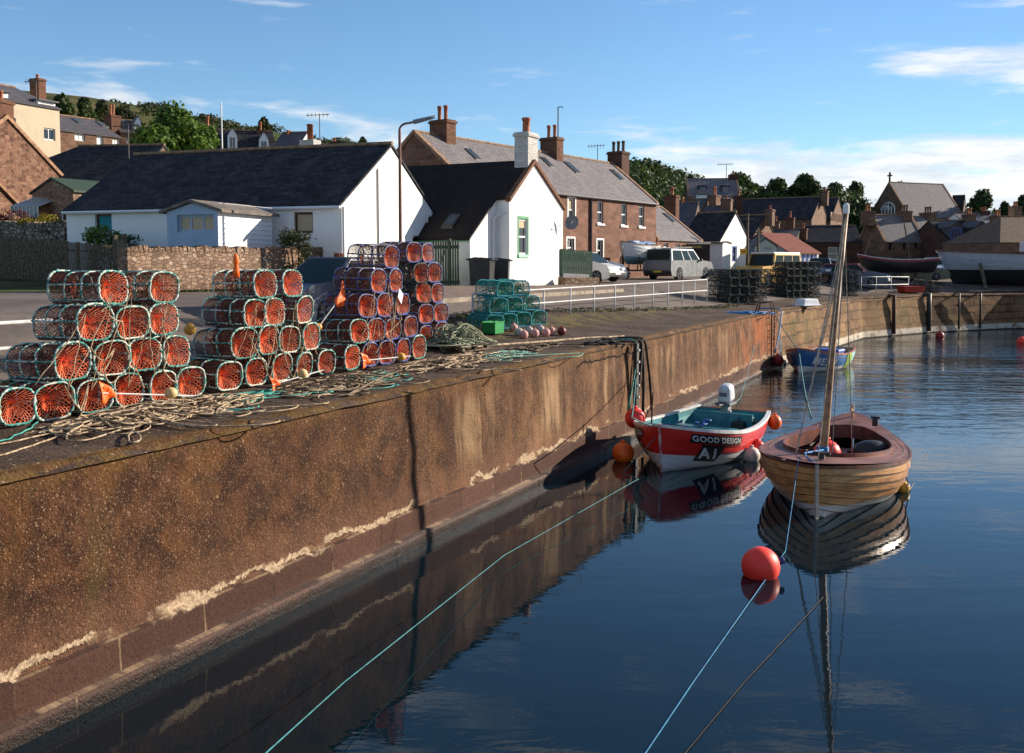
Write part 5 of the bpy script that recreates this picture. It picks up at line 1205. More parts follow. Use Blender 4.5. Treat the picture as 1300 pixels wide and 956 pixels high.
for i, (x, y, c) in enumerate(((652, 417, 0), (659, 423, 1), (665, 426, 0), (672, 421, 1), (679, 424, 0), (686, 419, 1), (693, 423, 0), (700, 421, 0))):
    q = Q(x, y + 4); ballthing('net_float', '%s net float, %s from the left in the row before the teal creels' % (('pale pink', 'greyish white')[c], ordn(i)), (q.x, q.y, q.z + .08), .115, (mat('pink_float', S(214, 160, 150), S(176, 120, 110), .6, 8), mat('grey_float', S(190, 182, 176), S(150, 140, 134), .6, 8))[c])
q = Q(713, 426); ballthing('net_float', 'dark red net float apart at the right end of the row', (q.x, q.y, q.z + .1), .12, mat('dark_red_float', S(130, 40, 30), S(90, 30, 24), .5, 5))
q = Q(626, 424); R = thing('green_crate', 'bright green plastic crate at the foot of the teal creels', 'crate', q, UA); b = MB()
for dx, dy, sx, sy in ((0, -.17, .5, .02), (0, .17, .5, .02), (-.24, 0, .02, .34), (.24, 0, .02, .34)): b.box((dx, dy, .14), (sx, sy, .28))
b.box((0, 0, .01), (.5, .34, .02)); b.build('box', mat('green_plastic', S(20, 130, 60), None, .4), R); b = MB(); b.box((0, 0, .285), (.54, .02, .03)); b.box((0, .18, .285), (.54, .03, .03)); b.box((0, -.18, .285), (.54, .03, .03)); b.build('rim', MATS['green_plastic'], R)
loose('heavy cream rope lying along the quay towards the hanging fender ropes', [Q(560, 444), Q(620, 440), Q(700, 434), Q(745, 430), Q(792, 428)], cream, .03, seed=8, wob=.05)
# ropes and ladder rail hanging down the wall near the red boat
darkrope = mat('tarred_rope', S(46, 38, 32), S(26, 22, 20), .9, 6)
def wallrope(label, top, bot, m, r=.03, off=.12, back=.5, seed=0):
    a = T(*top); p, n, d = path_at((Vector((a.x, a.y)) - A0).dot(U)); s0 = (Vector((a.x, a.y)) - A0).dot(U); bt = on_plane(*bot, -off - .08); s1 = (Vector((bt.x, bt.y)) - A0).dot(U)
    pts = [Vector((*st(s0 - .1, back), .05)), Vector((*st(s0, .1), .05)), Vector((*st(s0, -.02), .03)), Vector((*st(s0 + .0, -.11), -.08))]
    for i in range(1, 9): f = i / 8; pts.append(Vector((*st(s0 + (s1 - s0) * f, -.11 - .05 * f - .03 * sin(pi * f)), -.08 + (bt.z + .08) * f)))
    o = pts[0].copy(); b = MB(); b.tube([q_ - o for q_ in pts], r, 6); tag(b.build('hanging_rope', m, None, True, o), label, 'rope')
wallrope('black tarred rope hanging down the wall, straightest of the fender bundle', (803, 432), (808, 524), darkrope, .045)
wallrope('black tarred rope hanging down the wall, second of the fender bundle', (806, 432), (818, 523), darkrope, .04)
wallrope('black tarred rope hanging down the wall, slanting farthest right', (809, 431), (829, 521), darkrope, .035)
wallrope('teal rope hanging down the wall beside the black ladder rail', (797, 433), (799, 520), tealr, .02)
s0 = (lambda q: (Vector((q.x, q.y)) - A0).dot(U))(T(796, 434)); R = thing('fender_strip', 'black rubbing strip with white bolts fixed upright on the quay wall', 'fender strip', (*st(s0, -.12), 0), UA)
b = MB(); b.box((0, -.03, -.98), (.16, .10, 1.9)); b.build('strip', dark_iron, R)
for i in range(6): b = MB(); b.tube([(0, -.07, -.2 - i * .3), (0, -.13, -.2 - i * .3)], .03, 8); b.build('bolt', white_paint, R)
rope_heap('brown rope gathered on the quay edge above the fender ropes', s0 - .6, .55, .7, .2, .10, 5, 120, darkrope, .022, 12)
# blue rope and ladder frame at the corner, white tub
R = thing('wall_ladder', 'rusty hooped ladder hanging over the quay corner by the blue boat', 'ladder', (*st(36.3, .05), 0), UA)
for x in (0, .55): b = MB(); b.tube([(x, .5, 0), (x, .4, .38), (x, -.1, .42), (x, -.18, .1), (x, -.20, -2.3)], .03, 6); b.build('stile', rusty, R, True)
for i in range(8): b = MB(); b.tube([(0, -.20, -.15 - i * .28), (.55, -.20, -.15 - i * .28)], .018, 5); b.build('rung', rusty, R)
q = T(1024, 397); R = thing('white_tub', 'upturned white plastic tub on the quay corner', 'tub', (q.x, q.y, q.z), .5); b = MB(); b.box((0, 0, .17), (1.05, .7, .34), taper=.82); b.build('body', white_board, R, bevel=.04); b = MB(); b.box((0, 0, .03), (1.15, .8, .06)); b.build('rim', white_board, R, bevel=.02)
wallrope('bright blue rope hanging over the quay corner to the blue boat', (983, 393), (985, 448), bluer, .03, back=.9)
rope_heap('bright blue rope bunched on the quay corner', 34.6, .55, .6, .25, .12, 5, 120, bluer, .02, 14)
for i, (x, y0_, y1_, c) in enumerate(((1133, 379, 432, 'rust red iron ladder strip on the far wall, left one'), (1177, 377.5, 428, 'black tyre chain hanging on the far wall'), (1216, 376.5, 424, 'thin dark drain stain pipe on the far wall, third from left'), (1243, 376, 420, 'thin dark pipe on the far wall nearest the grey boat'))):
    a = T(x, y0_ - 1.5); p = min((path_at(s_ / 10) for s_ in range(390, 900)), key=lambda v: (v[0] - Vector((a.x, a.y))).length); e = p[0] - p[1] * .22
    o = Vector((e.x, e.y, 0)); b = MB(); rr_ = (.12, .16, .07, .07)[i]; b.tube([tuple(Vector((p[1].x * .4, p[1].y * .4, .06))), (0, 0, .05), (0, 0, -.6), (-p[1].x * .04, -p[1].y * .04, -2.35)], rr_, 6); tag(b.build(('iron_strip', 'hanging_chain', 'wall_pipe', 'wall_pipe')[i], (rusty, dark_iron, dark_iron, dark_iron)[i], None, True, o), c, ('iron strip', 'chain', 'pipe', 'pipe')[i])
# ---- lamp post, poles, bins
lp = T(509, 369); R = thing('street_lamp', 'tall slim street lamp with curved arm before the long cottage gable', 'street lamp', (lp.x, lp.y, lp.z)); zt = zat(lp.x, lp.y, 165) - lp.z; kk = F / lp.y
b = MB(); pts = [(0, 0, -.2), (0, 0, 1.1), (0, 0, 1.15), (0, 0, zt)]; b.tube(pts, [.10, .10, .065, .045], 10)
ax = 13 / kk; arc = [(ax * .9 * (1 - cos(q)), 0, zt + .22 * sin(q)) for q in [pi / 2 * i / 8 for i in range(9)]]; b.tube([(0, 0, zt - .02)] + arc + [(ax * 1.4, 0, zt + .26)], .035, 8); b.build('post', lampgrey, R, True)
b = MB(); Mx = Matrix.Rotation(radians(-14), 3, 'Y'); P = []
for i in range(9):
    f = i / 8; w = .13 * sin(pi * min(1, f * .9 + .1)) ** .5 + .01; P.append([Mx @ Vector((f * .72, w * cos(q), .09 * (1 - .3 * f) * sin(q) * (1.0 if sin(q) > 0 else .7))) + Vector((ax * 1.35, 0, zt + .24)) for q in [2 * pi * k / 12 for k in range(13)]])
b.grid(P); b.build('lantern', greypl, R, True)
def pole(name, label, px, ptop, Y, r, m, cat, arm=None):
    p = D(px, 300, Y); g_ = ground(p.x, Y); R = thing(name, label, cat, (p.x, Y, g_)); zt = zat(p.x, Y, ptop) - g_; b = MB(); b.tube([(0, 0, -.3), (0, 0, zt)], [r, r * .7], 8); b.build('pole', m, R, True)
    if arm:
        b = MB(); [b.tube([tuple(q0), tuple(q1)], .5 * r, 5) for q0, q1 in ((Vector(a_) + Vector((0, 0, zt)), Vector(c_) + Vector((0, 0, zt))) for a_, c_ in arm)]; b.build('arms', m, R)
    return R
pole('flagpole', 'slender white flagpole rising behind the long cottage roof', 284.5, 133, 52, .05, white_paint, 'flagpole', [((0, 0, 0), (0, 0, .15))])
pole('lamp_pole', 'black lamp pole with small lantern above the sandstone row', 708, 136, 72, .06, dark_iron, 'lamp pole', [((-.02, 0, 0), (.3, 0, .03)), ((.25, 0, .0), (.35, 0, -.06))])
pole('telegraph_pole', 'dark telegraph pole left of the pale green hut', 949, 271, 74, .11, oldwood, 'utility pole', [((-.5, 0, -.4), (.5, 0, -.4))]); pole('telegraph_pole', 'second dark telegraph pole closest to the pale green hut', 962.5, 290, 73, .10, oldwood, 'utility pole', [((-.3, 0, -.3), (.3, 0, -.3))])
def aerial(label, px, ptop, pbot, Y, k=1.0):
    p = D(px, pbot, Y); R = thing('tv_aerial', label, 'tv aerial', p); h = zat(p.x, Y, ptop) - p.z; b = MB(); b.tube([(0, 0, -1.0), (0, 0, h)], .025 * k, 5); b.build('mast', dark_iron, R)
    b = MB(); b.tube([(-.7 * k, 0, h - .1), (.5 * k, 0, h - .02)], .018 * k, 4)
    for i in range(6): x = -.6 * k + i * .2 * k; b.tube([(x, -.22, h - .09 + i * .012), (x, .22, h - .09 + i * .012)], .012 * k, 4); b.tube([(x, 0, h - .25), (x, 0, h + .08)], .012 * k, 4)
    b.build('array', dark_iron, R)
aerial('tv aerial on a tall rod above the hipped outbuilding', 163.5, 158, 197, 46); aerial('tv aerial on a tall rod behind the white chimney stack', 406, 145, 176, 84, 1.6); aerial('tv aerial beside the right chimney of the sandstone row', 758.5, 184, 205, 70); aerial('tv aerial above the cream house roof', 46, 102, 116, 62)
aerial('tv aerial above the hill house', 922, 208, 228, 151, 2.0); aerial('tv aerial between cottage roofs near the church', 1060, 237, 255, 126, 1.6)
b_ = (lambda c, lab: None)
def bin_(label, px, py, Y, w, h, lean=0):
    p = D(px, py, Y); R = thing('wheelie_bin', label, 'wheelie bin', (p.x, p.y, 1.10), UA + pi / 2 + .25 + lean); b = MB(); b.box((0, 0, h / 2 + .03), (w * .84, w * .92, h - .1), taper=1.14); b.build('body', blackpl, R, bevel=.03)
    b = MB(); b.prism([(-w * .55, h), (w * .5, h), (w * .56, h + .03), (w * .2, h + .10), (-w * .5, h + .05)], -w * .53, w * .53); b.build('lid', blackpl, R, bevel=.02)
    for y in (-.2, .2): b = MB(); b.tube([(-w * .42, y - .03, .09), (-w * .42, y + .03, .09)], .09, 12); b.build('wheel', blackpl, R)
    b = MB(); b.tube([(-w * .6, -.22, h + .0), (-w * .66, -.22, h + .03), (-w * .66, .22, h + .03), (-w * .6, .22, h)], .016, 6); b.build('handle', blackpl, R)
bin_('large black wheelie bin against the white wall, left of the pair', 612, 366, 37.2, .86, 1.04); bin_('black wheelie bin, narrower one closest to the green window', 637, 364, 38.3, .62, 1.02, .1)
# sign, fish box, moored objects on far quay
q = D(880, 313.5, 70.4); R = thing('shop_sign', 'small dark sign board with yellow lettering on the workshop front', 'sign', q); b = MB(); b.box((0, 0, 0), (1.6, .06, .28)); b.build('board', dark_iron, R)
for i in range(7): b = MB(); b.box((-.5 + i * .165, -.04, 0), (.10, .02, .11)); b.build('letter', mat('sign_yellow', S(200, 170, 60), None, .5), R)
q = Q(1156, 372); R = thing('fish_box', 'low red fish box beside the dark blue pots', 'fish box', q, .3); b = MB(); b.box((0, 0, .2), (1.5, .8, .35), taper=1.08); b.build('body', mat('red_plastic', S(190, 50, 24), S(160, 40, 20), .5, 3), R, bevel=.03); b = MB(); b.box((0, 0, .40), (1.7, .95, .06)); b.build('rim', MATS['red_plastic'], R)
q = D(952, 319, 72); R = thing('warning_sign', 'small yellow warning sign on the left telegraph pole', 'sign', (q.x - .1, 73.6, q.z)); b = MB(); b.box((0, 0, 0), (.5, .04, .42)); b.build('plate', mat('sign_yellow2', S(240, 180, 20), None, .5), R); b = MB(); b.box((0, -.03, 0), (.3, .02, .06)); b.build('mark', dark_iron, R)
# ============================================================ VEHICLES
def paint(name, c, rough=.28, metal=0.0): 
    m, t, b = newmat(name); co = t.coord('Object'); n = t.noise(co, 3, 4); t.put(b.inputs['Base Color'], t.mix(t.ss(n, .4, .7, 0, .25), c, tuple(k * .6 for k in c)))
    t.put(b.inputs['Roughness'], t.ss(n, .3, .7, rough, rough + .15)); b.inputs['Metallic'].default_value = metal; b.inputs['Coat Weight'].default_value = .4; b.inputs['Coat Roughness'].default_value = .12; return m
tyre = mat('tyre', (.02, .02, .02), (.035, .033, .03), .9, 12); rim_m = mat('alloy_rim', (.45, .46, .48), (.3, .31, .33), .35, 6, metal=.7); carglass = glassm('car_glass', (.012, .020, .018), .08); carglass.node_tree.nodes['Principled BSDF'].inputs['Specular IOR Level'].default_value = .16
lampr = mat('rear_lamp', (.35, .01, .01), None, .25, coat=.5); lampc = mat('head_lamp', (.7, .72, .74), None, .15, coat=.8); platey = mat('number_plate', (.6, .45, .03), None, .5); platew = mat('number_plate_w', (.6, .6, .58), None, .5)
def vehicle(name, label, cat, loc, heading, body, L=4.3, Wd=1.75, low=None, gh=None, wr=.32, wx=(-1.35, 1.3), belt=.9, rearwin=True, pillars=(), roofm=None, extra=None, tub=.12, side_dark=None, bev=.06):
    """x forward. low: top outline of the lower body from tail to nose [(x,z)]; gh: greenhouse corners (x_tail_bottom, x_tail_top, x_front_top, x_front_bottom, z_roof)"""
    r = radians(90 - heading); R = thing(name, label, cat, loc, r); h = Wd / 2; gb = .24
    low = low or [(-L / 2, .55), (-L / 2 + .03, belt), (L / 2 - 1.2, belt + .02), (L / 2 - .12, belt - .2), (L / 2, .5)]
    poly = list(low) + [(L / 2 - .02, gb + .05)]
    for wxx in sorted(wx, reverse=True):
        ar = wr + .07; poly += [(wxx + ar, gb)] + [(wxx + ar * cos(q), max(gb, wr + ar * sin(q) * .95)) for q in [pi * i / 8 for i in range(1, 8)]] + [(wxx - ar, gb)]
    poly += [(-L / 2 + .02, gb + .05)]
    b = MB(); n = len(poly)
    vs = []
    for y, k in ((-h, 0), (-h * .0, 1), (h, 0)): pass
    b.prism(poly, -h, h); bo = b.build('body', body, R, bevel=bev)
    b = MB(); b.box((0, 0, .42), (L - .3, Wd - .5, .3)); b.build('chassis', blackpl, R)
    x0, x1, x2, x3, zr = gh; t_ = tub; z0 = belt - .01
    b = MB(); vs = [(x0, -h + .03, z0), (x3, -h + .03, z0), (x3, h - .03, z0), (x0, h - .03, z0), (x1, -h + t_ + .04, zr), (x2, -h + t_ + .04, zr), (x2, h - t_ - .04, zr), (x1, h - t_ - .04, zr)]
    vs = [Vector(v) for v in vs]; b.add(vs, [(3, 2, 1, 0), (4, 5, 6, 7), (0, 1, 5, 4), (1, 2, 6, 5), (2, 3, 7, 6), (3, 0, 4, 7)]); b.build('cab', roofm or body, R, bevel=.05)
    def pane(a, b_, c, d, ins=.07, off=.006, nm='side_window', f0=0, f1=1, m=carglass, lo=.10, hi=.86):
        p = lambda u, v: (a.lerp(b_, u)).lerp(d.lerp(c, u), v); q = [p(f0, lo), p(f1, lo), p(f1, hi), p(f0, hi)]; nn = (q[1] - q[0]).cross(q[3] - q[0]).normalized(); ce = (a + b_ + c + d) / 4
        if nn.dot(ce - Vector((0, 0, ce.z))) < 0: nn = -nn
        g_ = MB(); g_.add([w + nn * off for w in q] + [w - nn * .01 for w in q], [(0, 1, 2, 3), (0, 4, 5, 1), (1, 5, 6, 2), (2, 6, 7, 3), (3, 7, 4, 0)]); g_.build(nm, m, R)
    pl = [0.04] + list(pillars) + [.96]
    for i in range(len(pl) - 1):
        f0, f1 = pl[i] + .012, pl[i + 1] - .012; pane(vs[0], vs[1], vs[5], vs[4], f0=f0, f1=f1, m=side_dark or carglass); pane(vs[3], vs[2], vs[6], vs[7], f0=f0, f1=f1, m=side_dark or carglass)
    pane(vs[1], vs[2], vs[6], vs[5], nm='windscreen', f0=.05, f1=.95, lo=.06, hi=.94)
    if rearwin: pane(vs[3], vs[0], vs[4], vs[7], nm='rear_window', f0=.08, f1=.92, lo=.12)
    for x in wx:
        for s in (-1, 1):
            b = MB(); M = Matrix.Rotation(pi / 2, 3, 'X'); b.lathe([(wr * .62, -.1), (wr * .95, -.1), (wr, -.07), (wr, .07), (wr * .95, .1), (wr * .62, .1)], (x, s * (h - .12), wr), 20, 0, M); w = b.build('wheel', tyre, R, True)
            b = MB(); b.lathe([(.05, s * -.085), (wr * .6, s * -.1), (wr * .66, s * -.06)], (x, s * (h - .12), wr), 20, 0, M)
            for k in range(5): q = 2 * pi * k / 5; b.tube([(x + .04 * cos(q), s * (h - .02), wr + .04 * sin(q)), (x + wr * .6 * cos(q), s * (h - .02), wr + wr * .6 * sin(q))], .03, 4)
            b.build('rim', rim_m, w)
    for s in (-1, 1):
        b = MB(); b.box((-L / 2 + .03, s * (h - .16), belt - .12), (.08, .2, .3)); b.build('tail_lamp', lampr, R, bevel=.02)
        b = MB(); b.box((L / 2 - .1, s * (h - .24), belt - .27), (.22, .34, .15)); b.build('headlight', lampc, R, bevel=.04)
        b = MB(); b.box((x3 - .35, s * (h + .09), belt + .09), (.1, .18, .13)); b.build('wing_mirror', blackpl, R, bevel=.03)
    b = MB(); b.box((-L / 2 - .02, 0, .42), (.12, Wd - .1, .2)); b.build('bumper', blackpl, R, bevel=.03); b = MB(); b.box((L / 2 - .02, 0, .40), (.14, Wd - .12, .2)); b.build('bumper', blackpl if not extra else body, R, bevel=.03)
    b = MB(); b.box((-L / 2 - .09, 0, .48), (.02, .52, .12)); b.build('number_plate', platey, R); b = MB(); b.box((L / 2 + .06, 0, .42), (.02, .52, .11)); b.build('number_plate', platew, R)
    return R
def gl(px, py, dz=0): q = T(px, py); return Vector((q.x, q.y, q.z + dz))
silver = paint('silver_paint', (.19, .20, .21), .35, .15); navy = paint('navy_paint', (.05, .068, .12), .35); whitep = paint('white_car_paint', (.7, .7, .7)); blackp = paint('black_car_paint', (.012, .012, .014)); yellowp = paint('yellow_paint', (.62, .33, .02), .45); redp = paint('red_car_paint', (.20, .012, .014)); bluep = paint('slate_blue_paint', (.08, .11, .15)); 
q = D(862, 350, 59.5); q.z = ground(q.x, q.y)
R = vehicle('pickup_truck', 'silver double cab pickup truck with black rear canopy glass parked on the square', 'pickup truck', q, 38, silver, 5.0, 1.85, low=[(-2.6, .6), (-2.58, 1.05), (1.15, 1.08), (2.35, .98), (2.6, .6)], gh=(-2.55, -2.35, .35, 1.15, 1.80), wr=.38, wx=(-1.65, 1.6), belt=1.05, pillars=(.42, .68), tub=.14)
for s in (-1, 1): b = MB(); b.tube([(-2.2, s * .72, 1.86), (.2, s * .72, 1.88)], .03, 6); b.build('roof_rail', blackpl, R)
b = MB(); b.box((-2.47, 0, 1.42), (.06, 1.5, .62)); b.build('canopy_door', carglass, R)
car_p = Vector(((428 - CX) / F * 22.6, 22.6, 0)); car_p.z = ground(car_p.x, car_p.y) + .02
R = vehicle('parked_car', 'dark navy hatchback facing the camera between the middle and tall creel stacks', 'car', car_p, 212, navy, 4.2, 1.72, low=[(-2.1, .5), (-2.08, .9), (.85, .93), (1.7, .80), (2.05, .62), (2.1, .45)], gh=(-2.0, -1.55, .25, 1.05, 1.50), wx=(-1.3, 1.3), belt=.9, pillars=(.22, .55), tub=.2, bev=.1)
q = D(740, 346, 49.5); R = vehicle('parked_car', 'small white car parked behind the green fence', 'car', (q.x, q.y, ground(q.x, q.y)), 126, whitep, 3.9, 1.7, gh=(-1.9, -1.5, .4, 1.15, 1.46), pillars=(.5,), low=[(-1.95, .5), (-1.93, .9), (1.1, .92), (1.8, .75), (1.95, .45)], tub=.18, bev=.1)
q = T(966, 363); R = vehicle('off_roader', 'yellow boxy off-road vehicle with black trim and pale roof behind the dark pots', 'off-road vehicle', (q.x + .6, q.y + .5, ground(q.x, q.y)), 226, yellowp, 4.7, 1.9, low=[(-2.3, .6), (-2.3, 1.2), (1.0, 1.22), (2.2, 1.16), (2.3, .6)], gh=(-2.28, -2.25, .75, 1.0, 1.98), wr=.40, wx=(-1.5, 1.5), belt=1.2, pillars=(.33, .66), roofm=None, tub=.05, bev=.03)
b = MB(); b.box((-.75, 0, 2.02), (3.1, 1.62, .09)); b.build('roof', white_board, R, bevel=.03); b = MB(); b.tube([(2.45, -.8, .55), (2.45, -.8, .95), (2.45, .8, .95), (2.45, .8, .55)], .05, 6); b.build('bull_bar', blackpl, R)
q = T(1052, 360); R = vehicle('parked_car', 'pale blue grey car left of the mast behind the black pots', 'car', (q.x, q.y + 2, ground(q.x, q.y + 2)), 200, bluep, 4.3, 1.75, gh=(-2.0, -1.5, .35, 1.1, 1.5), pillars=(.3, .6), tub=.2, bev=.1)
q = T(1090, 366); R = vehicle('parked_car', 'dark blue estate car with maroon tail right of the mast', 'car', (q.x, q.y + 1, ground(q.x, q.y + 1)), 118, bluep, 4.5, 1.78, gh=(-2.2, -1.9, .3, 1.1, 1.52), pillars=(.35, .65), tub=.2, roofm=redp, bev=.1)
q = T(1174, 361); R = vehicle('parked_car', 'black car between the black boat and the grey boat', 'car', (q.x, q.y + 1.5, ground(q.x, q.y + 1.5)), 110, blackp, 4.3, 1.78, gh=(-2.0, -1.4, .4, 1.2, 1.5), pillars=(.4,), tub=.22, bev=.1)
q = T(1196, 358); R = vehicle('parked_car', 'white car nose beside the bow of the grey boat', 'car', (q.x + .8, q.y + 3.5, ground(q.x, q.y + 3)), 200, whitep, 4.0, 1.7, gh=(-1.9, -1.5, .35, 1.1, 1.46), pillars=(.4,), tub=.2, bev=.1)
q = T(912, 348); R = thing('box_trailer', 'small low trailer with twin wheels beside the sharp white gable', 'trailer', (q.x, q.y, q.z), radians(50)); b = MB(); b.box((0, 0, .62), (2.2, 1.3, .3)); b.build('bed', steel_g, R)
for x in (-.4, .4):
    for s in (-1, 1): b = MB(); b.lathe([(.05, -.08), (.3, -.08), (.33, 0), (.3, .08), (.05, .08)], (x, s * .72, .33), 16, 0, Matrix.Rotation(pi / 2, 3, 'X')); w = b.build('wheel', tyre, R, True); b = MB(); b.lathe([(.03, -.1), (.18, -.09), (.18, .09), (.03, .1)], (x, s * .72, .33), 12, 0, Matrix.Rotation(pi / 2, 3, 'X')); b.build('rim', white_paint, w)
b = MB(); b.tube([(1.1, 0, .55), (2.4, 0, .45)], .04); b.build('drawbar', steel_g, R)
# ============================================================ BOATS
def clinker(name, c, c2, zsplit=None, cb=None, sc=2.0, rough=.4, wear=.5, vertical=False):
    m, t, b = newmat(name); co = t.coord('Object'); z = t.sep(co)[2]; n = t.noise(t.mapv(co, (1, 1, 4)), sc, 6, .65, .2); f = t.noise(t.mapv(co, (2, 2, 30)), 2.2, 4, .6)
    col = t.mix(t.ss(n, .42, .62, 0, wear), c, c2)
    col = t.mix(t.ss(f, .55, .75, 0, wear * .6), col, t.mix(1, col, (.45, .4, .35), 'MULTIPLY'))
    if zsplit is not None:
        xs = t.sep(co)[0]; zl = t.math('MULTIPLY_ADD', t.math('POWER', t.math('MAXIMUM', t.math('SUBTRACT', 1.6, xs), 0), 2.0), .045, zsplit)
        low = t.ss(t.math('SUBTRACT', z, zl), .008, -.008); dirt = t.ss(t.math('ADD', z, t.math('MULTIPLY', n, .1)), .16, .02)
        col = t.mix(low, col, t.mix(dirt, cb, tuple(k * .55 for k in cb)))
    t.put(b.inputs['Base Color'], col); b.inputs['Roughness'].default_value = rough; b.inputs['Coat Weight'].default_value = .25; b.inputs['Coat Roughness'].default_value = .25
    t.put(b.inputs['Normal'], t.bump(f, .25, .01)); return m
seamm = mat('plank_seam', (.07, .035, .016), (.16, .075, .03), .7, 5)
class Hull:
    def __init__(s, L, B, bow, mid, stern, draft=.35, aft=.72, full=.52, rake=.25, tr=.12, ns=8, qf=.62):
        s.__dict__.update(L=L, B=B, bow=bow, mid=mid, stern=stern, draft=draft, aft=aft, full=full, rake=rake, tr=tr, ns=ns, qf=qf)
    def hb(s, u):
        if u < s.full: f = max(0.0, sin(pi / 2 * u / s.full)) ** .72
        else: k = (u - s.full) / (1 - s.full); f = (1 - k ** 2.2 * (1 - s.aft)) if s.aft > 0 else max(0.0, cos(pi / 2 * min(1, k))) ** .70
        return max(.012, s.B / 2 * f)
    def sh(s, u):
        um = .62
        return s.mid + ((s.bow - s.mid) * ((um - u) / um) ** 2.0 if u < um else (s.stern - s.mid) * ((u - um) / (1 - um)) ** 2.0)
    def kl(s, u): return -s.draft * (1 - .5 * max(0, (u - .7) / .3) ** 2 * 1.0) * (1 - .55 * max(0, (.18 - u) / .18) ** 2)
    def pt(s, u, v, off=0, inner=0):
        w = smooth(u / .5); 
        if s.aft <= 0: w = smooth(min(u / .5, (1 - u) / .42))
        q = 1.15 * (1 - w) + s.qf * w; hb = max(.008, s.hb(u) - inner)
        y = hb * max(0.0, sin(pi / 2 * v)) ** q; z = s.kl(u) + inner * .7 * (1 - v) + (s.sh(u) - s.kl(u)) * (v ** (1.0 + .45 * w))
        x = s.L * u + s.rake * (1 - v) * max(0, 1 - u / .3) ** 2 - s.tr * 0 * v
        if s.aft > 0: x -= (1 - v) * s.tr * max(0, (u - .8) / .2) * 1.0
        else: x -= s.rake * .8 * (1 - v) * max(0, (u - .72) / .28) ** 2
        return Vector((x, y + off * min(1, y / .06), z))
    def surf(s, x, z, off):           # y of the skin at length x and height z
        u = max(.001, min(.999, x / s.L)); lo, hi = 0, 1
        for _ in range(24):
            m = (lo + hi) / 2
            if s.pt(u, m).z < z: lo = m
            else: hi = m
            p = s.pt(u, m); u = max(.001, min(.999, u + (x - p.x) / s.L * .6))
        return s.pt(u, lo, off).y
    def shell(s, mats, R, name='hull', nu=44, step=.016, vmin=0.0, seam_=False):
        b = MB(); b_seam = MB()
        for sg in (1, -1):
            P = []
            for i in range(nu + 1):
                u = i / nu; row = []
                for k in range(s.ns):
                    v0, v1 = vmin + (1 - vmin) * k / s.ns, vmin + (1 - vmin) * (k + 1) / s.ns
                    for q in (0, .45, .9, 1): p = s.pt(u, v0 + (v1 - v0) * q, step * (1 - q)); row.append((p.x, sg * p.y, p.z))
                P.append(row)
            f0_ = len(b.f); b.grid(P)
            nj = len(P[0]) - 1
            for q_ in range(f0_, len(b.f)):
                if ((q_ - f0_) % nj) % 4 == 3 or (seam_ and ((q_ - f0_) % nj) % 4 == 2): b.m[q_] = 1
            if s.aft > 0: b.add([P[-1][j] for j in range(len(P[-1]))] + [(P[-1][-1][0], 0, P[-1][-1][2]), (P[-1][0][0], 0, P[-1][0][2])], [tuple(range(len(P[-1]) + 2))])
        if False: b_seam.v = [(x, y * 1.0006 + (.0008 if y > 0 else -.0008), z - .0012) for x, y, z in b_seam.v]
        return b.build(name, [mats, seamm], R)
    def inside(s, m, R, th=.035, nu=36, name='inner_hull'):
        b = MB()
        for sg in (1, -1):
            b.grid([[(lambda p: (p.x, sg * p.y, p.z))(s.pt(.03 + .96 * i / nu, j / 10, 0, th)) for j in range(11)] for i in range(nu + 1)])
            if s.aft > 0: row = [(lambda p: (p.x, sg * p.y, p.z))(s.pt(.985, j / 10, 0, th)) for j in range(11)]; b.add(row + [(row[-1][0], 0, row[-1][2]), (row[0][0], 0, row[0][2])], [tuple(range(13))])
        return b.build(name, m, R)
    def floor(s, m, R, z=.10, u0=.1, u1=.97):
        b = MB(); P = []
        for i in range(25):
            u = u0 + (u1 - u0) * i / 24; x = s.L * u; y = max(.01, s.surf(x, z, 0) - .03); P.append([(x, -y, z), (x, -y / 3, z), (x, y / 3, z), (x, y, z)])
        b.grid(P); return b.build('floor_boards', m, R)
    def rail(s, m, R, w=.055, h=.045, name='gunwale', nu=40, sides=(1, -1), dz=0, u1=1.0, off=.0):
        for sg in sides:
            P = []
            for i in range(nu + 1):
                u = u1 * i / nu; p = s.pt(u, 1); y = p.y + off; P.append([(p.x, sg * (y - w), p.z + dz), (p.x, sg * (y - w), p.z + h + dz), (p.x, sg * (y + w * .6), p.z + h + dz), (p.x, sg * (y + w * .6), p.z - h * .4 + dz), (p.x, sg * (y - w), p.z + dz)])
            b = MB(); b.grid(P); b.build(name, m, R)
    def stem(s, m, R, r=.035, top=.06):
        pts = [s.pt(.0, 1) + Vector((-.01, 0, top))] + [s.pt(0, v) + Vector((-.02, 0, 0)) for v in (1, .8, .6, .4, .2, 0)]; b = MB()
        P = [[(p.x - .03, 0, p.z), (p.x + .02, r, p.z), (p.x + .08, r, p.z), (p.x + .08, -r, p.z), (p.x + .02, -r, p.z), (p.x - .03, 0, p.z)] for p in [Vector((q.x, 0, q.z)) for q in pts]]
        b.grid(P); b.add([P[0][0], P[0][1], P[0][2], P[0][3], P[0][4]], [(0, 1, 2, 3, 4)]); b.build('stem', m, R)
    def thwart(s, x, z, m, R, w=.22, name='thwart', th=.035):
        y0, y1 = s.surf(x - w / 2, z, 0) - .03, s.surf(x + w / 2, z, 0) - .03; b = MB(); vs = [(x - w / 2, -y0, z), (x + w / 2, -y1, z), (x + w / 2, y1, z), (x - w / 2, y0, z)]
        b.add(vs + [(a, c, d - th) for a, c, d in vs], [(0, 1, 2, 3), (7, 6, 5, 4), (0, 4, 5, 1), (1, 5, 6, 2), (2, 6, 7, 3), (3, 7, 4, 0)]); b.build(name, m, R)
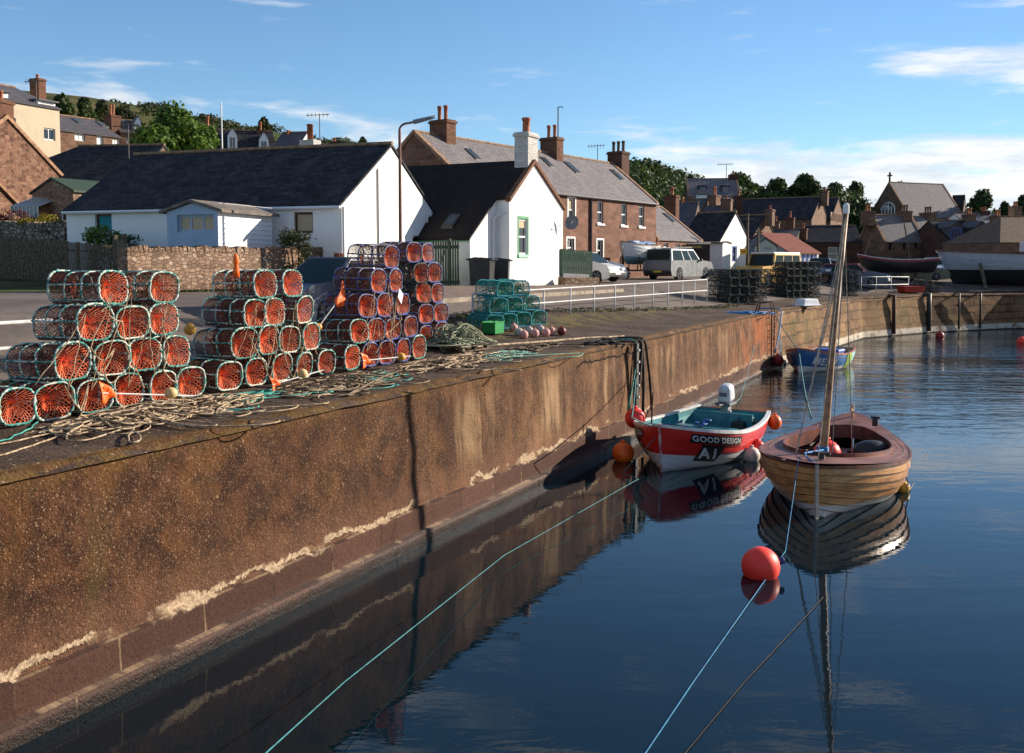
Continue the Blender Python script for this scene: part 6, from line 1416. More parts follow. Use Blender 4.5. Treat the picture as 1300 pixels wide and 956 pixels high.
    def text(s, txt, x0, z0, size, sg, m, R, name='lettering', off=.03, slant=0.0, sx=1.0, plate=None, tilt=0.0, bold=.012, drop=None):
        zf = (lambda x: z0 + tilt * (x - x0)) if drop is None else (lambda x: s.sh(x / s.L) - drop)
        cu = bpy.data.curves.new('t', 'FONT'); cu.body = txt; cu.size = size; cu.offset = bold * size; cu.resolution_u = 3; cu.space_character = 1.1
        o = bpy.data.objects.new('t', cu); COL.objects.link(o); bpy.context.view_layer.update()
        dg = bpy.context.evaluated_depsgraph_get(); me = bpy.data.meshes.new_from_object(o.evaluated_get(dg)); bpy.data.objects.remove(o)
        me.name = name; me.materials.clear(); me.materials.append(m); xs = [v.co.x for v in me.vertices]; W_ = max(xs) * sx
        # finer so that the letters follow the planking
        bm_ = bmesh.new(); bm_.from_mesh(me); bmesh.ops.triangulate(bm_, faces=bm_.faces[:]); bmesh.ops.subdivide_edges(bm_, edges=bm_.edges[:], cuts=1); bm_.to_mesh(me); bm_.free()
        for v in me.vertices:
            tx = v.co.x * sx + v.co.y * slant; x = (x0 + tx) if sg < 0 else (x0 + W_ - tx); z = zf(x) + v.co.y; v.co = (x, sg * s.surf(x, z, off), z)
        ob = bpy.data.objects.new(name, me); COL.objects.link(ob); ob.parent = R
        if plate:
            e = size * .22; P = []
            for i in range(13):
                x = x0 - e + (W_ + 2 * e) * i / 12; P.append([(x, sg * s.surf(x, z_, off - .008), z_) for z_ in [zf(x) - e + (size * .72 + 2 * e) * j / 5 for j in range(6)]])
            b = MB(); b.grid(P); b.build('name_plate', plate, R)
        return ob
white_let = mat('white_lettering', (.75, .74, .72), (.6, .6, .58), .6, 12); black_plate = mat('black_patch', (.012, .012, .013), None, .5)
# --- red boat
hr = Hull(4.9, 2.5, 1.02, .70, .78, .32, aft=.74, full=.40, rake=.22, ns=9, tr=.05)
bow = G(838, 601, WATER); RB = thing('fishing_boat', 'red open fishing boat with white bottom, teal inside and outboard motor by the wall', 'boat', (bow.x - .05, bow.y, WATER), radians(90 - 31)); RB.rotation_euler = (radians(1), 0, radians(90 - 31))
redhull = clinker('red_boat_paint', (.62, .020, .014), (.42, .016, .012), .30, (.62, .63, .64), rough=.35, wear=.6); tealp = mat('teal_boat_paint', (.035, .24, .27), (.025, .17, .20), .5, 4, bump=.2, bsc=12); whiteg = mat('white_gunwale', (.72, .72, .70), (.55, .54, .5), .45, 6)
hr.shell(redhull, RB); hr.inside(tealp, RB); hr.floor(tealp, RB, .12); hr.rail(whiteg, RB, .06, .05); hr.stem(mat('red_stem', (.45, .02, .015), (.6, .55, .5), .4, 3), RB, .03, .05)
for x, w in ((1.15, .3), (2.35, .3), (3.5, .3)): hr.thwart(x, .50, tealp, RB, w)
b = MB(); b.box((4.1, -.0, .55), (.06, 1.5, .5)); b.build('bulkhead', tealp, RB)
b = MB(); P = [[(x, y * max(.02, hr.hb(x / hr.L) - .03), hr.sh(x / hr.L) - .09) for y in (-1, -.5, 0, .5, 1)] for x in (.12, .25, .4, .55, .7)]; b.grid(P); b.build('foredeck', tealp, RB)
for sg in (-1, 1):
    z0 = .50 if sg < 0 else .5
    hr.text('A1', .75, .34, .33, sg, white_let, RB, plate=black_plate, sx=1.15, off=.034, drop=.60, bold=.03, slant=-.55 if sg < 0 else .4)
hr.text('GOOD DESIGN', .46, .73, .17, -1, white_let, RB, plate=black_plate, off=.034, drop=.235, sx=1.0, slant=-.35); hr.text('GOOD DESIGN', .46, .73, .17, 1, white_let, RB, plate=black_plate, off=.034, drop=.235, sx=1.0, slant=.1)
# outboard
M_ = RB; b = MB(); cow = [(.02, 0), (.13, .0), (.17, .04), (.185, .2), (.175, .34), (.13, .43), (.06, .47), (.01, .475)]; b.box((4.74, .15, 1.20), (.50, .36, .46), M=Matrix.Rotation(radians(-8), 3, 'Y'), taper=.86); ob = b.build('outboard_motor', mat('outboard_white', (.62, .64, .66), (.5, .5, .52), .35, 3), RB, True, bevel=.11); ob.modifiers['b'].segments = 4; b = MB(); b.box((4.74, .15, .93), (.54, .38, .07)); b.box((4.50, .15, 1.18), (.02, .2, .1)); b.build('cowl_band', mat('outboard_grey', (.10, .11, .13), None, .5), ob, bevel=.02)
b = MB(); b.box((4.75, .15, .80), (.26, .2, .28)); b.box((4.95, .15, .35), (.14, .1, .9)); b.box((4.72, .15, .62), (.12, .3, .3)); b.build('motor_leg', mat('outboard_leg', (.30, .31, .33), (.2, .2, .22), .5, 8), ob, bevel=.02); b = MB(); b.tube([(4.6, .15, .9), (4.2, .10, .95), (4.05, .1, .97)], .025); b.build('tiller', blackpl, ob)
# things inside and around the red boat
def onboat(Rt, x, y, z): a = Rt.rotation_euler[2]; return Vector((Rt.location.x + x * cos(a) - y * sin(a), Rt.location.y + x * sin(a) + y * cos(a), Rt.location.z + z))
orangef = mat('orange_buoy', S(250, 110, 30), S(225, 84, 20), .45, 5); redf = mat('red_buoy', S(240, 62, 48), S(214, 44, 36), .4, 5); palef = mat('white_buoy', S(215, 205, 195), S(170, 160, 150), .5, 5)
ballthing('fender_buoy', 'orange ball fender at the waterline between the wall and the red boat bow', G(791, 585, WATER) + Vector((0, 0, .18)), .25, orangef, 'buoy')
ballthing('fender_buoy', 'orange ball fender hung at the stern corner of the red boat', onboat(RB, 4.75, -1.12, .55), .17, orangef, 'buoy', (1, 1, 1.15))
ballthing('fender_buoy', 'red ball fender between the red boat and the concrete wall', onboat(RB, 1.6, 1.25, .88), .24, redf, 'buoy')
b = MB(); b.tube([(0, 0, -.1), (.02, 0, .55), (.04, .02, .75)], .02); b.tube([(.02, 0, .5), (-.1, .1, .2), (-.18, .2, -.1)], .012); o = b.build('flag_staff', rusty, None, True, onboat(RB, 1.75, .9, .75)); tag(o, 'short dark staff with slack line standing at the wall side of the red boat', 'staff')
ballthing('fender_buoy', 'pink ball lying on the floor of the red boat', onboat(RB, 2.8, -.1, .3), .2, mat('pink_buoy', S(200, 100, 84), None, .5), 'buoy')
b = MB(); [b.box((random.uniform(-.15, .15), random.uniform(-.1, .1), .03 + .02 * i), (.14, .09, .03), random.uniform(0, 3)) for i in range(7)]; o = b.build('gloves', bluepaint, None, False, onboat(RB, 3.5, .3, .51), bevel=.01); tag(o, 'bright blue rubber gloves lying on the thwart of the red boat', 'gloves')
for i, (x, y) in enumerate(((4.05, -.45), (4.3, -.7))):
    R = thing('jerrycan', ('black fuel can', 'dark green crate')[i] + ' at the stern of the red boat', 'can', onboat(RB, x, y, .12), RB.rotation_euler[2]); b = MB(); b.box((0, 0, .25), (.3, .34, .5)); b.build('body', (blackpl, dkgreen)[i], R, bevel=.04); b = MB(); b.tube([(-.08, 0, .5), (-.08, 0, .56), (.08, 0, .56), (.08, 0, .5)], .015); b.build('handle', blackpl, R)
ballthing('fender_buoy', 'white and red ball fender between the two nearest boats', onboat(RB, 2.4, -1.28, .12), .20, palef, 'buoy')
ballthing('fender_buoy', 'red ball fender wedged by the wooden boat', onboat(RB, 2.95, -1.25, .22), .17, redf, 'buoy')
# --- varnished wooden boat
hw_ = Hull(6.3, 2.75, .92, .74, .98, .42, aft=0, full=.40, rake=.12, ns=9, qf=.6)
bow = G(1037, 660, WATER); WA = 24.5; WBt = thing('wooden_sailing_boat', 'varnished clinker wooden sailing boat with wide brown deck and tall mast', 'boat', (bow.x - .02, bow.y, WATER), radians(90 - WA))
wv = clinker('varnished_planking', (.60, .30, .10), (.30, .12, .035), .13, (.52, .50, .45), rough=.3, wear=.8, sc=1.6); deckm = mat('weathered_deck', S(134, 84, 72), S(96, 58, 50), .6, 2.6, 6, .3, 24); innerm = mat('dark_bilge', S(66, 44, 34), S(38, 26, 22), .7, 4); rubm = mat('rubbing_strake', S(120, 72, 52), S(84, 48, 36), .5, 3)
hw_.shell(wv, WBt, step=.034, seam_=True); hw_.inside(innerm, WBt, .05); hw_.floor(innerm, WBt, .12, .12, .9); hw_.rail(rubm, WBt, .03, .035, 'rubbing_strake', off=.03)
hw_.stem(mat('pale_stem', (.55, .50, .42), (.40, .30, .2), .5, 6), WBt, .035, .04)
def opening(u):      # half width of the cockpit
    if u < .20 or u > .80: return 0
    k = (u - .20) / .60; return hw_.B / 2 * .74 * max(0.0, sin(pi * k)) ** .42 * (.86 + .14 * sin(pi * min(1, k * 1.2)))
b = MB(); us = [i / 80 for i in range(81)]
for sg in (1, -1):
    P = []
    for u in us:
        hb = hw_.hb(u); op = min(opening(u), hb - .10) if opening(u) > 0 else 0; zc = hw_.sh(u) + .02; P.append([(hw_.pt(u, 1).x, sg * (op + (hb - op) * j / 4), zc + .06 * (1 - ((op + (hb - op) * j / 4) / (hw_.B / 2)) ** 2)) for j in range(5)])
    b.grid(P)
b.build('deck', deckm, WBt, True)
b = MB(); ring = [u for u in us if .20 <= u <= .80]; P = []
seq = [(u, 1) for u in ring] + [(u, -1) for u in reversed(ring)]
for u, sg in seq + [seq[0]]:
    op = min(opening(u), hw_.hb(u) - .10) * sg; x = hw_.pt(u, 1).x; zc = hw_.sh(u) + .02 + .06 * (1 - (op / (hw_.B / 2)) ** 2); P.append([(x, op, zc - .22), (x, op, zc + .07), (x, op + .035 * (1 if sg > 0 else -1), zc + .07), (x, op + .035 * (1 if sg > 0 else -1), zc - .02)])
b.grid(P); b.build('coaming', mat('coaming', S(120, 62, 48), S(84, 44, 36), .45, 3), WBt)
for x, z in ((1.75, .62), (3.1, .50), (4.4, .5)): hw_.thwart(x, z, rubm, WBt, .3)
b = MB()      # deck seams
for sg in (1, -1):
    for k in (.35, .7): b.tube([(hw_.pt(u, 1).x, sg * (min(max(opening(u), .02), hw_.hb(u) - .1) + (hw_.hb(u) - min(max(opening(u), .02), hw_.hb(u) - .1)) * k), hw_.sh(u) + .024 + .05 * (1 - (hw_.hb(u) / (hw_.B / 2)) ** 2 * (.6 + .4 * k))) for u in us[6:-6]], .007, 4)
b.build('deck_seam', innerm, WBt)
mb_ = MB(); mx = 1.72; topz = 2.98 - WATER; mb_.tube([(mx, .12, .1), (mx + .02, .10, 1.0), (mx + .10, 0, 3.0), (mx + .24, -.17, topz)], [.078, .076, .066, .048], 12)
mast = mb_.build('mast', mat('mast_wood', S(168, 128, 92), S(112, 82, 60), .55, 5, 5, .3, 20), WBt, True)
b = MB(); b.lathe([(.06, 0), (.06, .16), (.02, .2)], (mx + .24, -.17, topz - .06), 10); b.build('mast_cap', white_paint, mast)
stay = mat('rigging_line', S(190, 180, 160), S(120, 110, 96), .6, 8)
for (x, y, z, k, dx) in ((1.0, .95, .82, -.2, 0), (1.15, 1.0, .82, -.5, .0), (1.3, 1.05, .82, -.9, .02), (1.45, -.15, .9, -.1, 0), (.05, 0, .95, -.05, 0), (2.5, -.62, .8, -.4, 0)):
    b = MB(); b.tube([(x, y * .55, z), (mx + .23, -.17 + dx + .03 * abs(k), topz + k)], .009, 4); b.build('rigging', stay, mast)
b = MB(); [b.tube([(mx + .10 * cos(q) + .01, .12 + .10 * sin(q), .92 + .012 * i) for q in [2 * pi * k / 12 for k in range(12)]], .013, 5, closed=True) for i in range(7)]; b.tube([(mx, .05, .95), (1.0, .35, .98), (.5, .25, 1.0), (.06, 0, .97)], .016, 5); b.build('mast_rope', bluer, WBt, True)
b = MB(); b.box((5.75, .0, 1.16), (.5, .05, .05), .2); b.box((5.95, 0, 1.10), (.05, .05, .35)); b.build('tiller', mat('pale_tiller', S(200, 160, 120), None, .5), WBt); b = MB(); b.box((5.15, -.55, 1.02), (.2, .12, .16)); b.box((5.15, -.55, 1.12), (.1, .2, .05)); b.build('winch', blackpl, WBt, bevel=.01)
b = MB(); b.box((.62, 0, 1.03), (.16, .1, .12)); b.box((.62, 0, 1.07), (.06, .3, .05)); b.build('mooring_cleat', dark_iron, WBt)
b = MB(); b.box((3.6, .15, .38), (1.3, .5, .3)); b.box((2.6, -.5, .45), (.5, .4, .35), .4); b.build('locker', mat('locker_wood', S(150, 80, 60), S(110, 60, 44), .6, 5), WBt, bevel=.02)
ballthing('fender_buoy', 'large red ball fender lying in the cockpit of the wooden boat by the mast', onboat(WBt, 2.25, .10, .78), .26, redf, 'buoy')
R = thing('motor_cover', 'black covered bundle lying in the cockpit of the wooden boat', 'cover', onboat(WBt, 3.7, -.6, .62)); b = MB(); b.ball((0, 0, 0), .34, 14, 0, (1.2, .8, .7)); b.build('cover', blackpl, R, True)
ballthing('fender_buoy', 'small yellow fender floating at the side of the wooden boat', onboat(WBt, 3.0, -1.26, .08), .13, yellowf, 'buoy')
# buoy in front
bz = G(968, 734, WATER); BU = ballthing('mooring_buoy', 'bright red round mooring buoy floating in front of the two boats', (bz.x, bz.y + .12, WATER + .14), .275, mat('bright_red_buoy', S(255, 62, 44), S(236, 60, 44), .5, 4, lo=.5, hi=.8), 'buoy', neck=False)
b = MB(); M2 = Matrix.Rotation(radians(75), 3, 'Y'); b.lathe([(.07, .24), (.05, .30), (.06, .34), (.02, .35)], (0, 0, 0), 12, 0, M2); b.build('eye', mat('buoy_eye', S(40, 60, 110), None, .5), BU, True)
# --- blue boat
hbl = Hull(4.9, 2.3, 1.0, .66, .78, .3, aft=.7, full=.42, rake=.15, ns=8)
bow = G(1013, 474, WATER); BB = thing('fishing_boat', 'small blue open boat with white bottom, registration letters and green cover at the quay corner', 'boat', (bow.x, bow.y, WATER), radians(90 - 36))
bluehull = clinker('blue_boat_paint', (.015, .10, .28), (.012, .07, .20), .20, (.6, .6, .58), wear=.5); hbl.shell(bluehull, BB); hbl.inside(mat('cream_inside', S(190, 160, 120), S(140, 100, 74), .6, 4), BB); hbl.floor(MATS['cream_inside'], BB, .12); hbl.rail(mat('brown_gunwale', S(170, 90, 60), S(120, 70, 50), .5, 4), BB, .05, .05); hbl.stem(bluehull, BB, .03)
for x in (1.2, 2.6, 3.7): hbl.thwart(x, .48, MATS['cream_inside'], BB, .25)
for sg in (-1, 1): hbl.text('ME231', .45, .36, .40, sg, white_let, BB, off=.03, drop=.52, sx=1.0, bold=.03)
b = MB(); P = [[(x, -hbl.surf(x, z, .035), z) for z in (.05, .2, .35, .5, .66)] for x in (2.75, 2.95, 3.2, 3.45, 3.7)]; b.grid(P); b.build('green_patch', mat('green_cover', S(140, 170, 50), S(110, 140, 40), .7, 4), BB); b = MB(); P = [[(x, -hbl.surf(x, z, .03), z) for z in (.1, .3, .5, .66)] for x in (3.72, 4.0, 4.4, 4.85)]; b.grid(P); b.build('pale_panel', mat('pale_blue_panel', S(130, 190, 210), S(160, 200, 210), .5, 4), BB)
b = MB(); b.box((3.9, 0, .62), (.9, 1.1, .28)); b.build('cover', bluepaint, BB, bevel=.06)
b = MB(); b.tube([(3.3, -.3, .3), (3.3, -.3, 1.35)], .02); b.box((3.42, -.3, 1.2), (.22, .02, .2)); b.build('pennant', bluer, BB)
ballthing('fender_buoy', 'dark red ball fender between the blue boat and the wall', G(987, 468, WATER) + Vector((0, 0, .35)), .26, mat('deep_red_buoy', S(150, 34, 34), None, .5), 'buoy')
for i, (px, py, c, lb) in enumerate(((1193, 428, 'deep_red_buoy', 'small dark red buoy floating under the far wall'), (1297, 436, 'bright_red_buoy', 'small red buoy floating at the right edge of the harbour'))): q = G(px, py, WATER); ballthing('float', lb, (q.x, q.y, WATER + .1), .26, MATS[c], 'buoy')
# --- boats ashore
q = T(812, 347); h3 = Hull(3.9, 1.65, 1.0, .75, .85, .3, aft=.7, full=.5, rake=.3, ns=7); a_ = thing('white_boat', 'white and pale blue open boat on a road trailer behind the pickup', 'boat', (0, 0, 0), radians(90 - 33)); p = D(790, 330, 57); a_.location = (p.x, p.y, ground(p.x, p.y) + 1.15)
h3.shell(clinker('white_boat_paint', (.6, .62, .63), (.45, .48, .5), .12, (.16, .28, .34), wear=.5), a_); h3.inside(tealp, a_); h3.rail(mat('grey_gunwale', S(150, 120, 96), None, .5), a_, .04, .04); b = MB()
for i in range(9): b.box((.9 + i * .3, random.uniform(-.2, .2), .92), (.5, .7, random.uniform(.1, .3)), random.uniform(0, 3))
b.build('tarpaulin', mat('blue_tarp', S(60, 110, 180), S(150, 180, 200), .6, 4), a_, bevel=.05)
R = thing('boat_trailer', 'rusty road trailer carrying the white and pale blue boat', 'trailer', (p.x, p.y, ground(p.x, p.y)), radians(90 - 33)); b = MB()
for y in (-.5, .5): b.tube([(-.9, 0, .5), (.6, y, .5), (3.8, y, .5)], .05)
for x in (1, 2.2, 3.4): b.tube([(x, -.75, .5), (x, .75, .5)], .05); b.tube([(x, -.7, .5), (x, -.6, 1.3)], .04); b.tube([(x, .7, .5), (x, .6, 1.3)], .04)
b.build('frame', rusty, R)
for s in (-1, 1): b = MB(); b.lathe([(.05, -.1), (.3, -.1), (.34, 0), (.3, .1), (.05, .1)], (2.4, s * .9, .34), 16, 0, Matrix.Rotation(pi / 2, 3, 'X')); b.build('wheel', tyre, R, True)
h4 = Hull(5.6, 2.0, 1.25, .85, 1.0, .1, aft=0, full=.5, rake=.5, ns=7); p = T(1103, 362); a_ = thing('black_boat', 'black double ended boat with thin red stripe laid up on the far quay', 'boat', (p.x, p.y + 2.5, ground(p.x, p.y + 2.5) + .55), radians(90 - 112)); h4.shell(clinker('black_boat_paint', (.012, .012, .014), (.03, .025, .025), None, None, wear=.4), a_); h4.inside(deckm, a_); h4.rail(mat('red_stripe', (.35, .02, .02), None, .5), a_, .04, .06, 'stripe', dz=-.12, off=.03); h4.rail(whiteg, a_, .05, .04)
b = MB(); b.tube([(.4, .3, .9), (.9, .5, 2.6)], .04); b.tube([(3.6, -.3, .8), (3.1, -.1, 3.4)], .05); b.build('spar', oldwood, a_); b = MB(); b.box((1.2, 0, -.3), (.3, 1.5, .5)); b.build('chock', oldwood, a_); b = MB(); b.box((4.2, 0, -.3), (.3, 1.5, .5)); b.build('chock', oldwood, a_)
hb5 = Hull(13.5, 4.0, 2.35, 2.1, 2.3, .2, aft=.6, full=.42, rake=1.4, ns=3, qf=.55); p = T(1203, 364); a_ = thing('laid_up_boat', 'large grey hulled boat with dark bottom propped up on the quay at far right', 'boat', (p.x - .3, p.y + 1.5, ground(p.x, p.y) + .28), radians(90 - 86)); greyh = clinker('grey_hull_paint', (.42, .43, .46), (.30, .31, .33), .95, (.02, .018, .02), wear=.5, rough=.5)
hb5.shell(greyh, a_, step=.01); hb5.inside(innerm, a_); hb5.rail(rubm, a_, .1, .12, 'rubbing_strake', off=.04); b = MB(); P = [[(hb5.pt(u, 1).x, y * (hb5.hb(u) - .05), hb5.sh(u) - .1) for y in (-1, 0, 1)] for u in [i / 20 for i in range(21)]]; b.grid(P); b.build('deck', deckm, a_); b = MB(); b.box((8.5, 0, 2.6), (3, 2, .9)); b.build('wheelhouse', whiteg, a_, bevel=.08)
for x in (2.5, 6, 9.5):
    for s in (-1, 1): b = MB(); b.tube([(x, s * 2.6, -.5), (x, s * 1.7, 1.4)], .12, 6); b.build('prop', oldwood, a_)
# ---- mooring lines
def line(label, pts, m, r, sag=.1, n=14):
    P = []
    for i in range(len(pts) - 1):
        a, c = Vector(pts[i]), Vector(pts[i + 1])
        for j in range(n): f = j / n; v = a.lerp(c, f); v.z -= sag * 4 * f * (1 - f) * (c - a).length / 10; P.append(v)
    P.append(Vector(pts[-1])); o = P[0].copy(); b = MB(); b.tube([q_ - o for q_ in P], r, 6); tag(b.build('mooring_line', m, None, True, o), label, 'rope')
bl = onboat(WBt, .04, 0, 1.0); line('bright blue mooring line from the wooden boat bow down past the red buoy', [onboat(WBt, .25, .35, .98), G(997, 700, WATER + .03), G(880, 866, WATER + .01), G(800, 985, WATER + .01)], mat('bright_blue_line', S(40, 130, 170), S(30, 96, 140), .8, 8), .0075, 0)
line('teal mooring line running from the red boat bow across the water to lower left', [onboat(RB, .1, .1, .75), onboat(RB, -.6, .55, .06), G(830, 608, WATER + .25) + Vector((-.3, 0, 0)), G(640, 705, WATER + .12), G(437, 866, WATER + .35), G(300, 990, WATER + .8)], mat('teal_line', S(50, 128, 132), S(34, 92, 98), .7, 8), .0065, .0)
line('teal mooring line from the red boat bow up to the hanging fender ropes', [onboat(RB, .1, .1, 1.0), G(802, 530, -1.2) , Vector((*st(s0, -.15), -.9))], MATS['teal_line'], .014, .3)
line('thin dark sunken line trailing from below the wooden boat to the bottom edge', [G(1045, 758, WATER + .01), G(1030, 775, WATER + .015), G(945, 866, WATER + .01), G(850, 980, WATER + .01)], darkrope, .006, 0)
line('blue green line from the blue boat down into the water', [onboat(BB, .1, 0, .85), G(1030, 530, WATER + .02)], MATS['teal_line'], .02, .2); line('second line from the quay corner to the blue boat bow', [Vector((*st(37.5, 0), -.1)), onboat(BB, .1, 0, .9)], MATS['teal_line'], .018, .3)
line('thin frayed line trailing in the water right of the wooden boat', [onboat(WBt, 2.6, -1.3, .5), G(1155, 622, WATER + .02), G(1178, 575, WATER + .02)], dark_iron, .012, .1)
line('pale line from the red boat stern to the teal rope in the water behind', [onboat(RB, 4.8, .4, .7), G(940, 505, WATER + .02), Vector((*st(33, -.1), -1.2))], MATS['teal_line'], .014, .1)
# ============================================================ TREES AND PLANTS
import numpy as np
def leafmat(name, c1, c2, tr=.25):
    m, t, b = newmat(name); co = t.coord('Object'); n = t.noise(co, .55, 3, .6); n2 = t.noise(co, 5, 2)
    col = t.mix(t.ss(n, .38, .62), c1, c2); col = t.mix(t.ss(n2, .3, .7, 0, .5), col, t.mix(1, col, (.6, .65, .5), 'MULTIPLY')); t.put(b.inputs['Base Color'], col); b.inputs['Roughness'].default_value = .6; b.inputs['Specular IOR Level'].default_value = .25
    ts = t.new('ShaderNodeBsdfTranslucent'); t.put(ts.inputs[0], col); mx = t.new('ShaderNodeMixShader'); mx.inputs[0].default_value = tr; t.l.new(b.outputs[0], mx.inputs[1]); t.l.new(ts.outputs[0], mx.inputs[2]); t.l.new(mx.outputs[0], m.node_tree.nodes['Material Output'].inputs[0]); return m
leaf_bright = leafmat('leaf_bright', (.13, .21, .022), (.06, .12, .018)); leaf_dark = leafmat('leaf_dark', (.070, .105, .022), (.028, .052, .014)); leaf_olive = leafmat('leaf_olive', (.075, .085, .025), (.04, .05, .018)); leaf_yel = leafmat('leaf_yellow', (.30, .22, .02), (.12, .13, .02)); leaf_red = leafmat('leaf_red', (.12, .02, .02), (.05, .02, .015)); barkm = mat('bark', S(84, 66, 50), S(56, 44, 36), .95, 8, 5, .5, 20)
def foliage(lobes, n, ls, seed, shell=.55, flat=.7):
    rs = np.random.RandomState(seed); lobes = np.array(lobes, float); vol = lobes[:, 3] * lobes[:, 4] * lobes[:, 5]; vol = vol ** .8; idx = rs.choice(len(lobes), n, p=vol / vol.sum()); d = rs.normal(size=(n, 3)); d /= np.linalg.norm(d, axis=1)[:, None]
    rr = shell + (1 - shell) * rs.rand(n) ** .6; nz = 1 + .24 * np.sin(d[:, 0] * 9 + idx * 2.1) * np.cos(d[:, 1] * 8 + d[:, 2] * 7 + idx); c = lobes[idx, :3] + d * (rr * nz)[:, None] * lobes[idx, 3:6]
    a = rs.normal(size=(n, 3)); a /= np.linalg.norm(a, axis=1)[:, None]; a = a * .75 + d * .0; bb = np.cross(a, d + rs.normal(size=(n, 3)) * .55); bb /= np.linalg.norm(bb, axis=1)[:, None] + 1e-9; a = np.cross(bb, d + rs.normal(size=(n, 3)) * .5); a /= np.linalg.norm(a, axis=1)[:, None] + 1e-9
    s = ls * (.6 + .8 * rs.rand(n))[:, None]; v = np.stack([c - a * s - bb * s * flat * .3, c + bb * s * flat, c + a * s, c - bb * s * flat], 1).reshape(-1, 3); return v
def mesh_np(name, v, m, parent):
    n = len(v) // 4; me = bpy.data.meshes.new(name); me.vertices.add(len(v)); me.vertices.foreach_set('co', v.astype('f').ravel()); me.loops.add(len(v)); me.loops.foreach_set('vertex_index', np.arange(len(v), dtype='i')); me.polygons.add(n); me.polygons.foreach_set('loop_start', np.arange(0, len(v), 4, dtype='i')); me.polygons.foreach_set('loop_total', np.full(n, 4, dtype='i')); me.update(); me.validate(); me.materials.append(m); o = bpy.data.objects.new(name, me); COL.objects.link(o); o.parent = parent; return o
def tree(name, label, x, y, h, w, m, n=5000, ls=.16, seed=0, base=None, nl=9, trunk=.3, dp=None, cat='tree', group=None, low=.25):
    g_ = ground(x, y) if base is None else base; R = thing(name, label, cat, (x, y, g_), group=group); rd = random.Random(seed); dp = dp or w; lo = []
    for i in range(nl):
        a = rd.uniform(0, 2 * pi); k = rd.random() ** .5 * .62; zz = h * (low + (.80 - low) * rd.random()); sc = (1 - .45 * abs((zz / h - .52) / .5)); rw = w * .5 * rd.uniform(.32, .55) * sc
        lo.append((cos(a) * w * .5 * k * 1.15, sin(a) * dp * .5 * k, zz, rw, rw * dp / w, rw * rd.uniform(.6, .85) * min(1.3, h / w * 1.2)))
    lo.append((0, 0, h * .82, w * .24, w * .24, h * .17)); mesh_np('crown', foliage(lo, n, ls, seed), m, R); b = MB(); b.tube([(0, 0, -.5), (.05, 0, h * .2), (0, .05, h * .45), (.1, 0, h * .7)], [trunk, trunk * .75, trunk * .5, trunk * .2], 8)
    for q in lo[:6]: b.tube([(0, 0, h * .25), (q[0] * .5, q[1] * .5, h * .25 + (q[2] - h * .25) * .6), (q[0] * .9, q[1] * .9, q[2])], [trunk * .4, trunk * .25, trunk * .08], 6)
    b.build('trunk', barkm, R, True); return R
def treepx(name, label, px0, px1, ptop, pbot, Y, m, seed, n=5000, ls=None, **k):
    xc = ((px0 + px1) / 2 - CX) / F * CP * Y; w = (px1 - px0) / F * Y; zb = zat(xc, Y, pbot); zt = zat(xc, Y, ptop); base = min(ground(xc, Y), zb); h = zt - base; return tree(name, label, xc, Y, h, w, m, n, ls or max(.10, Y * .0021), seed, base, low=max(.06, min(.35, (zb - base) / h * .6)), **k)
treepx('broadleaf_tree', 'big bright green broadleaf tree behind the long cottage roof', 168, 284, 131, 214, 66, leaf_bright, 3, 26000, .15, nl=16, trunk=.35)
treepx('dark_bush', 'round dark bush on the hill crest left of the brown hillside', 449, 475, 174, 190, 120, leaf_dark, 8, 2500, nl=6)
for i, (a, c, t_, bt, Y, mm, lb) in enumerate(((66, 104, 120, 150, 100, leaf_dark, 'dark tree just right of the cream house chimney'), (98, 130, 124, 152, 102, leaf_dark, 'dark rounded tree above the brick terrace, middle of the hill edge'), (122, 150, 126, 152, 104, leaf_olive, 'olive green tree behind the terrace chimney'), (140, 186, 134, 158, 106, leaf_olive, 'wide low olive tree left of the big bright tree'), (-10, 12, 96, 112, 96, leaf_dark, 'dark treetop at the upper left corner of the village'))): treepx('hill_tree', lb, a, c, t_, bt, Y, mm, 20 + i, 5000, .2, nl=10)
for i, (a, c, t_, bt, Y, mm, lb) in enumerate(((326, 350, 152, 168, 110, leaf_olive, 'small olive tree behind the white dormers'), (905, 968, 219, 250, 175, leaf_dark, 'wide dark tree right of the dormered hill house'), (962, 1008, 226, 254, 170, leaf_dark, 'dark tree left of the tallest crown above the barn roof'), (996, 1042, 220, 254, 168, leaf_dark, 'tallest dark rounded tree above the barn roof'), (1040, 1076, 232, 262, 172, leaf_dark, 'dark tree behind the two stone gables'), (1066, 1102, 231, 268, 176, leaf_dark, 'bushy dark tree left of the church gable'), (1122, 1156, 230, 246, 200, leaf_dark, 'dark treetop peeping over the church ridge'), (1220, 1268, 240, 276, 170, leaf_dark, 'rounded dark tree right of the church'), (1262, 1284, 256, 280, 168, leaf_dark, 'low dark tree between church tree and right edge'), (1280, 1312, 248, 280, 165, leaf_dark, 'dark tree cut off by the right edge'))): treepx('hill_tree', lb, a, c, t_, bt, Y, mm, 40 + i, 6000, .34, nl=11)
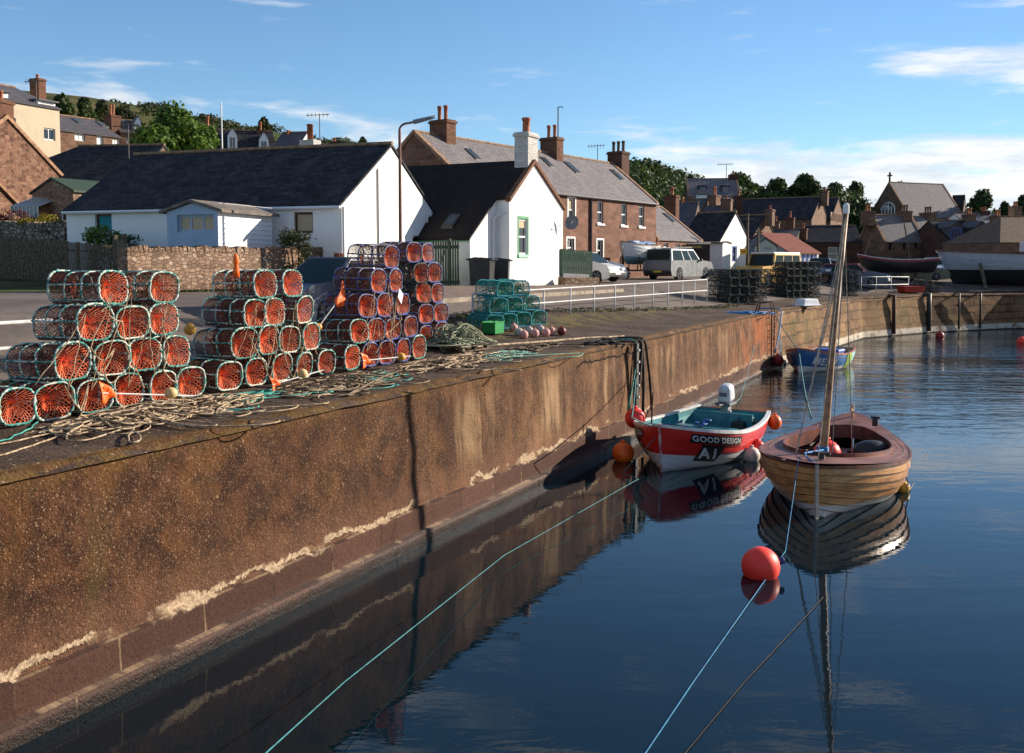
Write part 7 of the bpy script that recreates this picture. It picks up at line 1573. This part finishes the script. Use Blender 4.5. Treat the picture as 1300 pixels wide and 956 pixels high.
# wooded slope as one mass
R = thing('woodland', 'dense dark woodland covering the hill behind the sandstone row', 'woodland', (0, 0, 0)); R['kind'] = 'stuff'; lo = []; rd = random.Random(77)
prof = [(785, 206), (800, 197), (820, 200), (840, 209), (860, 215), (885, 222), (905, 238), (925, 252)]
bpy.data.objects.remove(R)
for i in range(190):
    px = rd.uniform(780, 925); j = 0
    while j < len(prof) - 2 and prof[j + 1][0] < px: j += 1
    f = (px - prof[j][0]) / (prof[j + 1][0] - prof[j][0]); yt = prof[j][1] + (prof[j + 1][1] - prof[j][1]) * f; k = rd.random() ** 1.2; Y = 215 - 60 * k; x = (px - CX) / F * CP * Y; r_ = rd.uniform(2.6, 4.2); zt = zat(x, Y, yt + 4 + 46 * k); lo.append((x, Y, zt - r_ * .6, r_, r_, r_ * .8))
o = mesh_np('woodland', foliage(lo, 60000, .42, 5), leaf_dark, None); tag(o, 'dense dark woodland covering the hill behind the sandstone row', 'woodland', kind='stuff')
# hedges and scrub on the hillside
lo = []
for i in range(240):
    px = rd.uniform(150, 620); Y = rd.uniform(78, 190); x = (px - CX) / F * CP * Y; r_ = rd.uniform(.5, 1.6); lo.append((x, Y, ground(x, Y) + r_ * .2, r_ * 1.5, r_, r_ * .6))
o = mesh_np('hillside_scrub', foliage(lo, 30000, .22, 6), leaf_olive, None); tag(o, 'low gorse and bramble scrub over the open hillside', 'scrub', kind='stuff')
lo = []
for i in range(200):
    px = rd.uniform(860, 1300); Y = rd.uniform(128, 160); x = (px - CX) / F * CP * Y; r_ = rd.uniform(1.0, 2.2); lo.append((x, Y, ground(x, Y) + r_ * .3, r_ * 1.8, r_, r_ * .8))
o = mesh_np('garden_hedges', foliage(lo, 30000, .3, 9), leaf_dark, None); tag(o, 'dark garden hedges between the hillside houses on the right', 'hedge', kind='stuff')
def shrub(label, px, py, Y, w, h, m, seed, n=1200, ls=.05, name='garden_shrub'):
    p = D(px, py, Y); g_ = ground(p.x, Y); zc = p.z; R = thing(name, label, 'shrub', (p.x, Y, g_)); rd = random.Random(seed); lo = [(rd.uniform(-w, w) * .35, rd.uniform(-.2, .2), zc - g_ + rd.uniform(-h, h) * .3, w * .28, w * .25, h * .28) for _ in range(7)] + [(rd.uniform(-w, w) * .3, rd.uniform(-.15, .15), (zc - g_) * k / 5, w * .22, w * .2, max(.15, (zc - g_) * .16)) for k in range(1, 5) for _ in (0, 1)]; mesh_np('leaves', foliage(lo, n, ls, seed), m, R)
    b = MB()
    for q in lo[:5]: b.tube([(q[0] * .2, 0, -.1), (q[0] * .7, q[1] * .5, (zc - g_) * .6), (q[0], q[1], q[2])], [.03, .02, .008], 5)
    b.build('stems', barkm, R)
lo = []
for i in range(330):
    px = rd.uniform(898, 1086); Y = rd.uniform(166, 182); x = (px - CX) / F * CP * Y; r_ = rd.uniform(1.6, 3.4); zt = zat(x, Y, 237 + (px - 900) * .03 + rd.uniform(-4, 20)); lo.append((x, Y, zt - r_, r_ * 1.3, r_, r_))
    if i % 3 == 0: px = rd.uniform(1215, 1310); x = (px - CX) / F * CP * Y; lo.append((x, Y, zat(x, Y, rd.uniform(264, 280)) - r_, r_ * 1.3, r_, r_))
o = mesh_np('tree_belt', foliage(lo, 60000, .34, 19), leaf_dark, None); tag(o, 'belt of dark trees merging behind the village roofs on the right', 'tree belt', kind='stuff')
shrub('leafy green shrub under the teal window of the long cottage', 124, 300, 34.5, 1.0, .8, leaf_bright, 1); shrub('dark fern like shrub left of the pale blue porch', 147, 304, 33.5, 1.3, .7, leaf_dark, 2); shrub('feathery green bush under the right window of the long cottage', 376, 303, 31.8, 1.1, .7, leaf_olive, 3, 1800, .04)
shrub('orange and yellow flowering bush behind the dry stone wall', 46, 280, 41.6, 1.4, .7, leaf_yel, 4, 1500); shrub('dark red leaved bush at the far left edge', 6, 288, 44.5, 1.8, 1.5, leaf_red, 5, 2600, .06); shrub('pale pink flowering bush at the left edge', 16, 276, 44, .5, .4, mat('pink_blossom', S(226, 150, 150), S(120, 130, 80), .7, 12), 6, 500)
shrub('bright green weeds at the foot of the picket fence', 25, 349, 41.2, 1.6, .35, leaf_bright, 7, 1400, .05, 'weeds'); shrub('olive bush beside the lean-to greenhouse', 70, 288, 42, 1.0, .8, leaf_olive, 8)
# small grass tufts along the foot of the railing and wall: too many to count
lo = []
for i in range(700):
    s_ = rd.uniform(12, 40); t_ = tb(s_) + rd.uniform(-.35, .25); p, n_, d_ = path_at(s_); q = p + n_ * t_; lo.append((q.x, q.y, ground(q.x, q.y) + .01, .09, .07, .035))
for i in range(500):
    q = Vector((pa.x, pa.y)).lerp(Vector((pb.x, pb.y)), rd.random()) + Vector((.1, -.32)) * rd.uniform(.8, 1.2); lo.append((q.x, q.y, ground(q.x, q.y) + .02, .08, .06, .05))
o = mesh_np('grass_tufts', foliage(lo, 16000, .022, 11), leaf_olive, None); tag(o, 'sparse grass and moss tufts along the railing and wall foot', 'grass', kind='stuff')
